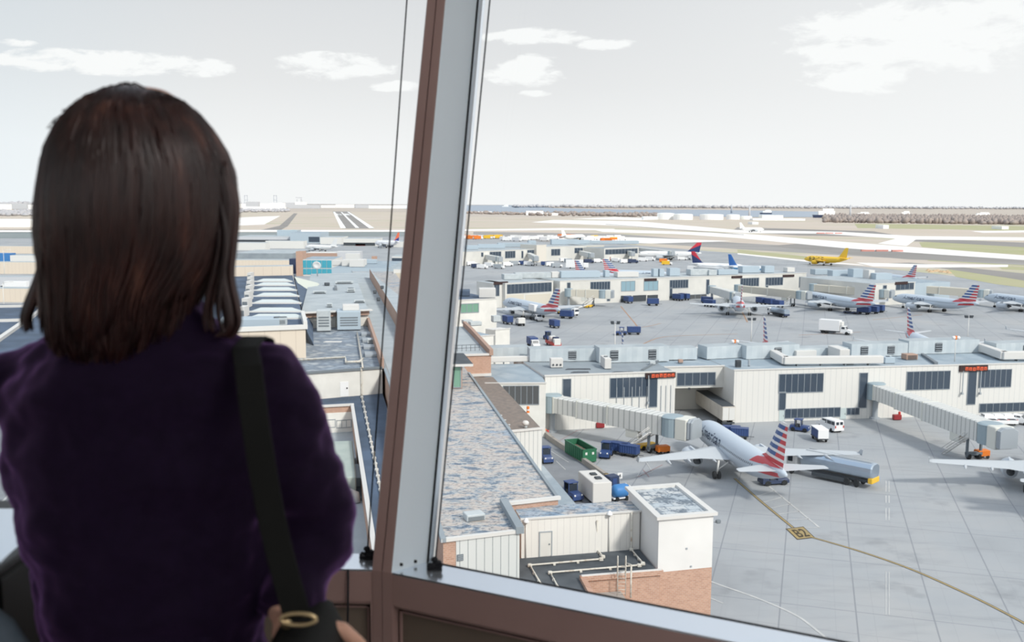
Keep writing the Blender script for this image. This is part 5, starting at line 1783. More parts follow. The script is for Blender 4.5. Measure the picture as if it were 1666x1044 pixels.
american((1303, 481), 3.3, (1424, 494), 4.9, 'striped-tail silver jet in the far row with baggage carts behind its tail', 1.06)
american((1452, 485), 3.3, (1592, 494), 4.9, 'striped-tail silver jet in the far row, left of the one cut by the edge', 1.06)
american((1601, 484), 3.3, (1742, 494), 4.9, 'silver jet in the far row cut off by the right edge, nose part only', 1.06)
american((1002, 452), 3.3, (962, 445), 4.9, 'silver jet beyond the middle pier, blue striped fin above the roof units', 1.0, 1.1)
american((1075, 448), 3.3, (1000, 441), 4.9, 'silver jet beyond the middle pier, red striped fin and pale hull above the roof', 1.0, 1.2)
american((1440, 452), 3.3, (1466, 450), 4.9, 'silver jet behind the end block of the middle pier, just its striped fin showing', 1.0, 1.1)
jd = airliner('airliner', 'long white jet with red and blue fin, tail over the taxiway, at the far pier', 'redtail')
place(jd, (1034, 413.5), 3.4, (1141, 411.5), 4.9, 1.15)
jd2 = dup(jd, (0, 0, 0), 0, 'white jet with red and blue fin facing right, below the other red-tailed jet')
place(jd2, (1216, 437), 3.4, (1124, 429), 4.9, 1.12)
js = airliner('airliner', 'bright yellow jet rolling along the taxiway with black lettering', 'yellow', ('spirit', 4.3, 5.0, 1.3, LETB, 1.80))
place(js, (1311, 421), 3.4, (1377, 421), 4.9, 1.1, 1.1)
jb = airliner('airliner', 'blue and white jet behind the roof units of the middle pier', 'blue')
place(jb, (1256, 440), 3.4, (1184, 433), 4.9, 1.05)
jw = airliner('airliner', 'all-white jet far out on the taxiways, left of the yellow jet', 'white')
place(jw, (1243, 373), 3.4, (1203, 371), 4.9, 1.25)
o = dup(jw, (0, 0, 0), 0, 'all-white jet tail-left beside the orange trucks beyond the far pier')
place(o, (952, 385), 3.4, (913, 384), 4.9, 1.3)
o = dup(jw, (0, 0, 0), 0, 'white jet between the long sheds left of the mullion')
place(o, (496, 402), 3.4, (549, 401), 4.9, 1.0)
jh = airliner('airliner', 'pale jet with an orange-red tail fin beside the left shade cord', 'hotail')
place(jh, (610, 395.5), 3.4, (650, 393), 4.9, 1.25)
# ------------------------------------------------------------------ apron vehicles (x forward, standing on z = 0)
def wheels(t, xs, ys, r, w, dbl=False):
    for x in xs:
        for y in ys:
            MB().wheel((x, y, r), r, w, 'Y', 12, 0, 1).build('wheel', [M['black'], M['rim']], t)

def tug(name, label, colr='blue', cab=True, group=None):
    t = thing(name, label, 'tug', group=group)
    b = MB()
    b.loft([[(-1.6, -.75, z0), (1.6, -.75, z0), (1.6, .75, z0), (-1.6, .75, z0)] for z0 in (.3, .75)])
    b.loft([[(.2, -.72, .75), (1.6, -.7, .75), (1.6, .7, .75), (.2, .72, .75)], [(.25, -.65, 1.1), (1.45, -.6, 1.0), (1.45, .6, 1.0), (.25, .65, 1.1)]])
    b.box((-1.2, 0, .9), (.7, 1.3, .3))
    b.build('body', M[colr], t)
    if cab:
        c = MB()
        for x in (-.75, .3):
            for y in (-.62, .62):
                c.box((x, y, 1.4), (.09, .09, 1.3))
        c.cbox((-.22, 0, 2.05), (1.35, 1.45, .12), .03)
        c.build('cab_frame', M[colr], t)
        c = MB()
        c.box((.33, 0, 1.5), (.05, 1.15, .8))
        c.box((-.78, 0, 1.5), (.05, 1.15, .8))
        c.build('windscreen', M['cockpit'], t)
    MB().box((-.35, 0, .95), (.5, 1.0, .5)).build('seat', M['darkgrey'], t)
    l = MB()
    for y in (-.5, .5):
        l.lathe([(.12, 0), (.1, .05), (.01, .07)], 8, 0, False, Matrix.Translation((1.6, y, .85)) @ Matrix.Rotation(PI / 2, 4, 'Y'))
    l.build('headlamps', M['white'], t)
    wheels(t, (-1.0, 1.0), (-.68, .68), .38, .26)
    return t

def bagcart(name, label, body='blue', top='blue', group=None, length=3.2):
    t = thing(name, label, 'baggage cart', group=group)
    L = length / 2
    b = MB()
    b.box((0, 0, .55), (length, 1.5, .16))
    b.box((L + .5, 0, .45), (1.0, .08, .08))
    b.build('chassis', M['darkgrey'], t)
    c = MB()
    c.cbox((0, 0, 1.95), (length, 1.6, .12), .03)
    for x in (-L + .06, L - .06):
        c.box((x, 0, 1.28), (.1, 1.5, 1.3))
    c.box((0, 0, 1.28), (.08, 1.45, 1.3))
    c.build('box_frame', M[top], t)
    c = MB()
    n = 14
    for sd_ in (-1, 1):
        pts = [(-L + .1 + (length - .2) * k / n, sd_ * (.70 + (.05 if k % 2 else 0)), 0) for k in range(n + 1)]
        c.loft([[(x, y, .66) for x, y, _ in pts] + [(x, y - sd_ * .04, .66) for x, y, _ in pts[::-1]], [(x, y, 1.88) for x, y, _ in pts] + [(x, y - sd_ * .04, 1.88) for x, y, _ in pts[::-1]]])
    c.build('curtain', M[body], t)
    wheels(t, (-L * .65, L * .65), (-.6, .6), .28, .2)
    return t

def truck(name, label, boxm='white', cabm='white', length=8.0, boxh=2.9, lift=0.0, reefer=False, cat='truck', group=None):
    t = thing(name, label, cat, group=group)
    L = length
    b = MB()
    b.box((0, 0, .75), (L * .96, .9, .25))
    b.box((-L * .15, 0, .55), (L * .3, 2.0, .4))
    b.build('chassis', M['darkgrey'], t)
    c = MB()
    x0 = L / 2 - 2.9
    prof = [(x0, .6), (L / 2, .6), (L / 2, 1.35), (L / 2 - 1.15, 1.55), (L / 2 - 1.55, 2.4), (x0, 2.45)]
    c.loft([[(x, -1.05, z) for x, z in prof], [(x, 1.05, z) for x, z in prof]])
    c.build('cab', M[cabm], t)
    g = MB()
    g.loft([[(L / 2 - 1.14, -.9, 1.6), (L / 2 - 1.14, .9, 1.6), (L / 2 - 1.5, .85, 2.32), (L / 2 - 1.5, -.85, 2.32)], [(L / 2 - 1.10, -.9, 1.62), (L / 2 - 1.10, .9, 1.62), (L / 2 - 1.46, .85, 2.34), (L / 2 - 1.46, -.85, 2.34)]])
    for y in (-1.06, 1.06):
        g.box((x0 + .8, y, 1.95), (.9, .04, .6))
    g.build('cab_windows', M['cockpit'], t)
    bl = L - 3.1
    xb = -L / 2 + bl / 2
    MB().cbox((xb, 0, .95 + lift + boxh / 2), (bl, 2.45, boxh), .05).build('cargo_box', M[boxm], t)
    if lift:
        s = MB()
        for y in (-.8, .8):
            s.tube([(xb - bl * .35, y, .9), (xb + bl * .35, y, .95 + lift)], .1, 6)
            s.tube([(xb + bl * .35, y, .9), (xb - bl * .35, y, .95 + lift)], .1, 6)
        s.build('scissor_lift', M['midgrey'], t)
    if reefer:
        MB().cbox((L / 2 - 2.75, 0, 3.1), (.7, 1.9, 1.1), .08).build('cooling_unit', M['offwhite'], t)
    m_ = MB()
    m_.box((L / 2 + .05, 0, .6), (.15, 2.1, .3))
    m_.build('bumper', M['rim'], t)
    wheels(t, (L / 2 - 1.1, -L * .25, -L * .38), (-.95, .95), .48, .3)
    return t

def tanker(name, label, length=13.0, group=None, tailm='yellow'):
    t = thing(name, label, 'fuel truck', group=group)
    L = length
    b = MB()
    b.box((-.6, 0, .85), (L * .9, 1.0, .35))
    b.box((-.2, 0, .6), (L * .4, 2.3, .5))
    b.build('chassis', M['darkgrey'], t)
    c = MB()
    x0 = L / 2 - 2.0
    c.cbox((L / 2 - 1.0, 0, 1.75), (2.0, 2.4, 2.1), .15)
    c.build('cab', M['white'], t)
    g = MB()
    g.box((L / 2 + .0, 0, 2.1), (.06, 2.0, .8))
    for y in (-1.2, 1.2):
        g.box((L / 2 - .8, y, 2.1), (.9, .06, .75))
    g.build('cab_windows', M['cockpit'], t)
    tl = L - 2.6
    xm = -L / 2 + tl / 2
    n = 18
    rings = []
    for x, k in ((-tl / 2, .9), (-tl / 2 + .25, 1), (tl / 2 - .25, 1), (tl / 2, .9)):
        rings.append([(xm + x, 1.22 * k * math.copysign(abs(math.cos(a)) ** .7, math.cos(a)), 2.2 + 1.0 * k * math.copysign(abs(math.sin(a)) ** .7, math.sin(a))) for a in (2 * PI * i / n for i in range(n))])
    tk = MB().loft(rings, 0, False).build('tank', M['tank'], t)
    w = MB()
    w.box((xm, 0, 3.22), (tl * .9, .5, .06))
    for y in (-.45, .45):
        w.tube([(xm - tl * .45, y, 3.42), (xm + tl * .45, y, 3.42)], .03, 6)
    w.build('catwalk', M['grey'], tk)
    MB().cbox((-L / 2 + .3, 0, 1.1), (.8, 2.2, .7), .08).build('rear_cabinet', M[tailm], t, '%s rear cabinet' % tailm)
    h = MB()
    for k in range(3):
        h.tube([(-1.5 + k, -1.15, .8), (-1.2 + k, -1.3, 1.2), (-.8 + k, -1.2, .8)], .08, 6)
    h.build('hose', M['orange'], t)
    MB().lathe([(.5, -.2), (.5, .2)], 14, 0, False, Matrix.Translation((-L / 2 + 2.6, -1.15, 1.15)) @ Matrix.Rotation(PI / 2, 4, 'X')).build('hose_reel', M['yellow'], t)
    wheels(t, (L / 2 - 1.0, -L * .22, -L * .33), (-1.0, 1.0), .52, .34)
    return t

def smallcar(name, label, kind='van', group=None):
    t = thing(name, label, kind, group=group)
    if kind == 'van':
        prof = [(-2.6, .4), (2.6, .4), (2.65, 1.0), (1.75, 1.25), (1.0, 2.0), (-2.5, 2.1), (-2.62, 1.6)]
        gl = [[(1.72, 1.3), (1.03, 1.95)], [(-.2, 1.35), (.95, 1.9)], [(-1.5, 1.35), (-.4, 1.9)], [(-2.4, 1.35), (-1.65, 1.9)]]
    else:
        prof = [(-2.8, .45), (2.75, .45), (2.8, .95), (1.5, 1.12), (.75, 1.8), (-.75, 1.85), (-1.0, 1.2), (-2.8, 1.15)]
        gl = [[(1.46, 1.17), (.78, 1.76)], [(-.02, 1.25), (.7, 1.7)], [(-.75, 1.25), (-.12, 1.7)]]
    MB().loft([[(x, -.98 if z < 1.3 else -.85, z) for x, z in prof], [(x, .98 if z < 1.3 else .85, z) for x, z in prof]]).build('body', M['white'], t)
    g = MB()
    (xa, za), (xb, zb) = gl[0]
    g.loft([[(xa, -.82, za), (xa, .82, za), (xb, .76, zb), (xb, -.76, zb)], [(xa + .04, -.82, za + .03), (xa + .04, .82, za + .03), (xb + .04, .76, zb + .03), (xb + .04, -.76, zb + .03)]])
    for (x0, z0), (x1, z1) in gl[1:]:
        for y in (-.9, .9):
            g.box(((x0 + x1) / 2, y, (z0 + z1) / 2), (abs(x1 - x0), .05, abs(z1 - z0)))
    if kind == 'van':
        for y in (-.38, .38):
            g.box((-2.6, y, 1.65), (.06, .55, .5))
    g.build('windows', M['cockpit'], t)
    if kind != 'van':
        MB().box((-1.9, 0, 1.16), (1.6, 1.5, .06)).build('bed', M['darkgrey'], t)
    l = MB()
    for y in (-.78, .78):
        l.box((-2.68, y, 1.1), (.06, .16, .4))
    l.build('tail_lamps', M['red'], t)
    MB().box((2.7, 0, .5), (.14, 1.8, .22)).build('bumper', M['darkgrey'], t)
    wheels(t, (-1.65, 1.65), (-.85, .85), .38, .26)
    return t

def put(o, px, py, rz=None, to=None, z=0.0):
    """stand a vehicle at a photo point; to = photo point its front looks at"""
    p = P(px, py, z)
    o.location = p
    if to is not None:
        rz = heading(p, P(*to, z))
    o.rotation_euler = (0, 0, rz or 0)
    return o
def again(src, px, py, label, rz=None, to=None, group=None, sc=None):
    o = dup(src, (0, 0, 0), 0, label, group, sc)
    if group is None and 'group' in o:
        del o['group']
    return put(o, px, py, rz, to)

# around the nearest jet
ft = put(tanker('fuel_truck', 'long aluminium fuel truck beside the tail of the nearest jet, white cab', 15.5), 1352, 780, None, (1285, 766))
ft.scale = ((P(1422, 795) - P(1284, 766)).length / 15.5, 1.15, 1.2)
pb = tug('pushback_tug', 'low navy tug with white wheels under the tail of the nearest jet', 'navy', False)
put(pb, 1258, 787, None, (1290, 785))
pb.scale = (1.35, 1.3, 1.05)
blt = put(tug('baggage_tug', 'blue tug with cab and white headlamps, between the green skip and blue carts'), 986, 743, None, (978, 752))
blt.scale = (1.15, 1.15, 1.25)
bc = put(bagcart('baggage_cart', 'blue curtained baggage cart behind the blue tug by the green skip', group='blue baggage carts'), 1008, 738, None, (1035, 742))
again(bc, 1024, 742, 'blue curtained baggage cart nearest the left wing of the nearest jet', None, (1050, 746), 'blue baggage carts')
again(bc, 1190, 710, 'blue baggage cart half hidden by the nose of the nearest jet, behind its hull', None, (1240, 712), 'blue baggage carts')
again(bc, 1203, 713, 'blue baggage cart in front of the white corner block, right end of its pair', None, (1250, 716), 'blue baggage carts')
again(blt, 1301, 701, 'blue tug parked near the white van, in front of the dark window strip', None, (1318, 703), None, (1.1, 1.1, 1.1))
again(blt, 888, 751, 'blue tug on the service road beside the ribbed white end wall', None, (900, 762), None, (1.1, 1.1, 1.2))
vn = put(smallcar('white_van', 'white van seen from behind, in front of the low dark window strip', 'van'), 1350, 699, None, (1325, 690))
vn.scale = (1.1, 1.1, 1.1)
bw = bagcart('box_cart', 'white-topped cart with a blue side, next to the white van', 'blue', 'white')
put(bw, 1333, 716, None, (1316, 704))
bw.scale = (1.25, 1.25, 1.2)
MB().box((-1.62, 0, 1.3), (.06, 1.5, 1.3)).build('end_panel', M['white'], bw)
pk_ = put(smallcar('pickup_truck', 'white pickup first from the left in the row by the right pier wall', 'pickup'), 1606, 688, None, (1578, 674))
again(pk_, 1622, 688, 'white pickup second in the row by the right pier wall', None, (1594, 674))
again(pk_, 1638, 688, 'white pickup third in the row by the right pier wall', None, (1610, 674))
again(pk_, 1655, 689, 'white car last in the row by the right pier wall, nose to the right', None, (1676, 692))
# green skip
t = thing('dumpster', 'open green steel skip standing by the kerb', 'skip', P(944, 744, 0), heading(P(925, 732), P(962, 754)))
b = MB()
Ld, Wd, Hd = 7.4, 2.4, 2.0
b.box((0, 0, .25), (Ld, Wd, .2))
for y in (-Wd / 2, Wd / 2):
    b.box((0, y, Hd / 2 + .2), (Ld, .1, Hd))
    for k in range(9):
        b.box((-Ld / 2 + .4 + k * (Ld - .8) / 8, y * 1.04, Hd / 2 + .2), (.14, .12, Hd))
for x in (-Ld / 2, Ld / 2):
    b.box((x, 0, Hd / 2 + .2), (.1, Wd, Hd))
for y in (-Wd / 2, Wd / 2):
    b.box((0, y, Hd + .25), (Ld + .2, .2, .16))
for x in (-Ld / 2, Ld / 2):
    b.box((x, 0, Hd + .25), (.2, Wd + .2, .16))
b.build('steel_box', M['green'], t)
MB().cbox((0, 0, .9), (Ld - .4, Wd - .3, 1.1), .2).build('rubbish', mottled('skip_rubbish', S(150, 130, 112, KH), S(110, 98, 90, KH), 1.5), t)
s_ = MB()
for y in (-.6, .6):
    s_.box((Ld / 2 + .07, y, 1.6), (.04, .35, .4))
s_.build('sticker', M['offwhite'], t)
# semi-trailer in the loading bay
t = thing('semi_trailer', 'long trailer with a dark roof backed into the open loading bay', 'trailer', P(1158, 676, 0), heading(P(1132, 658), P(1183, 692)))
Lt = (P(1183, 692) - P(1132, 658)).length
MB().cbox((0, 0, 2.55), (Lt, 2.6, 2.7), .06).build('trailer_box', mottled('trailer_side', S(214, 206, 194, KW), S(196, 188, 178, KW), .6), t)
MB().box((0, 0, 3.93), (Lt * .985, 2.5, .06)).build('roof_sheet', M['darkgrey'], t)
d_ = MB()
for y in (-.62, .62):
    d_.box((Lt / 2 + .03, y, 2.5), (.06, 1.15, 2.4))
d_.build('rear_door', M['offwhite'], t)
MB().box((Lt / 2 - .2, 0, .7), (.5, 2.4, .25)).build('bumper', M['darkgrey'], t)
wheels(t, (Lt / 2 - 1.6, Lt / 2 - 2.9, -Lt / 2 + 2.0), (-1.0, 1.0), .5, .34)
# belt loader and ground power cart at the nose of the nearest jet
t = thing('belt_loader', 'white ramped stair unit leaning up beside the cab of the near jet bridge', 'belt loader', P(1052, 730, 0), heading(P(1036, 728), P(1078, 722)))
b = MB()
b.box((0, 0, .7), (3.6, 1.6, .5))
b.build('body', M['yellow'], t)
b = MB()
b.loft([[(-3.4, -.45, 1.0), (-3.4, .45, 1.0), (-3.4, .45, 1.25), (-3.4, -.45, 1.25)], [(3.0, -.45, 2.9), (3.0, .45, 2.9), (3.0, .45, 3.15), (3.0, -.45, 3.15)]])
b.build('conveyor', M['coping'], t)
wheels(t, (-1.2, 1.2), (-.7, .7), .42, .25)
t = thing('ground_cart', 'orange-brown towed cart under the cab of the near jet bridge', 'ground cart', P(1078, 738, 0), .3)
MB().cbox((0, 0, .95), (2.2, 1.4, 1.0), .08).build('housing', M['orange'], t)
MB().box((-1.5, 0, .5), (.9, .1, .1)).build('tow_bar', M['darkgrey'], t)
wheels(t, (-.7, .7), (-.6, .6), .32, .2)
t2 = dup(t, P(1597, 745, 0), .2, 'orange-brown towed cart beside the cab wheels of the right jet bridge')
t = thing('pump_unit', 'red equipment low under the near jet bridge', 'equipment', P(976, 696, 0), .2)
MB().cbox((0, 0, .6), (1.6, .9, 1.0), .08).build('housing', M['darkred'], t)
MB().lathe([(.25, 0), (.25, .5), (.1, .6)], 10, 0, False, Matrix.Translation((.5, 0, 1.1))).build('cap', M['red'], t)
dup(t, P(1459, 683, 0), .1, 'red equipment under the upper end of the right jet bridge')
# vehicles behind the white wall block
t = thing('box_body_truck', 'white truck roof with two dark vents, behind the white strip wall', 'truck', P(967, 812, 0), heading(P(952, 795, 0), P(992, 830, 0)))
MB().cbox((0, 0, 1.95), (6.6, 2.8, 2.9), .08).build('body', M['coping'], t)
MB().box((-3.33, 0, 1.9), (.06, 2.3, 2.2)).build('rear_door', M['darkgrey'], t)
for x in (-.9, 1.2):
    MB().cbox((x, .1, 3.5), (1.0, .9, .22), .05).build('roof_vent', M['darkgrey'], t)
wheels(t, (-2, 2), (-1.1, 1.1), .5, .3)
t = thing('water_cart', 'bright blue rounded tank cart behind the flaking roof of the white box', 'tank cart', P(1009, 813, 0), .4)
MB().lathe([(.3, -1.3), (.8, -1.15), (.95, -.8), (.95, .8), (.8, 1.15), (.3, 1.3)], 16, 0, True, Matrix.Translation((0, 0, 1.4)) @ Matrix.Rotation(PI / 2, 4, 'Y')).build('tank', M['skyblue'], t)
f_ = MB()
f_.box((0, 0, .45), (2.8, 1.3, .15))
f_.tube([(1.1, -.5, .5), (1.5, -.5, 1.9), (1.1, -.5, 2.2)], .06, 6)
f_.tube([(1.1, .5, .5), (1.5, .5, 1.9), (1.1, .5, 2.2)], .06, 6)
f_.build('frame', M['white'], t)
wheels(t, (-.8, .8), (-.6, .6), .34, .2)
t = thing('service_cabinet', 'tall navy cabinet at the kerb behind the blue tank cart', 'cabinet', P(995, 803, 0), .5)
MB().cbox((0, 0, 1.45), (1.7, 1.5, 2.7), .06).build('housing', M['navy'], t)
MB().box((0, -.77, 1.4), (.7, .05, 2.2)).build('door', M['blue'], t)
t = thing('kerb_sign', 'small white square sign on a post at the kerb', 'sign', P(1008, 797, 0), .2)
MB().tube([(0, 0, 0), (0, 0, 2.0)], .05, 6).build('post', M['grey'], t)
MB().cbox((0, -.05, 2.2), (.75, .05, .9), .01).build('panel', M['white'], t)
vs_, fs_ = lettering('4', .7)
MB().add([(x - .2, -.09, 1.95 + y) for x, y, z in vs_], fs_).build('panel_lettering', M['darkgrey'], t)
again(blt, 930, 812, 'navy tug nose half hidden below the canopy edge, beside the white truck roof', None, (950, 822))
for k, (x, y, lb) in enumerate([(887, 706, 'orange traffic drum at the start of the kerb by the jet bridge column'), (891, 708, 'red traffic drum just right of the orange one'), (859, 671, 'orange drum on the gravel roof edge under the dark window')]):
    o = MB().lathe([(.28, 0), (.28, .08), (.22, .1), (.22, .95), (.15, 1.0)], 12, 0, False).lathe([(.225, .35), (.225, .55)], 12, 1, False).build('traffic_drum', [M['orange'] if k != 1 else M['red'], M['white']], label=lb, cat='traffic drum')
    o.location = P(x, y, 0 if k < 2 else zg)
for k, x in enumerate((918, 929, 940)):
    o = MB().cbox((0, 0, .6), (.5, .5, 1.2), .06).build('bollard', M['offwhite'], label=['pale bollard under the near jet bridge, leftmost of three', 'pale bollard under the near jet bridge, middle of three', 'pale bollard under the near jet bridge, rightmost of three'][k], cat='bollard')
    o.location = P(x, 698 - k, 0)

# the far apron between the piers
bt = put(truck('box_truck', 'white box truck driving alone across the far apron', 'white', 'white', 9.0, 3.1, 0, True), 1359, 543, None, (1385, 545))
bt.scale = (1.15, 1.15, 1.15)
tk2 = put(tanker('fuel_truck', 'pale tanker right of the jet seen from behind at the middle pier', 13, None, 'navy'), 1266, 514, None, (1243, 509))
ct = put(truck('catering_truck', 'catering truck with raised white box against the left far jet', 'white', 'white', 8.5, 2.4, 2.4), 872, 521, None, (893, 527))
bx2 = put(truck('service_truck', 'short white tank truck near the left of the far apron', 'offwhite', 'white', 5.5, 1.8, 0), 846, 529, None, (838, 525))
bx3 = put(truck('stake_truck', 'blue boxed truck with white cab beside the red loader', 'blue', 'white', 7.5, 2.0, 0), 868, 565, None, (879, 571))
tk3 = put(tanker('fuel_truck', 'silver blue tanker under the tail of the left far jet', 11), 922, 512, None, (946, 515))
t = put(thing('cargo_loader', 'red flat loader with white boxes, on the far apron beside the blue truck', 'loader'), 900, 563, None, (917, 571))
MB().box((0, 0, .9), (8.5, 2.4, .5)).build('deck', M['red'], t)
b = MB()
for y in (-1.15, 1.15):
    b.box((0, y, 1.3), (8.5, .08, .5))
b.build('side_rail', M['red'], t)
MB().cbox((-1.8, .3, 2.0), (1.8, 1.8, 1.7), .08).build('crate', M['offwhite'], t)
MB().cbox((.6, .6, 2.0), (1.6, 1.6, 1.7), .08).build('crate', M['navy'], t)
MB().cbox((3.6, 0, 1.8), (1.5, 2.0, 1.8), .08).build('cab', M['offwhite'], t)
wheels(t, (-3, 3), (-1.0, 1.0), .45, .3)
again(blt, 891, 552, 'dark blue tug at the upper end of the red loader', None, (880, 548))
again(bc, 902, 533, 'blue baggage cart alone below the tail of the left far jet, left of pair', None, (913, 536), 'blue baggage carts', (1.4, 1.4, 1.4))
again(bc, 922, 518, 'blue baggage cart beside the silver blue tanker', None, (940, 519), 'blue baggage carts', (1.5, 1.5, 1.5))
again(bc, 826, 527, 'navy cart by the corner of the white block, left edge of the far apron', None, (836, 530), 'blue baggage carts', (1.5, 1.5, 1.5))
again(blt, 1010, 545, 'blue tug pulling a blue cart near the double lamp post', None, (1000, 545))
again(bc, 1031, 544, 'blue cart trailing the tug near the double lamp post', None, (1010, 544), 'blue baggage carts', (1.35, 1.3, 1.3))
for k, (x, y, to, lb) in enumerate([(1022, 493, (1032, 495), 'blue cart in the left open bay of the middle pier'), (1062, 497, (1075, 497), 'blue cart in front of the right open bay of the middle pier'), (1103, 489, (1113, 490), 'blue cart under the window strip, left of the pale blue one'),
                                   (1113, 488, (1123, 489), 'pale blue cart under the window strip of the middle pier'), (1150, 494, (1160, 495), 'blue cart behind the left wing of the jet seen from behind'), (1154, 499, (1164, 500), 'lower blue cart behind the left wing of the jet seen from behind'),
                                   (1238, 495, (1250, 497), 'first navy cart in the string right of the jet seen from behind'), (1252, 497, (1264, 499), 'second navy cart in the string right of the jet seen from behind'), (1266, 500, (1278, 502), 'third navy cart in the string right of the jet seen from behind'),
                                   (1405, 511, (1417, 512), 'first bright blue cart behind the tail of the middle jet in the far row'), (1419, 510, (1431, 511), 'second bright blue cart behind the tail of the middle jet in the far row'), (1428, 508, (1440, 509), 'third bright blue cart behind the tail of the middle jet in the far row')]):
    again(bc, x, y, lb, None, to, 'blue baggage carts', (1.5, 1.5, 1.5))
pd = put(tug('flat_dolly', 'dark flat dolly between the middle jet and the bright blue carts', 'navy', False), 1385, 510, None, (1400, 511))
pd.scale = (1.8, 1.6, .8)
t = put(thing('boom_lift', 'white sloping boom on a yellow base under the glazed bay', 'boom lift'), 957, 500, None, (975, 497))
MB().cbox((0, 0, .6), (4.5, 2.2, .8), .1).build('base', M['yellow'], t)
MB().tube([(1.0, 0, 1.2), (-8, 0, .6)], .3, 8).tube([(1.0, 0, 1.2), (5.0, 0, 3.6)], .3, 8).build('boom', M['coping'], t)
wheels(t, (-1.6, 1.6), (-1.0, 1.0), .45, .3)

# lamp posts
def lamp_post(px, top, base_py, label, kind='dark'):
    b = P(px, base_py, 0)
    zz = D(px, top, b.y).z
    t = thing('lamp_post', label, 'lamp post', b)
    MB().lathe([(.16, 0), (.09, zz)], 8).build('pole', M['offwhite'], t)
    if kind == 'dark':
        MB().box((0, 0, zz), (1.6, .1, .1)).build('crossarm', M['darkgrey'], t)
        for x in (-.75, .75):
            MB().loft([[(x - .4, -.3, zz - .2), (x + .4, -.3, zz - .2), (x + .4, .3, zz - .2), (x - .4, .3, zz - .2)], [(x - .55 + .2 * (x > 0), -.4, zz + .6), (x + .35 + .2 * (x > 0), -.4, zz + .6), (x + .35 + .2 * (x > 0), .4, zz + .6), (x - .55 + .2 * (x > 0), .4, zz + .6)]]).build('lamp_head', M['darkgrey'], t)
    else:
        for x in (-.5, .5):
            MB().lathe([(.05, -.25), (.32, -.2), (.36, .15), (.1, .3)], 12, 0, True, Matrix.Translation((x, -.1, zz + .1)) @ Matrix.Rotation(PI / 2, 4, 'X')).build('lamp_head', M['white'], t)
        MB().cbox((0, 0, zz + .1), (.5, .5, .7), .05).build('bracket', M['orange'], t, 'orange bracket')
    return t
lamp_post(1000, 526, 590, 'double-headed lamp post rising behind the left of the near pier')
lamp_post(1222, 520, 556, 'double-headed lamp post right of the hidden jet fin on the far apron')
lamp_post(1574, 516, 556, 'double-headed lamp post at the right of the far apron')
def roof_beacon(px, top, py, z, label):
    b = P(px, py, z)
    zz = D(px, top, b.y).z - z
    t = thing('beacon_mast', label, 'beacon', b)
    MB().lathe([(.12, 0), (.07, zz)], 8).build('mast', M['offwhite'], t)
    for x in (-.5, .45):
        MB().lathe([(.05, -.25), (.34, -.2), (.36, .15), (.1, .3)], 12, 0, True, Matrix.Translation((x, -.1, zz)) @ Matrix.Rotation(PI / 2, 4, 'X')).build('lamp_head', M['white'], t)
    MB().cbox((0, 0, zz), (.4, .5, .75), .05).build('bracket', M['orange'], t, 'orange bracket')
roof_beacon(1553, 549, 588, ZP, 'tall beacon mast with orange bracket over the right red sign')
roof_beacon(1195, 555, 580, ZP, 'short beacon mast with orange bracket over the big white block')
roof_beacon(886, 567, 585, ZP - .4, 'short beacon mast near the red loader, above the pier link')
# ------------------------------------------------------------------ paint and kerbs on the apron
def stripe(mb, pts, w, z, m=0, zt=.012):
    """painted line through ground points"""
    pts = [Vector((p[0], p[1], 0)) for p in pts]
    L, R = [], []
    for i, p in enumerate(pts):
        d = (pts[min(i + 1, len(pts) - 1)] - pts[max(i - 1, 0)]).normalized()
        n = Vector((-d.y, d.x, 0)) * w / 2
        L.append(p + n)
        R.append(p - n)
    n = len(pts)
    vs_ = [(q.x, q.y, z + zt) for q in L + R]
    mb.add(vs_, [(i, n + i, n + i + 1, i + 1) for i in range(n - 1)], m)
def curve(pix, k=8):
    p = [P(x, y, 0) for x, y in pix]
    out = []
    for i in range(len(p) - 1):
        a, b, c, d = p[max(i - 1, 0)], p[i], p[i + 1], p[min(i + 2, len(p) - 1)]
        for j in range(k):
            t = j / k
            out.append(.5 * ((2 * b) + (c - a) * t + (2 * a - 5 * b + 4 * c - d) * t * t + (3 * b - a - 3 * c + d) * t ** 3))
    return out + [p[-1]]
px_sheet('road_service', [(870, 712), (886, 709), (901, 721), (950, 755), (1003, 797), (1040, 835), (960, 860), (925, 820), (884, 760)], .02, M['asphalt'])
lead = curve([(1195, 778), (1240, 817), (1290, 858)])
turn_ = curve([(1318, 873), (1400, 897), (1480, 925), (1560, 960), (1620, 989), (1690, 1027), (1760, 1070)])
m_ = MB()
for c in (lead, turn_):
    stripe(m_, c, .50, .01, 1)
    stripe(m_, c, .26, .02, 0)
m_.build('ground_marking_yellow_line', [M['paintyellow'], M['paintblack']], kind='structure')
# numbered parking box
bq = [P(1297, 878, 0), P(1326, 874.5, 0), P(1307, 856.5, 0), P(1278, 860, 0)]
m_ = MB()
m_.add([(p.x, p.y, .03) for p in bq], [(0, 1, 2, 3)], 1)
cx_ = sum(bq, Vector()) / 4
m_.add([tuple(p.lerp(cx_, .10).to_2d()) + (.04,) for p in bq], [(0, 1, 2, 3)], 0)
vs_, fs_ = lettering('B2', 1.0)
wx, hy = max(v[0] for v in vs_), max(v[1] for v in vs_)
ex, ey = bq[1] - bq[0], bq[3] - bq[0]
m_.add([tuple((bq[0] + ex * (.17 + .68 * v[0] / wx) + ey * (.16 + .68 * v[1] / hy)).to_2d()) + (.055,) for v in vs_], fs_, 1)
m_.build('ground_marking_stand_number', [M['paintyellow'], mat('stand_number_paint', S(84, 72, 54, KH), .8)], kind='structure')
m_ = MB()
stripe(m_, [P(1250, 790), P(1333, 858)], .28, .01)
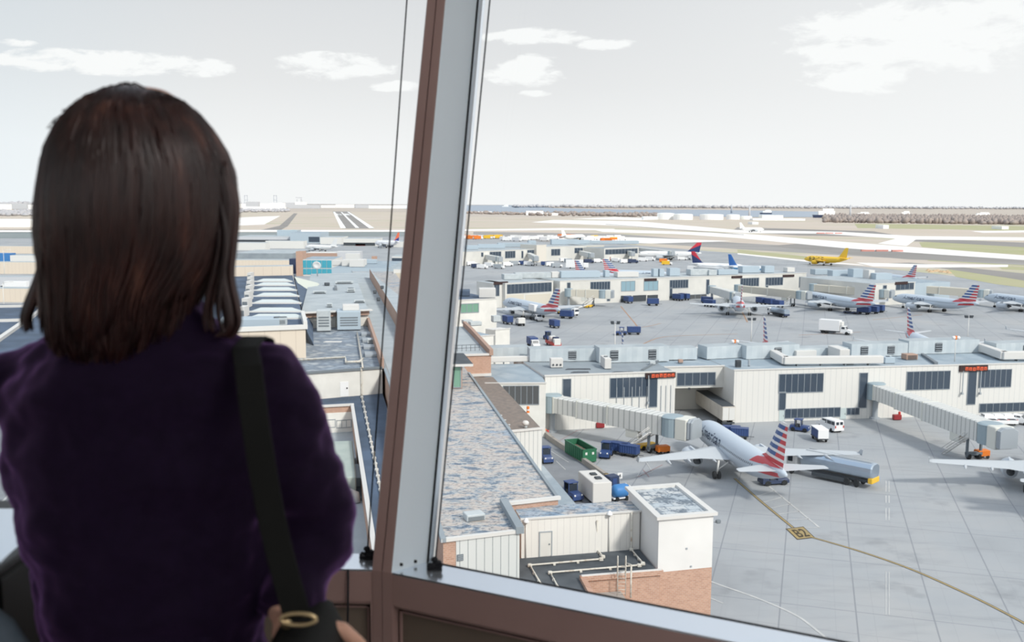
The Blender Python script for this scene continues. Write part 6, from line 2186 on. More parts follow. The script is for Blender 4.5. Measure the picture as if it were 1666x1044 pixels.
for f in (.13, .3, .47, .64, .81, 1.0):
    a = P(1250, 790).lerp(P(1333, 858), f)
    b = P(1222, 801).lerp(P(1296, 858), f)
    stripe(m_, [a, b], .2, .01)
m_.build('ground_marking_hatch', M['paintwhite'], kind='structure')
m_ = MB()
stripe(m_, curve([(1140, 938), (1165, 949), (1230, 972), (1290, 998), (1320, 1018), (1352, 1046), (1380, 1080)]), .3, .01)
stripe(m_, [P(1140, 966), P(1176, 981)], .22, .01)
m_.build('ground_marking_white_edge', M['paintwhite'], kind='structure')
m_ = MB()
for x in (1441.5, 1446.5):
    for y0, y1 in ((782, 800), (806, 818), (826, 846), (930, 1000)):
        stripe(m_, [P(x, y0), P(x, y1)], .16 if y0 < 900 else .10, .01)
m_.build('ground_marking_white_dashes', M['paintwhite'], kind='structure')
m_ = MB()
for a, b in (((884, 726), (925, 752)), ((905, 750), (920, 764)), ((1020, 780), (1062, 768)), ((1062, 768), (1050, 750)), ((920, 700), (1020, 697)), ((1040, 770), (1036, 776))):
    stripe(m_, [P(*a), P(*b)], .14, .03)
for a, b in (((905, 720), (940, 700)), ((940, 700), (960, 698)), ((1038, 776), (1078, 756)), ((1046, 764), (1056, 776))):
    stripe(m_, [P(*a), P(*b)], .12, .03, 1)
m_.build('ground_marking_stand_lines', [M['paintwhite'], mat('worn_red_paint', S(190, 150, 150, KH), .8)], kind='structure')
m_ = MB()
for pix in ([(1010, 498), (1030, 522), (1042, 532), (1075, 526)], [(1035, 565), (1070, 550), (1110, 546), (1200, 543)], [(1208, 508), (1212, 516), (1216, 524)], [(1300, 545), (1400, 540)], [(1420, 520), (1500, 512)]):
    stripe(m_, curve(pix), .5, .01)
m_.build('ground_marking_guide_lines', M['paintorange'], kind='structure')
# kerb wall between the service road and the stand
k = MB()
kp = [P(884, 707), P(899, 719), P(949, 753), P(986, 779), P(1004, 794)]
for i in range(len(kp) - 1):
    a, b = kp[i], kp[i + 1]
    md = (a + b) / 2
    k.box((md.x, md.y, .45), ((b - a).length + .3, .6, .9), heading(a, b), 1 if i == 3 else 0)
k.build('kerb_wall', [mottled('kerb_concrete', S(196, 188, 178, KH), S(180, 174, 168, KH), .5), M['paintyellow']], label='low concrete kerb wall between the service road and the parking stand', cat='kerb wall')
m_ = MB()
for i in range(4):
    a = P(962 + i * 4, 768 + i * 3)
    stripe(m_, [a, P(974 + i * 4, 762 + i * 4)], .35, .03)
m_.build('ground_marking_yellow_hatch', M['paintyellow'], kind='structure')
# ------------------------------------------------------------------ airfield beyond the piers
zz = [0.02]
def field(name, pix, material, z=None):
    zz[0] += .004
    return px_sheet(name, pix, z if z else zz[0], material)
field('river', [(-400, 336), (300, 334.5), (640, 334), (835, 333.6), (905, 338.5), (1020, 341), (1150, 341), (1335, 344), (1345, 353), (1215, 353), (1060, 350), (960, 347), (900, 347), (740, 345), (640, 338), (300, 337), (-400, 340)], M['river'], .01)
field('field_grass', [(380, 377.5), (380, 346), (520, 344), (668, 345), (668, 377.5)], M['grass'])
field('field_grass_strip', [(760, 372), (760, 352), (1000, 354), (1330, 358), (1700, 366), (1700, 470), (1530, 446), (1310, 424), (1200, 412), (1000, 396), (760, 386)], M['grass'])
field('ground_verge', [(1390, 363.5), (1560, 366), (1700, 369), (1700, 377), (1540, 373), (1395, 371)], M['greengrass'])
field('ground_verge', [(1495, 394), (1520, 392), (1700, 402), (1700, 417), (1580, 409), (1500, 402)], M['greengrass'])
field('ground_verge', [(1200, 406), (1312, 417), (1330, 424), (1200, 412.5)], M['greengrass'])
field('ground_verge', [(1540, 436), (1700, 448), (1700, 472), (1620, 462), (1555, 450)], M['greengrass'])
field('ground_verge', [(1500, 415), (1700, 428), (1700, 435), (1510, 424)], M['greengrass'])
field('ground_verge', [(1620, 431), (1700, 436), (1700, 441), (1630, 438)], M['greengrass'])
field('ground_taxiway', [(940, 397), (770, 386), (770, 377), (1000, 380), (1200, 395), (1368, 404), (1700, 427), (1700, 433), (1368, 415), (1200, 405), (1060, 396)], M['taxi'])
field('ground_taxiway', [(1300, 396), (1480, 404), (1700, 420), (1700, 428), (1480, 422), (1365, 412), (1250, 400)], M['runway'])
field('ground_taxiway', [(1400, 430), (1530, 436), (1640, 452), (1700, 462), (1700, 448), (1560, 434), (1480, 427)], M['runway'])
field('ground_taxiway', [(1200, 369.5), (1420, 376), (1480, 386), (1300, 383), (1190, 376)], M['runway'])
field('ground_taxiway', [(1470, 389), (1530, 389), (1700, 396), (1700, 404), (1560, 396), (1480, 392)], M['runway'])
field('ground_taxiway_pale', [(750, 375.5), (750, 373), (915, 371), (1000, 372), (1000, 374), (915, 374)], M['taxipale'])
field('ground_taxiway_pale', [(865, 361.5), (900, 357.5), (1040, 360), (1200, 374), (1368, 377), (1490, 384), (1700, 386.5), (1700, 391), (1480, 389.5), (1340, 380), (1210, 379), (1100, 373), (985, 366)], M['taxipale'])
field('ground_taxiway_pale', [(960, 372), (1090, 376), (1210, 380), (1368, 393), (1700, 418), (1700, 425), (1440, 408), (1368, 403), (1200, 387), (1100, 380.5), (980, 377)], M['taxipale'])
field('ground_taxiway_pale', [(1428, 396), (1465, 386), (1495, 386), (1475, 400)], M['taxipale'])
field('ground_taxiway_pale', [(1030, 386), (1190, 392), (1060, 396), (900, 390), (930, 384)], M['taxipale'])
field('ground_taxiway_pale', [(1393, 427), (1508, 430), (1640, 430.5), (1640, 434), (1508, 435), (1420, 433)], M['taxipale'])
field('ground_taxiway_pale', [(1200, 411.5), (1310, 423), (1400, 430), (1410, 432), (1310, 425.5), (1200, 413.5)], M['taxipale'])
field('ground_taxiway_pale', [(1580, 376), (1700, 374), (1700, 377.5), (1600, 378.5)], M['taxipale'])
field('ground_taxiway_pale', [(930, 356), (1000, 353), (1090, 356), (1040, 358)], M['taxipale'])
field('ground_marking_taxi_line', [(985, 364.2), (1210, 381.4), (1210, 382.3), (985, 364.9)], M['runway'])
# left of the mullion: the long runway seen end on
field('ground_runway', [(541, 343.8), (568, 343.8), (608, 371.6), (556.5, 371.6)], M['runway'])
m_ = MB()
for a, b, w in (((543.5, 344.5), (558.5, 371), 9), ((566.2, 344.5), (604.8, 371), 9), ((555.5, 345), (581.5, 370.5), 6)):
    stripe(m_, [P(*a), P(*b)], w, .12)
stripe(m_, [P(545, 344.6), P(566, 344.6)], 26, .12)
stripe(m_, [P(577, 370.6), P(586, 370.6)], 5, .12)
for k in range(4):
    stripe(m_, [P(548 + k * 1.6, 347.5 + .15 * k), P(550.5 + k * 1.6, 350)], 5, .12)
    stripe(m_, [P(560 + k * 1.7, 347.5), P(563.5 + k * 1.8, 350)], 5, .12)
m_.build('ground_marking_runway', M['farwhite'], kind='structure')
field('ground_taxiway', [(455, 367), (478, 347), (484, 347), (468, 368), (455, 375), (420, 375)], M['runway'])
field('ground_taxiway_pale', [(384, 367), (384, 354), (456, 351), (430, 365)], M['taxipale'])
field('ground_taxiway_pale', [(-200, 377.6), (-200, 374.5), (380, 374), (668, 374), (668, 376.6), (380, 377)], M['taxipale'])
field('ground_taxiway', [(-200, 388), (-200, 378), (380, 377.6), (668, 377), (668, 384), (380, 386)], mottled('dark_taxiway', S(150, 160, 160, KH), S(164, 172, 172, KH), .01))
field('field_dry', [(-200, 373.5), (-200, 345), (384, 346), (384, 373.5)], M['grass'])

def clump_mass(name, items, material, label, cat):
    """a belt of trees nobody could count, as one object"""
    m_ = MB()
    rr = random.Random(len(items) + 5)
    for x, y, r, h in items:
        prof = [(.45, -.05), (.9, .25), (1.0, .5), (.7, .82), (.2, 1.0)]
        m_.loft([[(x + r * a * math.cos(2 * PI * k / 6 + h) * rr.uniform(.8, 1.2), y + r * a * math.sin(2 * PI * k / 6 + h), h * b * rr.uniform(.9, 1.06)) for k in range(6)] for a, b in prof], 0, True)
    return m_.build(name, material, label=label, cat=cat, kind='stuff')
def belt(x0, x1, y0, y1, h, n, rows=2, seed=1, dy=.6, jitter=.35, k=.9):
    rr = random.Random(seed)
    out = []
    kk = k
    for k in range(n):
        f = (k + rr.random()) / n
        px = x0 + (x1 - x0) * f
        py = y0 + (y1 - y0) * f - rr.random() * dy
        p = P(px, py, 0)
        span = abs(P(x1, y1, 0).x - P(x0, y0, 0).x) / n
        out.append((p.x, p.y, max(span * 1.3, h * kk) * rr.uniform(.7, 1.3), h * rr.uniform(1 - jitter, 1 + jitter)))
    return out
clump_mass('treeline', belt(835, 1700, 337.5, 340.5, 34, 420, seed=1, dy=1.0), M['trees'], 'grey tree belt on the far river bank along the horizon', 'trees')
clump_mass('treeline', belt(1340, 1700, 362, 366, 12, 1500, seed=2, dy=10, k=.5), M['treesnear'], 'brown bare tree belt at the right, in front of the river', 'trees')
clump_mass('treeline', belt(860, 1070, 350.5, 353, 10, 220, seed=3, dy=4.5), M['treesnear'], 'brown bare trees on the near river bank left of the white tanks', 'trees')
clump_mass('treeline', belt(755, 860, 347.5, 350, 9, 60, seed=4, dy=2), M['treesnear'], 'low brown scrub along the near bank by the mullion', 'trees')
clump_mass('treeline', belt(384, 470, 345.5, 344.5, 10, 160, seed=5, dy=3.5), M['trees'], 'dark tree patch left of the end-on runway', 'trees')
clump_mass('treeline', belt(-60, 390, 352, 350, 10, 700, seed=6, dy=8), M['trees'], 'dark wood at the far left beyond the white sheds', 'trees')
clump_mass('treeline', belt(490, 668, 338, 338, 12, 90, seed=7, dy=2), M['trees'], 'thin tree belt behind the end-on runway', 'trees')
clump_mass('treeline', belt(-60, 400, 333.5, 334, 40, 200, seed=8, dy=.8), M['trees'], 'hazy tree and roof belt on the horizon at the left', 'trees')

def farbox(name, x0, x1, ytop, ybot, material, label, cat='building', depth=30, roof=None, z0=0, group=None, parent=None):
    """a far building from its photo rectangle: foot row gives its distance"""
    a, b = P(x0, ybot, z0), P(x1, ybot, z0)
    b.y = a.y = (a.y + b.y) / 2
    b.x = D(x1, ybot, a.y).x
    a.x = D(x0, ybot, a.y).x
    zt = D((x0 + x1) / 2, ytop, a.y).z
    m_ = MB()
    m_.prism([(a.x, a.y), (b.x, b.y), (b.x, b.y + depth), (a.x, a.y + depth)], z0, zt, 0, 1)
    o = m_.build(name, [M[material] if isinstance(material, str) else material, M[roof] if roof else (M[material] if isinstance(material, str) else material)], parent, label=label, cat=cat, group=group)
    if parent is None:
        set_origin(o, (a.x, a.y, z0))
    return o, a, b, zt
def band(o, a, b, f0, f1, z0, z1, material, name='window_band'):
    m_ = MB()
    L = (b - a).length
    wallbox(m_, a, b, L * f0, L * f1, z0, z1, 0, .25)
    q = m_.build(name, M[material])
    q.data.transform(Matrix.Translation(-o.location))
    q.parent = o
    return q

# river-bank tanks, sheds and ships
for k, (x0, x1, yt, yb, lb) in enumerate([(1071, 1098, 346, 357, 'first white tank on the river bank, left of the group'), (1098, 1128, 347.5, 357.5, 'second white tank on the river bank'), (1142, 1178, 348, 357.5, 'widest white tank on the river bank'), (1184, 1204, 348.5, 357, 'fourth white tank on the river bank, before the low one'), (1206, 1224, 351, 357, 'low white tank at the right of the bank group')]):
    a, b = P(x0, yb, 0), P(x1, yb, 0)
    r_ = (b.x - a.x) / 2
    zt = D(x0, yt, a.y).z
    o = MB().lathe([(r_, 0), (r_, zt * .9), (r_ * .6, zt * .97), (.1, zt)], 24, 0, False).build('storage_tank', M['farwhite'], label=lb, cat='storage tank')
    o.location = ((a.x + b.x) / 2, a.y + r_, 0)
for x0, x1, yt, yb, mt, lb in [(1047, 1070, 352, 357, 'farwhite', 'low white shed left of the river-bank tanks'), (1240, 1274, 350, 357.5, 'farwhite', 'white shed under the ship masts'), (1225, 1310, 355.5, 358.5, 'farwhite', 'long low white shed row below the mast'),
                               (856, 884, 343, 350, 'farwhite', 'white river-bank house left of the tanks, larger'), (884, 908, 346.5, 350.5, 'farwhite', 'white river-bank house left of the tanks, smaller'), (778, 800, 343.8, 346, 'farwhite', 'small white shed on the water edge near the mullion'), (1224, 1234, 361, 365, 'farwhite', 'tiny white hut in the field below the sheds'),
                               (1437, 1446, 366, 372, 'farwhite', 'tiny white hut in the green field'), (1630, 1641, 368, 373, 'farwhite', 'tiny white hut at the right, below the brown trees')]:
    farbox('shed', x0, x1, yt, yb, mt, lb, 'shed', 40)
def ship(x0, x1, yw, ytop, label, hullm='navy', mast=True):
    a, b = P(x0, yw, 0), P(x1, yw, 0)
    L = b.x - a.x
    zt = D(x0, ytop, a.y).z
    t = thing('ship', label, 'ship', (a.x + L / 2, a.y, 0))
    h = zt * .3
    MB().loft([[(-L * .5, -L * .06, h), (L * .42, -L * .07, h), (L * .5, 0, h), (L * .42, L * .07, h), (-L * .5, L * .06, h)], [(-L * .46, -L * .05, 0), (L * .38, -L * .05, 0), (L * .44, 0, 0), (L * .38, L * .05, 0), (-L * .46, L * .05, 0)]][::-1]).build('hull', M[hullm], t)
    s = MB()
    s.box((L * .08, 0, h + (zt - h) * .3), (L * .7, L * .11, (zt - h) * .6))
    s.box((L * .15, 0, h + (zt - h) * .75), (L * .45, L * .09, (zt - h) * .45))
    s.build('superstructure', M['farwhite'], t)
    if mast:
        MB().tube([(L * .2, 0, zt * .9), (L * .2, 0, zt * 1.25)], zt * .03, 6).build('mast', M['fargrey'], t)
    return t
ship(1322, 1356, 354, 338.5, 'white ship with a dark hull moored by the brown trees')
ship(1236, 1254, 348, 341, 'small ship on the river above the sheds')
ship(1462, 1478, 351, 343, 'small white ship seen over the brown trees')
ship(1388, 1412, 352, 344.5, 'long white ship right of the crane mast', 'farwhite')
ship(1582, 1606, 351, 345, 'white ship over the trees at the right', 'farwhite')
ship(817, 828, 336.5, 332.5, 'tiny white ship on the water near the mullion', 'farwhite', False)
def mast(x, ytop, yb, label, w=1.5):
    p = P(x, yb, 0)
    zt = D(x, ytop, p.y).z
    o = MB().tube([(0, 0, 0), (0, 0, zt)], [w, w * .5], 6).tube([(-zt * .1, 0, zt * .8), (zt * .1, 0, zt * .8)], w * .4, 6).build('harbour_mast', M['fargrey'], label=label, cat='mast')
    o.location = p
mast(1219, 333, 356, 'tall pale mast above the river-bank sheds', 4)
mast(1383, 333, 357, 'tall pale mast between the two ships', 4)
mast(1190, 332, 346, 'slim water tower on the horizon above the tanks', 5)
# industry on the left horizon
rr = random.Random(21)
names = ['white works hall', 'white flat shed', 'pale storage hall', 'white tank house', 'pale long store', 'white silo block']
far_list = [(388, 404, 331, 338), (400, 420, 328, 338.5), (423, 442, 331, 338), (442, 462, 330, 338.5), (460, 478, 329.5, 338), (480, 497, 328.5, 338.5), (395, 462, 336, 341), (470, 520, 333, 339), (505, 545, 333.5, 338), (546, 575, 332.5, 338), (578, 600, 333, 338.5), (600, 640, 334, 339), (640, 664, 333.5, 339), (0, 44, 330.5, 340), (46, 70, 333, 341), (-40, 10, 332, 341)]
for k, (x0, x1, yt, yb) in enumerate(far_list):
    where = 'left of the person' if x1 < 80 else 'right of the person'
    farbox('works_hall', x0, x1, yt, yb, 'farwhite' if k % 3 != 1 else 'fargrey', 'far %s on the horizon %s, %s from the left' % (names[k % 6], where, ['first', 'second', 'third', 'fourth', 'fifth', 'sixth', 'seventh', 'eighth', 'ninth', 'tenth', 'eleventh', 'twelfth', 'thirteenth', 'first', 'second', 'nearest'][k]), 'factory hall', 60)
for x, lb in ((400.5, 'left tower of the two-legged far bridge above the works'), (448, 'right tower of the two-legged far bridge above the works')):
    p = P(x, 337, 0)
    zt = D(x, 317.5, p.y).z
    w = 2.2 / FPX * p.y
    o = MB().box((-w, 0, zt / 2), (w * .35, w * .35, zt)).box((w, 0, zt / 2), (w * .35, w * .35, zt)).box((0, 0, zt * .97), (w * 2.2, w * .35, zt * .04)).box((0, 0, zt * .6), (w * 2.2, w * .35, zt * .03)).build('bridge_tower', M['fargrey'], label=lb, cat='bridge tower')
    o.location = p
p = P(487, 338, 0)
zt = D(487, 320, p.y).z
w = 6 / FPX * p.y
o = MB().box((-w * .6, 0, zt * .4), (w * .15, w * .2, zt * .8)).box((w * .5, 0, zt * .42), (w * .15, w * .2, zt * .84)).box((-.1 * w, 0, zt * .92), (w * 1.8, w * .2, zt * .06)).tube([(w * .5, 0, zt * .9), (w * 1.1, 0, zt * .35)], w * .06, 6).build('dock_crane', M['fargrey'], label='grey dock crane silhouette on the horizon right of the person', cat='crane')
o.location = p
# sheds at the far left
o, a, b, zt = farbox('hangar', -40, 49, 357, 369.5, 'farwhite', 'long white hangar at the left edge, beyond the dark grass', 'hangar', 60)
farbox('hangar', 49, 72, 360.5, 369.5, 'farwhite', 'lower white hangar end touching the hair of the person', 'hangar', 60)

# ------------------------------------------------------------------ buildings left of the mullion, beyond the sawtooth hall
o, a, b, zt = farbox('terminal_shed', 384, 472, 385, 394, 'fargrey', 'long grey terminal shed with a dark underside, beside the hair', 'building', 60, 'roofpale')
band(o, a, b, 0, 1, .5, zt * .45, 'darkgrey')
o, a, b, zt = farbox('terminal_shed', 472, 521, 379, 395, 'unitside', 'pale blue-grey terminal hall below the runway', 'building', 50, 'roofblue')
band(o, a, b, .62, .98, zt * .1, zt * .62, 'glassdark')
farbox('roof_canopy', 451, 484, 374.5, 392, 'unitside', 'teal grey pitched canopy behind the pale terminal hall', 'building', 20, 'glassteal')
farbox('terminal_shed', 521, 556, 386, 397, 'offwhite', 'cream terminal block right of the pale hall', 'building', 40, 'roofpale')
o, a, b, zt = farbox('terminal_shed', 432, 494, 392, 404, 'offwhite', 'cream long wall in front of the pale terminal hall', 'building', 16, 'roofpale')
farbox('terminal_shed', 384, 432, 395, 407, 'offwhite', 'cream long wall directly beside the hair', 'building', 16, 'roofpale')
o, a, b, zt = farbox('terminal_shed', 559, 616, 388, 400, 'offwhite', 'white shed with a dark band beside the left shade cord', 'building', 30, 'roofpale')
band(o, a, b, .0, .9, .4, zt * .45, 'darkgrey')
band(o, a, b, .34, .62, .2, zt * .3, 'darkred', 'maroon_panel')
o, a, b, zt = farbox('terminal_shed', 618, 662, 393, 402, 'offwhite', 'white shed between the shade cord and the mullion', 'building', 30, 'roofpale')
band(o, a, b, .0, .5, .4, zt * .55, 'navy')
farbox('low_roof', 384, 476, 412, 421, 'roofgrey', 'grey plant roof in front of the cream walls', 'building', 60, 'roofpale')
farbox('low_roof', 496, 548, 411.5, 424, 'brickplain', 'brick-fronted roof with a white ridge, behind the teal glass', 'building', 24, 'coping')
farbox('low_roof', 546, 586, 409.5, 424, 'fargrey', 'grey roof with a white edge, right of the brick-fronted one', 'building', 12, 'coping')
o, a, b, zt = farbox('viaduct', 340, 472, 423, 434, 'wallbeige', 'cream concrete viaduct beam above the sawtooth hall', 'viaduct', 14, 'roofpale')
farbox('dark_block', 471, 484, 421, 445, 'navy', 'small dark block at the end of the cream viaduct beam', 'building', 10)
farbox('brick_tower', 482, 493, 409, 449, 'brick', 'tan brick stair block left of the teal glass', 'building', 10, 'brickplain')
o, a, b, zt = farbox('glass_pavilion', 490, 541, 422, 449, 'coping', 'teal glass pavilion with white frame', 'building', 34, 'roofblue')
L = (b - a).length
for k in range(6):
    f0, f1 = .03 + k * .16, .03 + k * .16 + .145
    for z0, z1 in ((zt * .10, zt * .44), (zt * .5, zt * .95)):
        band(o, a, b, f0, min(f1, .99), z0, z1, 'glassteal', 'window')
p = P(516, 440, 20.2)
t = thing('satellite_dish', 'white dish standing in front of the teal glass pavilion', 'satellite dish', P(516, 449, 20.2))
MB().lathe([(.02, 0), (.8, .12), (1.3, .4), (1.28, .46), (.75, .2), (.02, .1)], 18, 0, True, Matrix.Translation((0, 0, 3.4)) @ Matrix.Rotation(1.9, 4, 'X')).build('dish', M['white'], t)
MB().tube([(0, .4, 0), (0, .3, 3.3)], .14, 8).build('mast', M['grey'], t)
o_, a_, b_, zpl = farbox('plant_roof', 540, 632, 436, 474, 'unitside', 'pale blue plant roof block under the white rooftop cluster', 'building', 60, 'roofblue')
for k, (x, y, L_, H, lb) in enumerate([(573, 429, 7, 5, 'white plant tower in the rooftop cluster above the worn roof'), (566, 433, 6, 3, 'white plant box at the left of the rooftop cluster'), (580, 434.5, 7, 3.4, 'white plant box at the front of the rooftop cluster'), (588, 432, 4, 3, 'white plant box at the right of the rooftop cluster'), (596, 429, 10, 2, 'low pale plant box beside the brick chimney'), (549, 432, 5, 2.5, 'grey plant box left of the white rooftop cluster')]):
    t = roofbox(x, y, zpl, L_, 5, H, 'rooftop_unit', lb, 'rooftop unit', 'coping' if 'white' in lb else 'unitside', 0)
farbox('chimney', 605, 612.5, 417, 452, 'brick', 'square tan brick chimney near the shade cord', 'chimney', 4, 'brickplain')
o, a, b, zt = farbox('side_hall', 638, 664, 417, 455, 'offwhite', 'white hall with a dark window band beside the mullion', 'building', 20, 'roofpale')
band(o, a, b, 0, 1, zt * .74, zt * .93, 'glassdark')
o, a, b, zt = farbox('side_hall', 641, 664, 438, 520, 'offwhite', 'white stair hall with teal windows beside the mullion', 'building', 12, 'roofpale')
band(o, a, b, .0, 1, zt * .42, zt * .70, 'glassteal', 'window')
band(o, a, b, .0, 1, zt * .05, zt * .36, 'glassteal', 'window')
band(o, a, b, .1, 1, zt * .8, zt * .93, 'tunnelbeige', 'wall_panel')

# far left, seen past the hair
for k, (x0, x1, yt, yb, mt, rf, dp, lb) in enumerate([
        (-60, 372, 401, 413, 'wallbeige', 'roofpale', 10, 'pale road deck at the left edge, above the blue block'),
        (-60, 17, 412, 427, 'skyblue', 'skyblue', 8, 'bright blue block at the left edge'),
        (17, 330, 416, 429, 'offwhite', 'roofpale', 12, 'beige low block right of the bright blue one'),
        (-60, 372, 427, 446, 'wallbeige', 'roofpale', 9, 'second pale road deck at the left edge, below the blue block'),
        (-60, 372, 451, 470, 'fargrey', 'roofpale', 9, 'third, greyer road deck at the left edge'),
        (-60, 372, 470, 492, 'wallbeige', 'roofpale', 9, 'nearest beige road deck at the left edge, under a white truck')]):
    farbox('road_deck' if 'deck' in lb else 'block', x0, x1, yt, yb, mt, lb, 'road deck' if 'deck' in lb else 'building', dp, rf)
o = put(truck('delivery_truck', 'white truck on the road deck at the left edge', 'white', 'white', 11, 2.6), 21, 476, PI)
o.location.z = 0
o.scale = (1.3, 1.3, 1.5)
MB().prism([P(-80, 495, 5), P(300, 493, 5), P(240, 640, 5), P(-80, 640, 5)], 0, 5, 0, 1).build('garage_roof', [M['fargrey'], M['roofslate']], label='grey-blue garage deck at the left edge with white lines', cat='building')
m_ = MB()
for a, b, w in (((0, 500), (290, 495), .8), ((-20, 524), (52, 522), .4), ((-10, 560), (78, 498), 1.3)):
    pa, pb_ = P(*a, 5.05), P(*b, 5.05)
    d = (pb_ - pa).normalized()
    n = Vector((-d.y, d.x, 0)) * w / 2
    m_.prism([pa - n, pb_ - n, pb_ + n, pa + n], 5.0, 5.9)
m_.build('parapet', M['coping'], bpy.data.objects['garage_roof'])
for k, (x, y) in enumerate(((7, 508), (8, 455))):
    p = P(x, y, 0)
    zt = D(x, y - 48, p.y).z
    t = thing('street_lamp', ['thin lamp pole in front of the garage deck at the left edge', 'thin lamp pole on the road deck by the white truck'][k], 'street lamp', p)
    MB().lathe([(.18, 0), (.1, zt)], 8).build('pole', M['offwhite'], t)
    MB().tube([(0, 0, zt), (3.0, 0, zt + .5)], .1, 6).cbox((3.4, 0, zt + .45), (1.2, .5, .25), .08).build('lamp_arm', M['offwhite'], t)
# street and verge under the elbow at lower left
field('road_left', [(-120, 700), (60, 690), (110, 1000), (-160, 1000)], M['asphalt'], .05)
m_ = MB()
for a, b in (((-10, 862), (40, 815)), ((0, 880), (46, 838)), ((-20, 842), (20, 800))):
    stripe(m_, [P(*a), P(*b)], .35, .07)
m_.build('ground_marking_street_lines', M['paintwhite'], kind='structure')

# ------------------------------------------------------------------ parked trucks, cars and small apron traffic far off
def minitruck(label, x, y, L, H, boxm, cabm='white', ang=0.0, group=None, cat='truck'):
    t = thing('parked_truck', label, cat, P(x, y, 0), ang, group)
    MB().cbox((-.12 * L, 0, H * .56), (L * .76, 2.5, H * .82), .08).build('cargo_box', M[boxm], t)
    MB().cbox((L * .38, 0, H * .40), (L * .22, 2.3, H * .5), .15).build('cab', M[cabm], t)
    w = MB()
    for xx in (-L * .3, L * .33):
        for yy in (-1.1, 1.1):
            w.wheel((xx, yy, .5), .5, .3, 'Y', 8)
    w.build('wheels', M['black'], t)
    return t
rr = random.Random(33)
row = []
for k in range(7):
    row.append((757 + k * 4.3 + rr.uniform(-1, 1), 388.5 + rr.uniform(-1, 1), 'orange' if k % 3 else 'white'))
for k in range(6):
    row.append((794 + k * 4.0, 388 + rr.uniform(-.6, .6), 'yellow'))
for k in range(16):
    row.append((820 + k * 5.6 + rr.uniform(-2, 2), 390 + rr.uniform(-2.5, 2.5), 'white' if k % 4 else 'fargrey'))
for k in range(6):
    row.append((914 + k * 3.6, 387 + rr.uniform(-.8, .8), 'orange'))
for k in range(13):
    row.append((938 + k * 6.2, 390 + rr.uniform(-2, 2.4), 'white' if k % 5 else 'yellow'))
for k in range(5):
    row.append((984 + k * 4, 393.5 + rr.uniform(-.8, .8), 'orange'))
proto = {}
lab = {'orange': 'orange truck parked in the long row beyond the far pier', 'white': 'white truck parked in the long row beyond the far pier', 'yellow': 'yellow truck parked in the long row beyond the far pier', 'fargrey': 'grey truck parked in the long row beyond the far pier'}
for x, y, c in row:
    if c not in proto:
        proto[c] = minitruck(lab[c], x, y, 11, 4.6, c, 'white', rr.uniform(-.3, .3), c.replace('fargrey', 'grey') + ' trucks in the far parking row')
    else:
        dup(proto[c], P(x, y, 0), rr.uniform(-.4, .4))
small = [(768, 432, 'white'), (776, 436, 'navy'), (785, 437, 'white'), (797, 434, 'white'), (812, 437, 'grey'), (826, 433, 'white'), (838, 431, 'grey'), (853, 431, 'blue'), (861, 432, 'white'), (889, 432, 'blue'), (896, 433, 'white'), (906, 435, 'grey'), (918, 426, 'white'), (926, 427, 'grey'), (958, 428, 'navy'), (972, 427, 'white'), (990, 424, 'darkred'), (1003, 426, 'white'), (1016, 428, 'white'), (1030, 428, 'navy'), (1046, 425, 'white'), (1058, 424, 'white'), (1081, 427, 'orange'), (1085, 431, 'yellow'), (1100, 420, 'white'), (1110, 423, 'white'), (1117, 422, 'white'), (1128, 440, 'white'), (1138, 442, 'grey'), (1150, 440, 'white')]
proto = {}
for x, y, c in small:
    if c not in proto:
        proto[c] = minitruck('small %s vehicle standing on the apron before the far pier' % c.replace('darkred', 'dark red'), x, y, 7.5, 3.0, c, c if c in ('blue', 'navy') else 'white', rr.uniform(-.5, .5), '%s vehicles before the far pier' % c.replace('darkred', 'dark red'))
    else:
        dup(proto[c], P(x, y, 0), rr.uniform(-.6, .6))
minitruck('big white catering truck alone before the far pier, right of the taller block', 939, 437, 15, 6.0, 'white', 'white', -.1)
for k, (x, y, lb) in enumerate([(1350, 380, 'red sign board group on the bright taxiway'), (1436, 409, 'pink barrier group on the dark taxiway')]):
    o = MB().box((-14, 0, .8), (12, 3, 1.6)).box((0, 2, .8), (11, 3, 1.6)).box((13, -1, .8), (10, 3, 1.6)).build('taxiway_barriers', mat('faded_red_barrier', S(214, 150, 140, KW), .6), label=lb, cat='barriers')
    o.location = P(x, y, 0)
o = MB()
for k in range(9):
    q = P(1512 + k * 4 + rr.uniform(-2, 2), 441 + k * .5 + rr.uniform(-2, 2), 0) - P(1528, 443, 0)
    o.loft([[(q.x + 2.2 * math.cos(i), q.y + 2.0 * math.sin(i), 0) for i in range(6)], [(q.x + .5 * math.cos(i), q.y + .5 * math.sin(i), 1.3) for i in range(6)]])
o.build('sand_heap', mat('sand', S(226, 196, 160, KH), .9), label='small sandy heaps on the grass right of the middle pier', cat='sand', kind='stuff').location = P(1528, 443, 0)
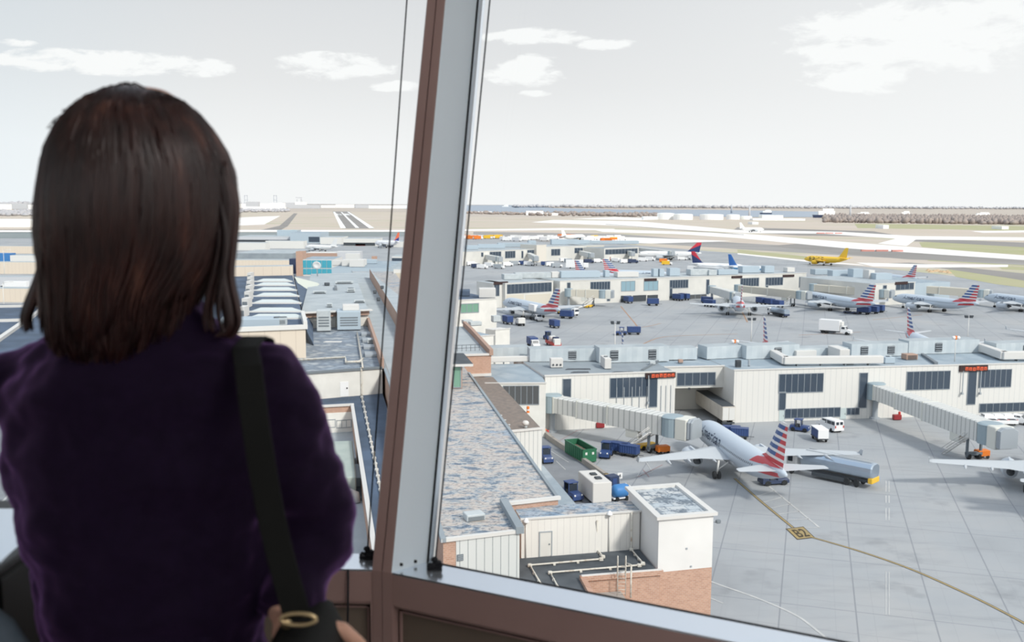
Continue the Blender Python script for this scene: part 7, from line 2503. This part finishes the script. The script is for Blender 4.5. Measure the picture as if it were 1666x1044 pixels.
# ------------------------------------------------------------------ the woman at the window
from mathutils import noise as mnoise
def remeshed(mb, voxel, name, material, parent, smooth_it=4, wrinkle=0.0, wscale=9.0, seed=0.0):
    """fuse overlapping pieces into one continuous skin"""
    me = bpy.data.meshes.new('raw')
    me.from_pydata(mb.v, [], mb.f)
    me.update()
    ob = bpy.data.objects.new('raw', me)
    COL.objects.link(ob)
    r = ob.modifiers.new('r', 'REMESH')
    r.mode = 'VOXEL'
    r.voxel_size = voxel
    s = ob.modifiers.new('s', 'SMOOTH')
    s.iterations = smooth_it
    s.factor = .5
    dg = bpy.context.evaluated_depsgraph_get()
    out = bpy.data.meshes.new_from_object(ob.evaluated_get(dg))
    bpy.data.objects.remove(ob)
    bpy.data.meshes.remove(me)
    out.name = name
    if wrinkle:
        nn = [v.normal.copy() for v in out.vertices]
        for v, n in zip(out.vertices, nn):
            q = Vector((v.co.x * wscale, v.co.y * wscale, v.co.z * wscale * 1.6 + seed))
            v.co += n * (mnoise.fractal(q, 1.0, 2.0, 3) * wrinkle)
    out.materials.clear()
    out.materials.append(material)
    out.polygons.foreach_set('use_smooth', [True] * len(out.polygons))
    o = bpy.data.objects.new(name, out)
    COL.objects.link(o)
    o.parent = parent
    return o

def ell(cx, cy, z, w, d, n=28, p=1.0):
    return [(cx + w * math.copysign(abs(math.cos(a)) ** p, math.cos(a)), cy + d * math.copysign(abs(math.sin(a)) ** p, math.sin(a)), z) for a in (2 * PI * k / n for k in range(n))]
PX, PY = -0.462, 1.22            # where she stands
pz = lambda h: h                  # heights below are measured from eye level of the camera
person = thing('person', 'woman in a dark purple jumper with shoulder-length brown hair, seen from behind', 'person', (PX, PY, FZ))
OFF = Vector((PX, PY, FZ))
def rel(v):                       # camera-height coordinates -> local to the person
    return (v[0] - OFF.x, v[1] - OFF.y, v[2] + CZ - OFF.z)
def relall(mb):
    mb.v = [rel(v) for v in mb.v]
    return mb
skin_m = mat('skin', (0.52, 0.30, 0.22, 1), .5)
bsdf(skin_m).inputs['Subsurface Weight'].default_value = .1
bsdf(skin_m).inputs['Subsurface Radius'].default_value = (.01, .004, .002)
knit = mat('purple_knit', (0.008, 0.003, 0.014, 1), .85, 0, .12)
kv = coords(knit, (1, 1, 1))
LK(knit, ramp(knit, noise(knit, kv, 60, 3), [(.3, (0.0055, 0.002, 0.0105, 1)), (.7, (0.008, 0.003, 0.015, 1))]), bsdf(knit).inputs['Base Color'])
bsdf(knit).inputs['Sheen Weight'].default_value = 1.0
bsdf(knit).inputs['Sheen Tint'].default_value = (.45, .22, .62, 1)
bsdf(knit).inputs['Sheen Roughness'].default_value = .35
trous = mat('dark_trousers', (0.015, 0.015, 0.02, 1), .8)
hairm = mat('brown_hair', (0.032, 0.014, 0.011, 1), .42, 0, .5)
hv = coords(hairm, (14, 14, 1.2))
LK(hairm, ramp(hairm, noise(hairm, hv, 3.0, 4), [(.38, (0.014, 0.0045, 0.0045, 1)), (.58, (0.036, 0.011, 0.009, 1)), (.74, (0.12, 0.050, 0.034, 1))]), bsdf(hairm).inputs['Base Color'])
bsdf(hairm).inputs['Anisotropic'].default_value = .4

HX, HY = -0.450, 1.225           # head centre
# ---- body: one skin from crown to feet
b = MB()
nseg = 32
rings = []
for k in range(1, 24):
    t = PI * k / 24
    z = .022 + .118 * math.cos(t)
    ring = []
    for j in range(nseg):
        a = 2 * PI * j / nseg
        w, d = .073 * math.sin(t) ** .8, .094 * math.sin(t) ** .8
        x, y = w * math.cos(a), d * math.sin(a)
        if z < -.03:                                   # jaw narrows
            x *= 1 - (-.03 - z) * 2.6
            y = y if y > 0 else y * (1 - (-.03 - z) * 3.5)
        f = max(0, math.sin(a))                        # +y is the face side
        def bump(cx, cz, sx, sz):
            return math.exp(-((x - cx) / sx) ** 2 - ((z - cz) / sz) ** 2) * (f > 0)
        y += .026 * bump(0, -.018, .010, .020) + .010 * bump(0, .006, .008, .026) + .008 * bump(0, -.058, .024, .007) + .008 * bump(0, -.09, .02, .012) + .005 * bump(0, .04, .05, .012)
        y -= .009 * (bump(-.030, .012, .014, .010) + bump(.030, .012, .014, .010)) + .004 * bump(0, -.052, .026, .002)
        ring.append((HX + x, HY + y, z))
    rings.append(ring)
b.loft(rings[::-1], 0, True)
for s in (-1, 1):                                      # ears
    b.loft([[(HX + s * (.070 + dx), HY - .012 + .016 * k_ * math.cos(a), .004 + .030 * k_ * math.sin(a)) for a in (2 * PI * i / 10 for i in range(10))] for dx, k_ in ((-.006, .8), (.008, 1), (.014, .75))], 0, True)
b.tube([(HX, HY - .015, -.05), (HX, HY - .018, -.11), (PX, PY - .012, -.19)], [.052, .054, .07], 16)
b.loft([ell(PX, PY, -.15, .07, .06), ell(PX, PY, -.20, .145, .085), ell(PX, PY, -.26, .165, .10), ell(PX, PY, -.40, .15, .10), ell(PX, PY, -.52, .125, .095), ell(PX, PY, -.64, .155, .11), ell(PX, PY, -.74, .165, .115)][::-1], 0, True)
SH_R, EL_R, WR_R = Vector((-.312, 1.22, -.235)), Vector((-.266, 1.255, -.440)), Vector((-.276, 1.165, -.512))
SH_L, EL_L, WR_L = Vector((-.610, 1.22, -.235)), Vector((-.565, 1.36, -.420)), Vector((-.450, 1.46, -.435))
for S_, E_, W_ in ((SH_R, EL_R, WR_R), (SH_L, EL_L, WR_L)):
    b.tube([S_, S_.lerp(E_, .5), E_, E_.lerp(W_, .4), W_], [.046, .043, .038, .036, .026], 14)
def hand(mb, wrist, d_f, d_w, d_n, curl):
    """palm with five jointed fingers: d_f along the fingers, d_w across towards the thumb, d_n out of the back"""
    d_f, d_w, d_n = d_f.normalized(), d_w.normalized(), d_n.normalized()
    pal = []
    for s, w, t in ((0, .024, .015), (.03, .034, .016), (.065, .040, .014), (.085, .038, .011)):
        c = wrist + d_f * s
        pal.append([c + d_w * w * math.cos(a) + d_n * t * math.sin(a) for a in (2 * PI * k / 12 for k in range(12))])
    mb.loft(pal, 0, True)
    for k, (off, L) in enumerate(((.029, .070), (.010, .078), (-.010, .073), (-.028, .058))):
        p = wrist + d_f * .078 + d_w * off
        pts, ang = [p], .12
        for seg in (.45, .32, .23):
            ang += curl
            dirn = d_f * math.cos(ang) - d_n * math.sin(ang) + d_w * off * .6
            p = p + dirn.normalized() * L * seg
            pts.append(p)
        mb.tube(pts, [.0092, .0088, .0080, .0068], 10)
    p = wrist + d_f * .022 + d_w * .026
    q = p + (d_w * .8 + d_f * .6 - d_n * .2).normalized() * .036
    r = q + (d_w * .35 + d_f * .9 - d_n * .35).normalized() * .030
    mb.tube([p, q, r, r + (d_f - d_n * .4).normalized() * .018], [.013, .0115, .0095, .0075], 10)
hand(b, WR_R + Vector((0, 0, 0.0)), Vector((.30, -.18, -.55)), Vector((.7, .1, .35)), Vector((.2, -.9, .2)), .34)
hand(b, WR_L, Vector((.9, .2, -.1)), Vector((.1, .1, 1)), Vector((.1, 1, 0)), .45)
for s in (-1, 1):
    hip, kn, an = Vector((PX + s * .085, PY, -.76)), Vector((PX + s * .09, PY + .015, -1.13)), Vector((PX + s * .09, PY - .02, -1.47))
    b.tube([hip, hip.lerp(kn, .5), kn, kn.lerp(an, .35), an], [.088, .075, .055, .056, .036], 16)
    b.loft([[(an.x + w * math.cos(a), an.y + y0 + l * math.sin(a), z) for a in (2 * PI * k / 14 for k in range(14))] for z, w, l, y0 in ((-1.549, .04, .12, .06), (-1.53, .042, .118, .06), (-1.50, .036, .08, .03), (-1.47, .034, .045, .0))], 0, True)
body = remeshed(relall(b), .006, 'body', skin_m, person, 3)
for s in (-1, 1):
    e = MB().lathe([(.001, -.0115), (.008, -.008), (.0115, 0), (.008, .008), (.001, .0115)], 12, 0, True)
    o = e.build('eye', mat('eye_white', (.8, .8, .78, 1), .2), person)
    o.location = rel((HX + s * .030, HY + .076, .012))
# ---- jumper
c = MB()
c.loft([ell(PX + .008, PY - .005, -.118, .062, .064), ell(PX + .006, PY - .004, -.150, .085, .078), ell(PX + .004, PY, -.185, .150, .098), ell(PX + .002, PY, -.222, .178, .116), ell(PX, PY, -.30, .178, .124), ell(PX - .002, PY, -.42, .158, .122), ell(PX + .004, PY, -.54, .140, .120), ell(PX + .004, PY, -.66, .152, .128), ell(PX, PY, -.76, .180, .135), ell(PX, PY, -.79, .178, .134)][::-1], 0, True)
c.tube([SH_R + Vector((-.06, 0, .022)), SH_R + Vector((-.012, 0, .008)), SH_R.lerp(EL_R, .3) + Vector((.004, 0, 0)), SH_R.lerp(EL_R, .6) + Vector((.008, 0, 0)), EL_R + Vector((.008, 0, .03)), EL_R + Vector((.013, -.006, -.004)), EL_R.lerp(WR_R, .5) + Vector((.0, 0, .004)), WR_R + Vector((0, 0, .012))], [.055, .062, .062, .060, .056, .050, .044, .034], 20)
c.tube([SH_L + Vector((.06, 0, .022)), SH_L + Vector((.0, 0, .006)), SH_L.lerp(EL_L, .4) + Vector((-.004, 0, 0)), EL_L, EL_L.lerp(WR_L, .6), WR_L], [.055, .064, .060, .056, .048, .036], 20)
jumper = remeshed(relall(c), .0075, 'jumper', knit, person, 6, .010, 11.0, 3.0)
t_ = MB()
t_.loft([ell(PX, PY, -.72, .168, .120), ell(PX, PY, -.78, .172, .122), ell(PX, PY, -.84, .17, .12)][::-1], 0, True)
for s in (-1, 1):
    hip, kn, an = Vector((PX + s * .085, PY, -.78)), Vector((PX + s * .09, PY + .015, -1.13)), Vector((PX + s * .09, PY - .02, -1.47))
    t_.tube([hip, hip.lerp(kn, .5), kn, kn.lerp(an, .5), an + Vector((0, 0, -.02))], [.092, .083, .068, .066, .062], 18)
remeshed(relall(t_), .012, 'trousers', trous, person, 3, .006, 8)
# ---- hair: an inner volume and several hundred locks laid over it
def hx(px, py, y=1.20):
    return D(px, py, y)
HL = [(143, 205, 232, .03), (149, 178, 266, .055), (160, 152, 292, .075), (180, 130, 315, .092), (210, 110, 338, .105), (245, 96, 358, .114), (285, 86, 372, .118), (330, 80, 376, .120), (375, 78, 374, .118), (410, 79, 362, .112), (435, 84, 345, .106), (460, 90, 322, .098), (490, 95, 308, .092), (520, 99, 300, .086), (552, 110, 288, .078), (580, 140, 262, .064)]
def hair_sec(py):
    for a_, b_ in zip(HL, HL[1:]):
        if a_[0] <= py <= b_[0]:
            f = (py - a_[0]) / (b_[0] - a_[0])
            return tuple(a_[i] + (b_[i] - a_[i]) * f for i in range(4))
    return HL[-1] if py > HL[-1][0] else HL[0]
def hair_pt(py, ang, k=1.0):
    """ang: 0 = towards the camera, +90 deg = her right (picture right)"""
    _, l, r_, dp = hair_sec(py)
    a3, b3 = hx(l, py), hx(r_, py)
    cx, w = (a3.x + b3.x) / 2, (b3.x - a3.x) / 2
    cy = HY - .025
    return Vector((cx + w * k * math.sin(ang), cy - dp * k * math.cos(ang), a3.z))
h = MB()
ringsh = []
for py in [q[0] for q in HL]:
    ringsh.append([hair_pt(py, 2 * PI * j / 36, .96) if abs(((j / 36 + .5) % 1) - .5) < .36 or py < 200 else Vector((hair_pt(py, 2 * PI * j / 36, .96).x, min(hair_pt(py, 2 * PI * j / 36, .96).y, HY + .045), hair_pt(py, 2 * PI * j / 36).z)) for j in range(36)])
h.loft(ringsh, 0, True)
rr = random.Random(12)
def lock(pts, r0, r1, n=5):
    m_ = len(pts)
    h.tube(pts, [max(.0006, min(1, (i + .3) / 3.5) * (r0 * (1 - (i / (m_ - 1)) ** 2.2) + r1 * (i / (m_ - 1)) ** 2.2)) for i in range(m_)], n)
for k in range(520):
    ang = rr.uniform(-2.05, 2.05)
    start = 144 + abs(rr.gauss(0, 1)) * 26
    end = rr.uniform(505, 622) - abs(ang) * rr.uniform(8, 34)
    ph = rr.uniform(0, 6)
    am = rr.uniform(.01, .045)
    pts = []
    for i in range(13):
        py = start + (end - start) * i / 12
        a = ang + am * math.sin(i * .8 + ph) + .05 * math.sin(i * .25 + ph)
        pts.append(hair_pt(py, a, 1.0 + rr.uniform(-.006, .012)))
    for i in range(9, 13):
        f = (i - 8) / 4
        pts[i] = pts[i] + Vector((.012 * math.sin(ph) * f, -.010 * f, -.006 * f))
    lock(pts, rr.uniform(.0028, .0058), .0008)
def free_lock(pix, y, r0, n, spread, jit=6):
    for k in range(n):
        o1, o2 = rr.uniform(-jit, jit), rr.uniform(-spread, spread)
        dy = rr.uniform(-.03, .03)
        pts = []
        for i, (px, py) in enumerate(pix):
            f = i / (len(pix) - 1)
            pts.append(D(px + o1 + o2 * f, py + rr.uniform(-3, 3), y + dy))
        fine = []
        for i in range(len(pts) - 1):
            p0, p1, p2, p3 = pts[max(0, i - 1)], pts[i], pts[i + 1], pts[min(len(pts) - 1, i + 2)]
            for j in range(4):
                t = j / 4
                fine.append(.5 * ((2 * p1) + (p2 - p0) * t + (2 * p0 - 5 * p1 + 4 * p2 - p3) * t * t + (3 * p1 - p0 - 3 * p2 + p3) * t ** 3))
        fine.append(pts[-1])
        lock(fine, r0 * rr.uniform(.7, 1.2), .0007)
free_lock([(362, 262), (376, 330), (372, 400), (368, 450), (378, 500), (380, 526), (370, 544), (358, 546)], 1.20, .0046, 46, 9, 11)
free_lock([(350, 300), (362, 380), (356, 440), (348, 480), (346, 515), (352, 540)], 1.19, .0034, 12, 12, 8)
free_lock([(90, 330), (80, 400), (66, 450), (52, 490), (44, 516), (46, 538)], 1.20, .0042, 24, 7, 7)
free_lock([(96, 380), (88, 440), (82, 490), (86, 540), (90, 570)], 1.18, .0042, 12, 10, 8)
for k in range(130):                                    # flyaways at the crown
    x0 = rr.uniform(108, 240)
    y0 = 147 + max(0, 222 - x0) ** 2 * .0046
    up = rr.uniform(0, 14)
    pts = [D(x0 + 6, y0 + 12, 1.2), D(x0, y0 + 1 - up * .5, 1.2 + rr.uniform(-.02, .02)), D(x0 - rr.uniform(4, 14), y0 - up, 1.2), D(x0 - rr.uniform(12, 26), y0 - up * .7 + 3, 1.2), D(x0 - rr.uniform(22, 38), y0 + rr.uniform(-2, 14), 1.2)]
    lock(pts, .0016, .0006, 4)
for k in range(40):                                     # loose hairs along both sides
    s = rr.choice((-1, 1))
    py = rr.uniform(200, 480)
    pts = [hair_pt(py + 30 * i, s * (1.45 + .05 * i), 1.0 + .012 * i * rr.random()) for i in range(4)]
    lock(pts, .0011, .0005, 4)
h.v = [(v[0] - OFF.x, v[1] - OFF.y, v[2] - OFF.z) for v in h.v]
h.build('hair', hairm, person)

# ---- shoulder bag
leather = mat('black_leather', (0.006, 0.0065, 0.006, 1), .75, 0, .15)
brass = mat('worn_brass', (0.55, 0.42, 0.24, 1), .35, .9)
bag = thing('shoulder_bag', 'black shoulder bag on a wide strap over the woman\'s right shoulder', 'bag', (-.262, 1.12, FZ + .70))
BO = Vector((-.262, 1.12, FZ + .70))
def brel(p):
    return Vector((p[0] - BO.x, p[1] - BO.y, p[2] - BO.z))
sp = [Vector((-.325, 1.318, CZ - .30)), Vector((-.326, 1.310, CZ - .23)), Vector((-.324, 1.265, CZ - .176)), Vector((-.321, 1.215, CZ - .166)), Vector((-.318, 1.16, CZ - .172)), D(404, 596, 1.112), D(409, 640, 1.092), D(417, 700, 1.086), D(428, 770, 1.084), D(441, 840, 1.083), D(455, 900, 1.082), D(470, 955, 1.08), D(484, 1005, 1.08)]
st_ = MB()
ringst = []
for i, p in enumerate(sp):
    d = (sp[min(i + 1, len(sp) - 1)] - sp[max(i - 1, 0)]).normalized()
    w = Vector((1, 0, 0))
    w = (w - d * w.dot(d)).normalized()
    if i > 4:
        w = (w + Vector((0, .25, 0)) - d * (Vector((0, .25, 0)).dot(d))).normalized()
    n = d.cross(w).normalized()
    ringst.append([brel(p + w * a_ + n * b_) for a_, b_ in ((-.0145, -.0015), (.0145, -.0015), (.0155, 0), (.0145, .0015), (-.0145, .0015), (-.0155, 0))])
st_.loft(ringst, 0, False)
st_.build('strap', leather, bag)
bm_ = MB()
rb_ = []
for z, w, d in ((-.70, .015, .10), (-.69, .035, .125), (-.62, .050, .14), (-.54, .045, .135), (-.505, .030, .115), (-.495, .012, .09)):
    rb_.append([brel((-.248 + w * math.copysign(abs(math.cos(a)) ** .6, math.cos(a)), 1.10 + d * math.copysign(abs(math.sin(a)) ** .6, math.sin(a)), CZ + z)) for a in (2 * PI * k / 24 for k in range(24))])
bm_.loft(rb_, 0, True)
bm_.build('bag_body', leather, bag)
rg = MB()
cc = brel(D(486, 1006, 1.076))
rg.tube([cc + Vector((.020 * math.cos(a), -.002, .007 * math.sin(a))) for a in (2 * PI * k / 20 for k in range(21))], .0026, 8)
rg.build('strap_ring', brass, bag, 'brass strap ring')
rg = MB()
cc = brel(D(466, 1014, 1.076))
rg.lathe([(.001, -.003), (.006, -.002), (.006, .002), (.001, .003)], 12, 0, True, Matrix.Translation(cc) @ Matrix.Rotation(PI / 2, 4, 'X'))
rg.build('strap_stud', brass, bag, 'brass stud')

# ------------------------------------------------------------------ things at the lower left of the cab
zc_ = CZ - .50
con = thing('console', 'black control console under the left window, cut by the picture edge', 'console', (-1.02, 1.42, FZ))
h_ = zc_ - FZ
MB().cbox((0, 0, h_ / 2), (.66, .30, h_), .012).build('housing', mat('console_black', (.006, .006, .007, 1), .5), con)
MB().cbox((0, 0, h_ + .006), (.67, .31, .012), .004).build('worktop', mat('console_top', (.02, .02, .022, 1), .4), con)
o = MB().loft([[(-.18, -.125, 0), (.145, -.115, 0), (.125, .115, 0), (-.18, .115, 0)], [(-.18, -.125, .006), (.145, -.115, .006), (.125, .115, .006), (-.18, .115, .006)]]).build('sill_stand_in', M['aluminium'], label='pale silvery panel lying on the black console at the left edge', cat='panel')
o.location = (-.835, 1.395, zc_ + .012)
ch = thing('office_chair', 'blue-grey office chair at the lower left corner beside the woman', 'chair', (-.775, 1.02, FZ), .12)
cf = mottled('blue_grey_fabric', (.055, .075, .095, 1), (.07, .09, .115, 1), 30)
bk_ = MB()
rk_ = []
for y, k in ((-.035, .88), (-.025, .97), (0, 1), (.025, .97), (.035, .88)):
    rk_.append([(.245 * k * math.copysign(abs(math.cos(a)) ** .55, math.cos(a)), y + .03 * math.cos(a) ** 2, .865 + .275 * k * math.copysign(abs(math.sin(a)) ** .55, math.sin(a))) for a in (2 * PI * i / 28 for i in range(28))])
bk_.loft(rk_, 0, True)
bk_.build('backrest', cf, ch)
se = MB()
rs_ = []
for z, k in ((.42, .9), (.435, 1), (.47, 1), (.49, .93)):
    rs_.append([(.25 * k * math.copysign(abs(math.cos(a)) ** .6, math.cos(a)), -.24 + .24 * k * math.copysign(abs(math.sin(a)) ** .6, math.sin(a)), z) for a in (2 * PI * i / 28 for i in range(28))])
se.loft(rs_, 0, True)
se.build('seat', cf, ch)
fr = MB()
fr.tube([(0, .05, .62), (0, .06, .45), (0, -.1, .40)], .02, 8)
fr.tube([(0, -.24, .42), (0, -.24, .10)], .03, 10)
for k in range(5):
    a = 2 * PI * k / 5
    fr.tube([(0, -.24, .11), (.28 * math.cos(a), -.24 + .28 * math.sin(a), .07)], .018, 8)
fr.build('base', M['gasket'], ch)
for k in range(5):
    a = 2 * PI * k / 5
    MB().wheel((.28 * math.cos(a), -.24 + .28 * math.sin(a), .03), .03, .03, 'Y', 10).build('castor', M['gasket'], ch)
# ------------------------------------------------------------------ end
bpy.context.view_layer.update()
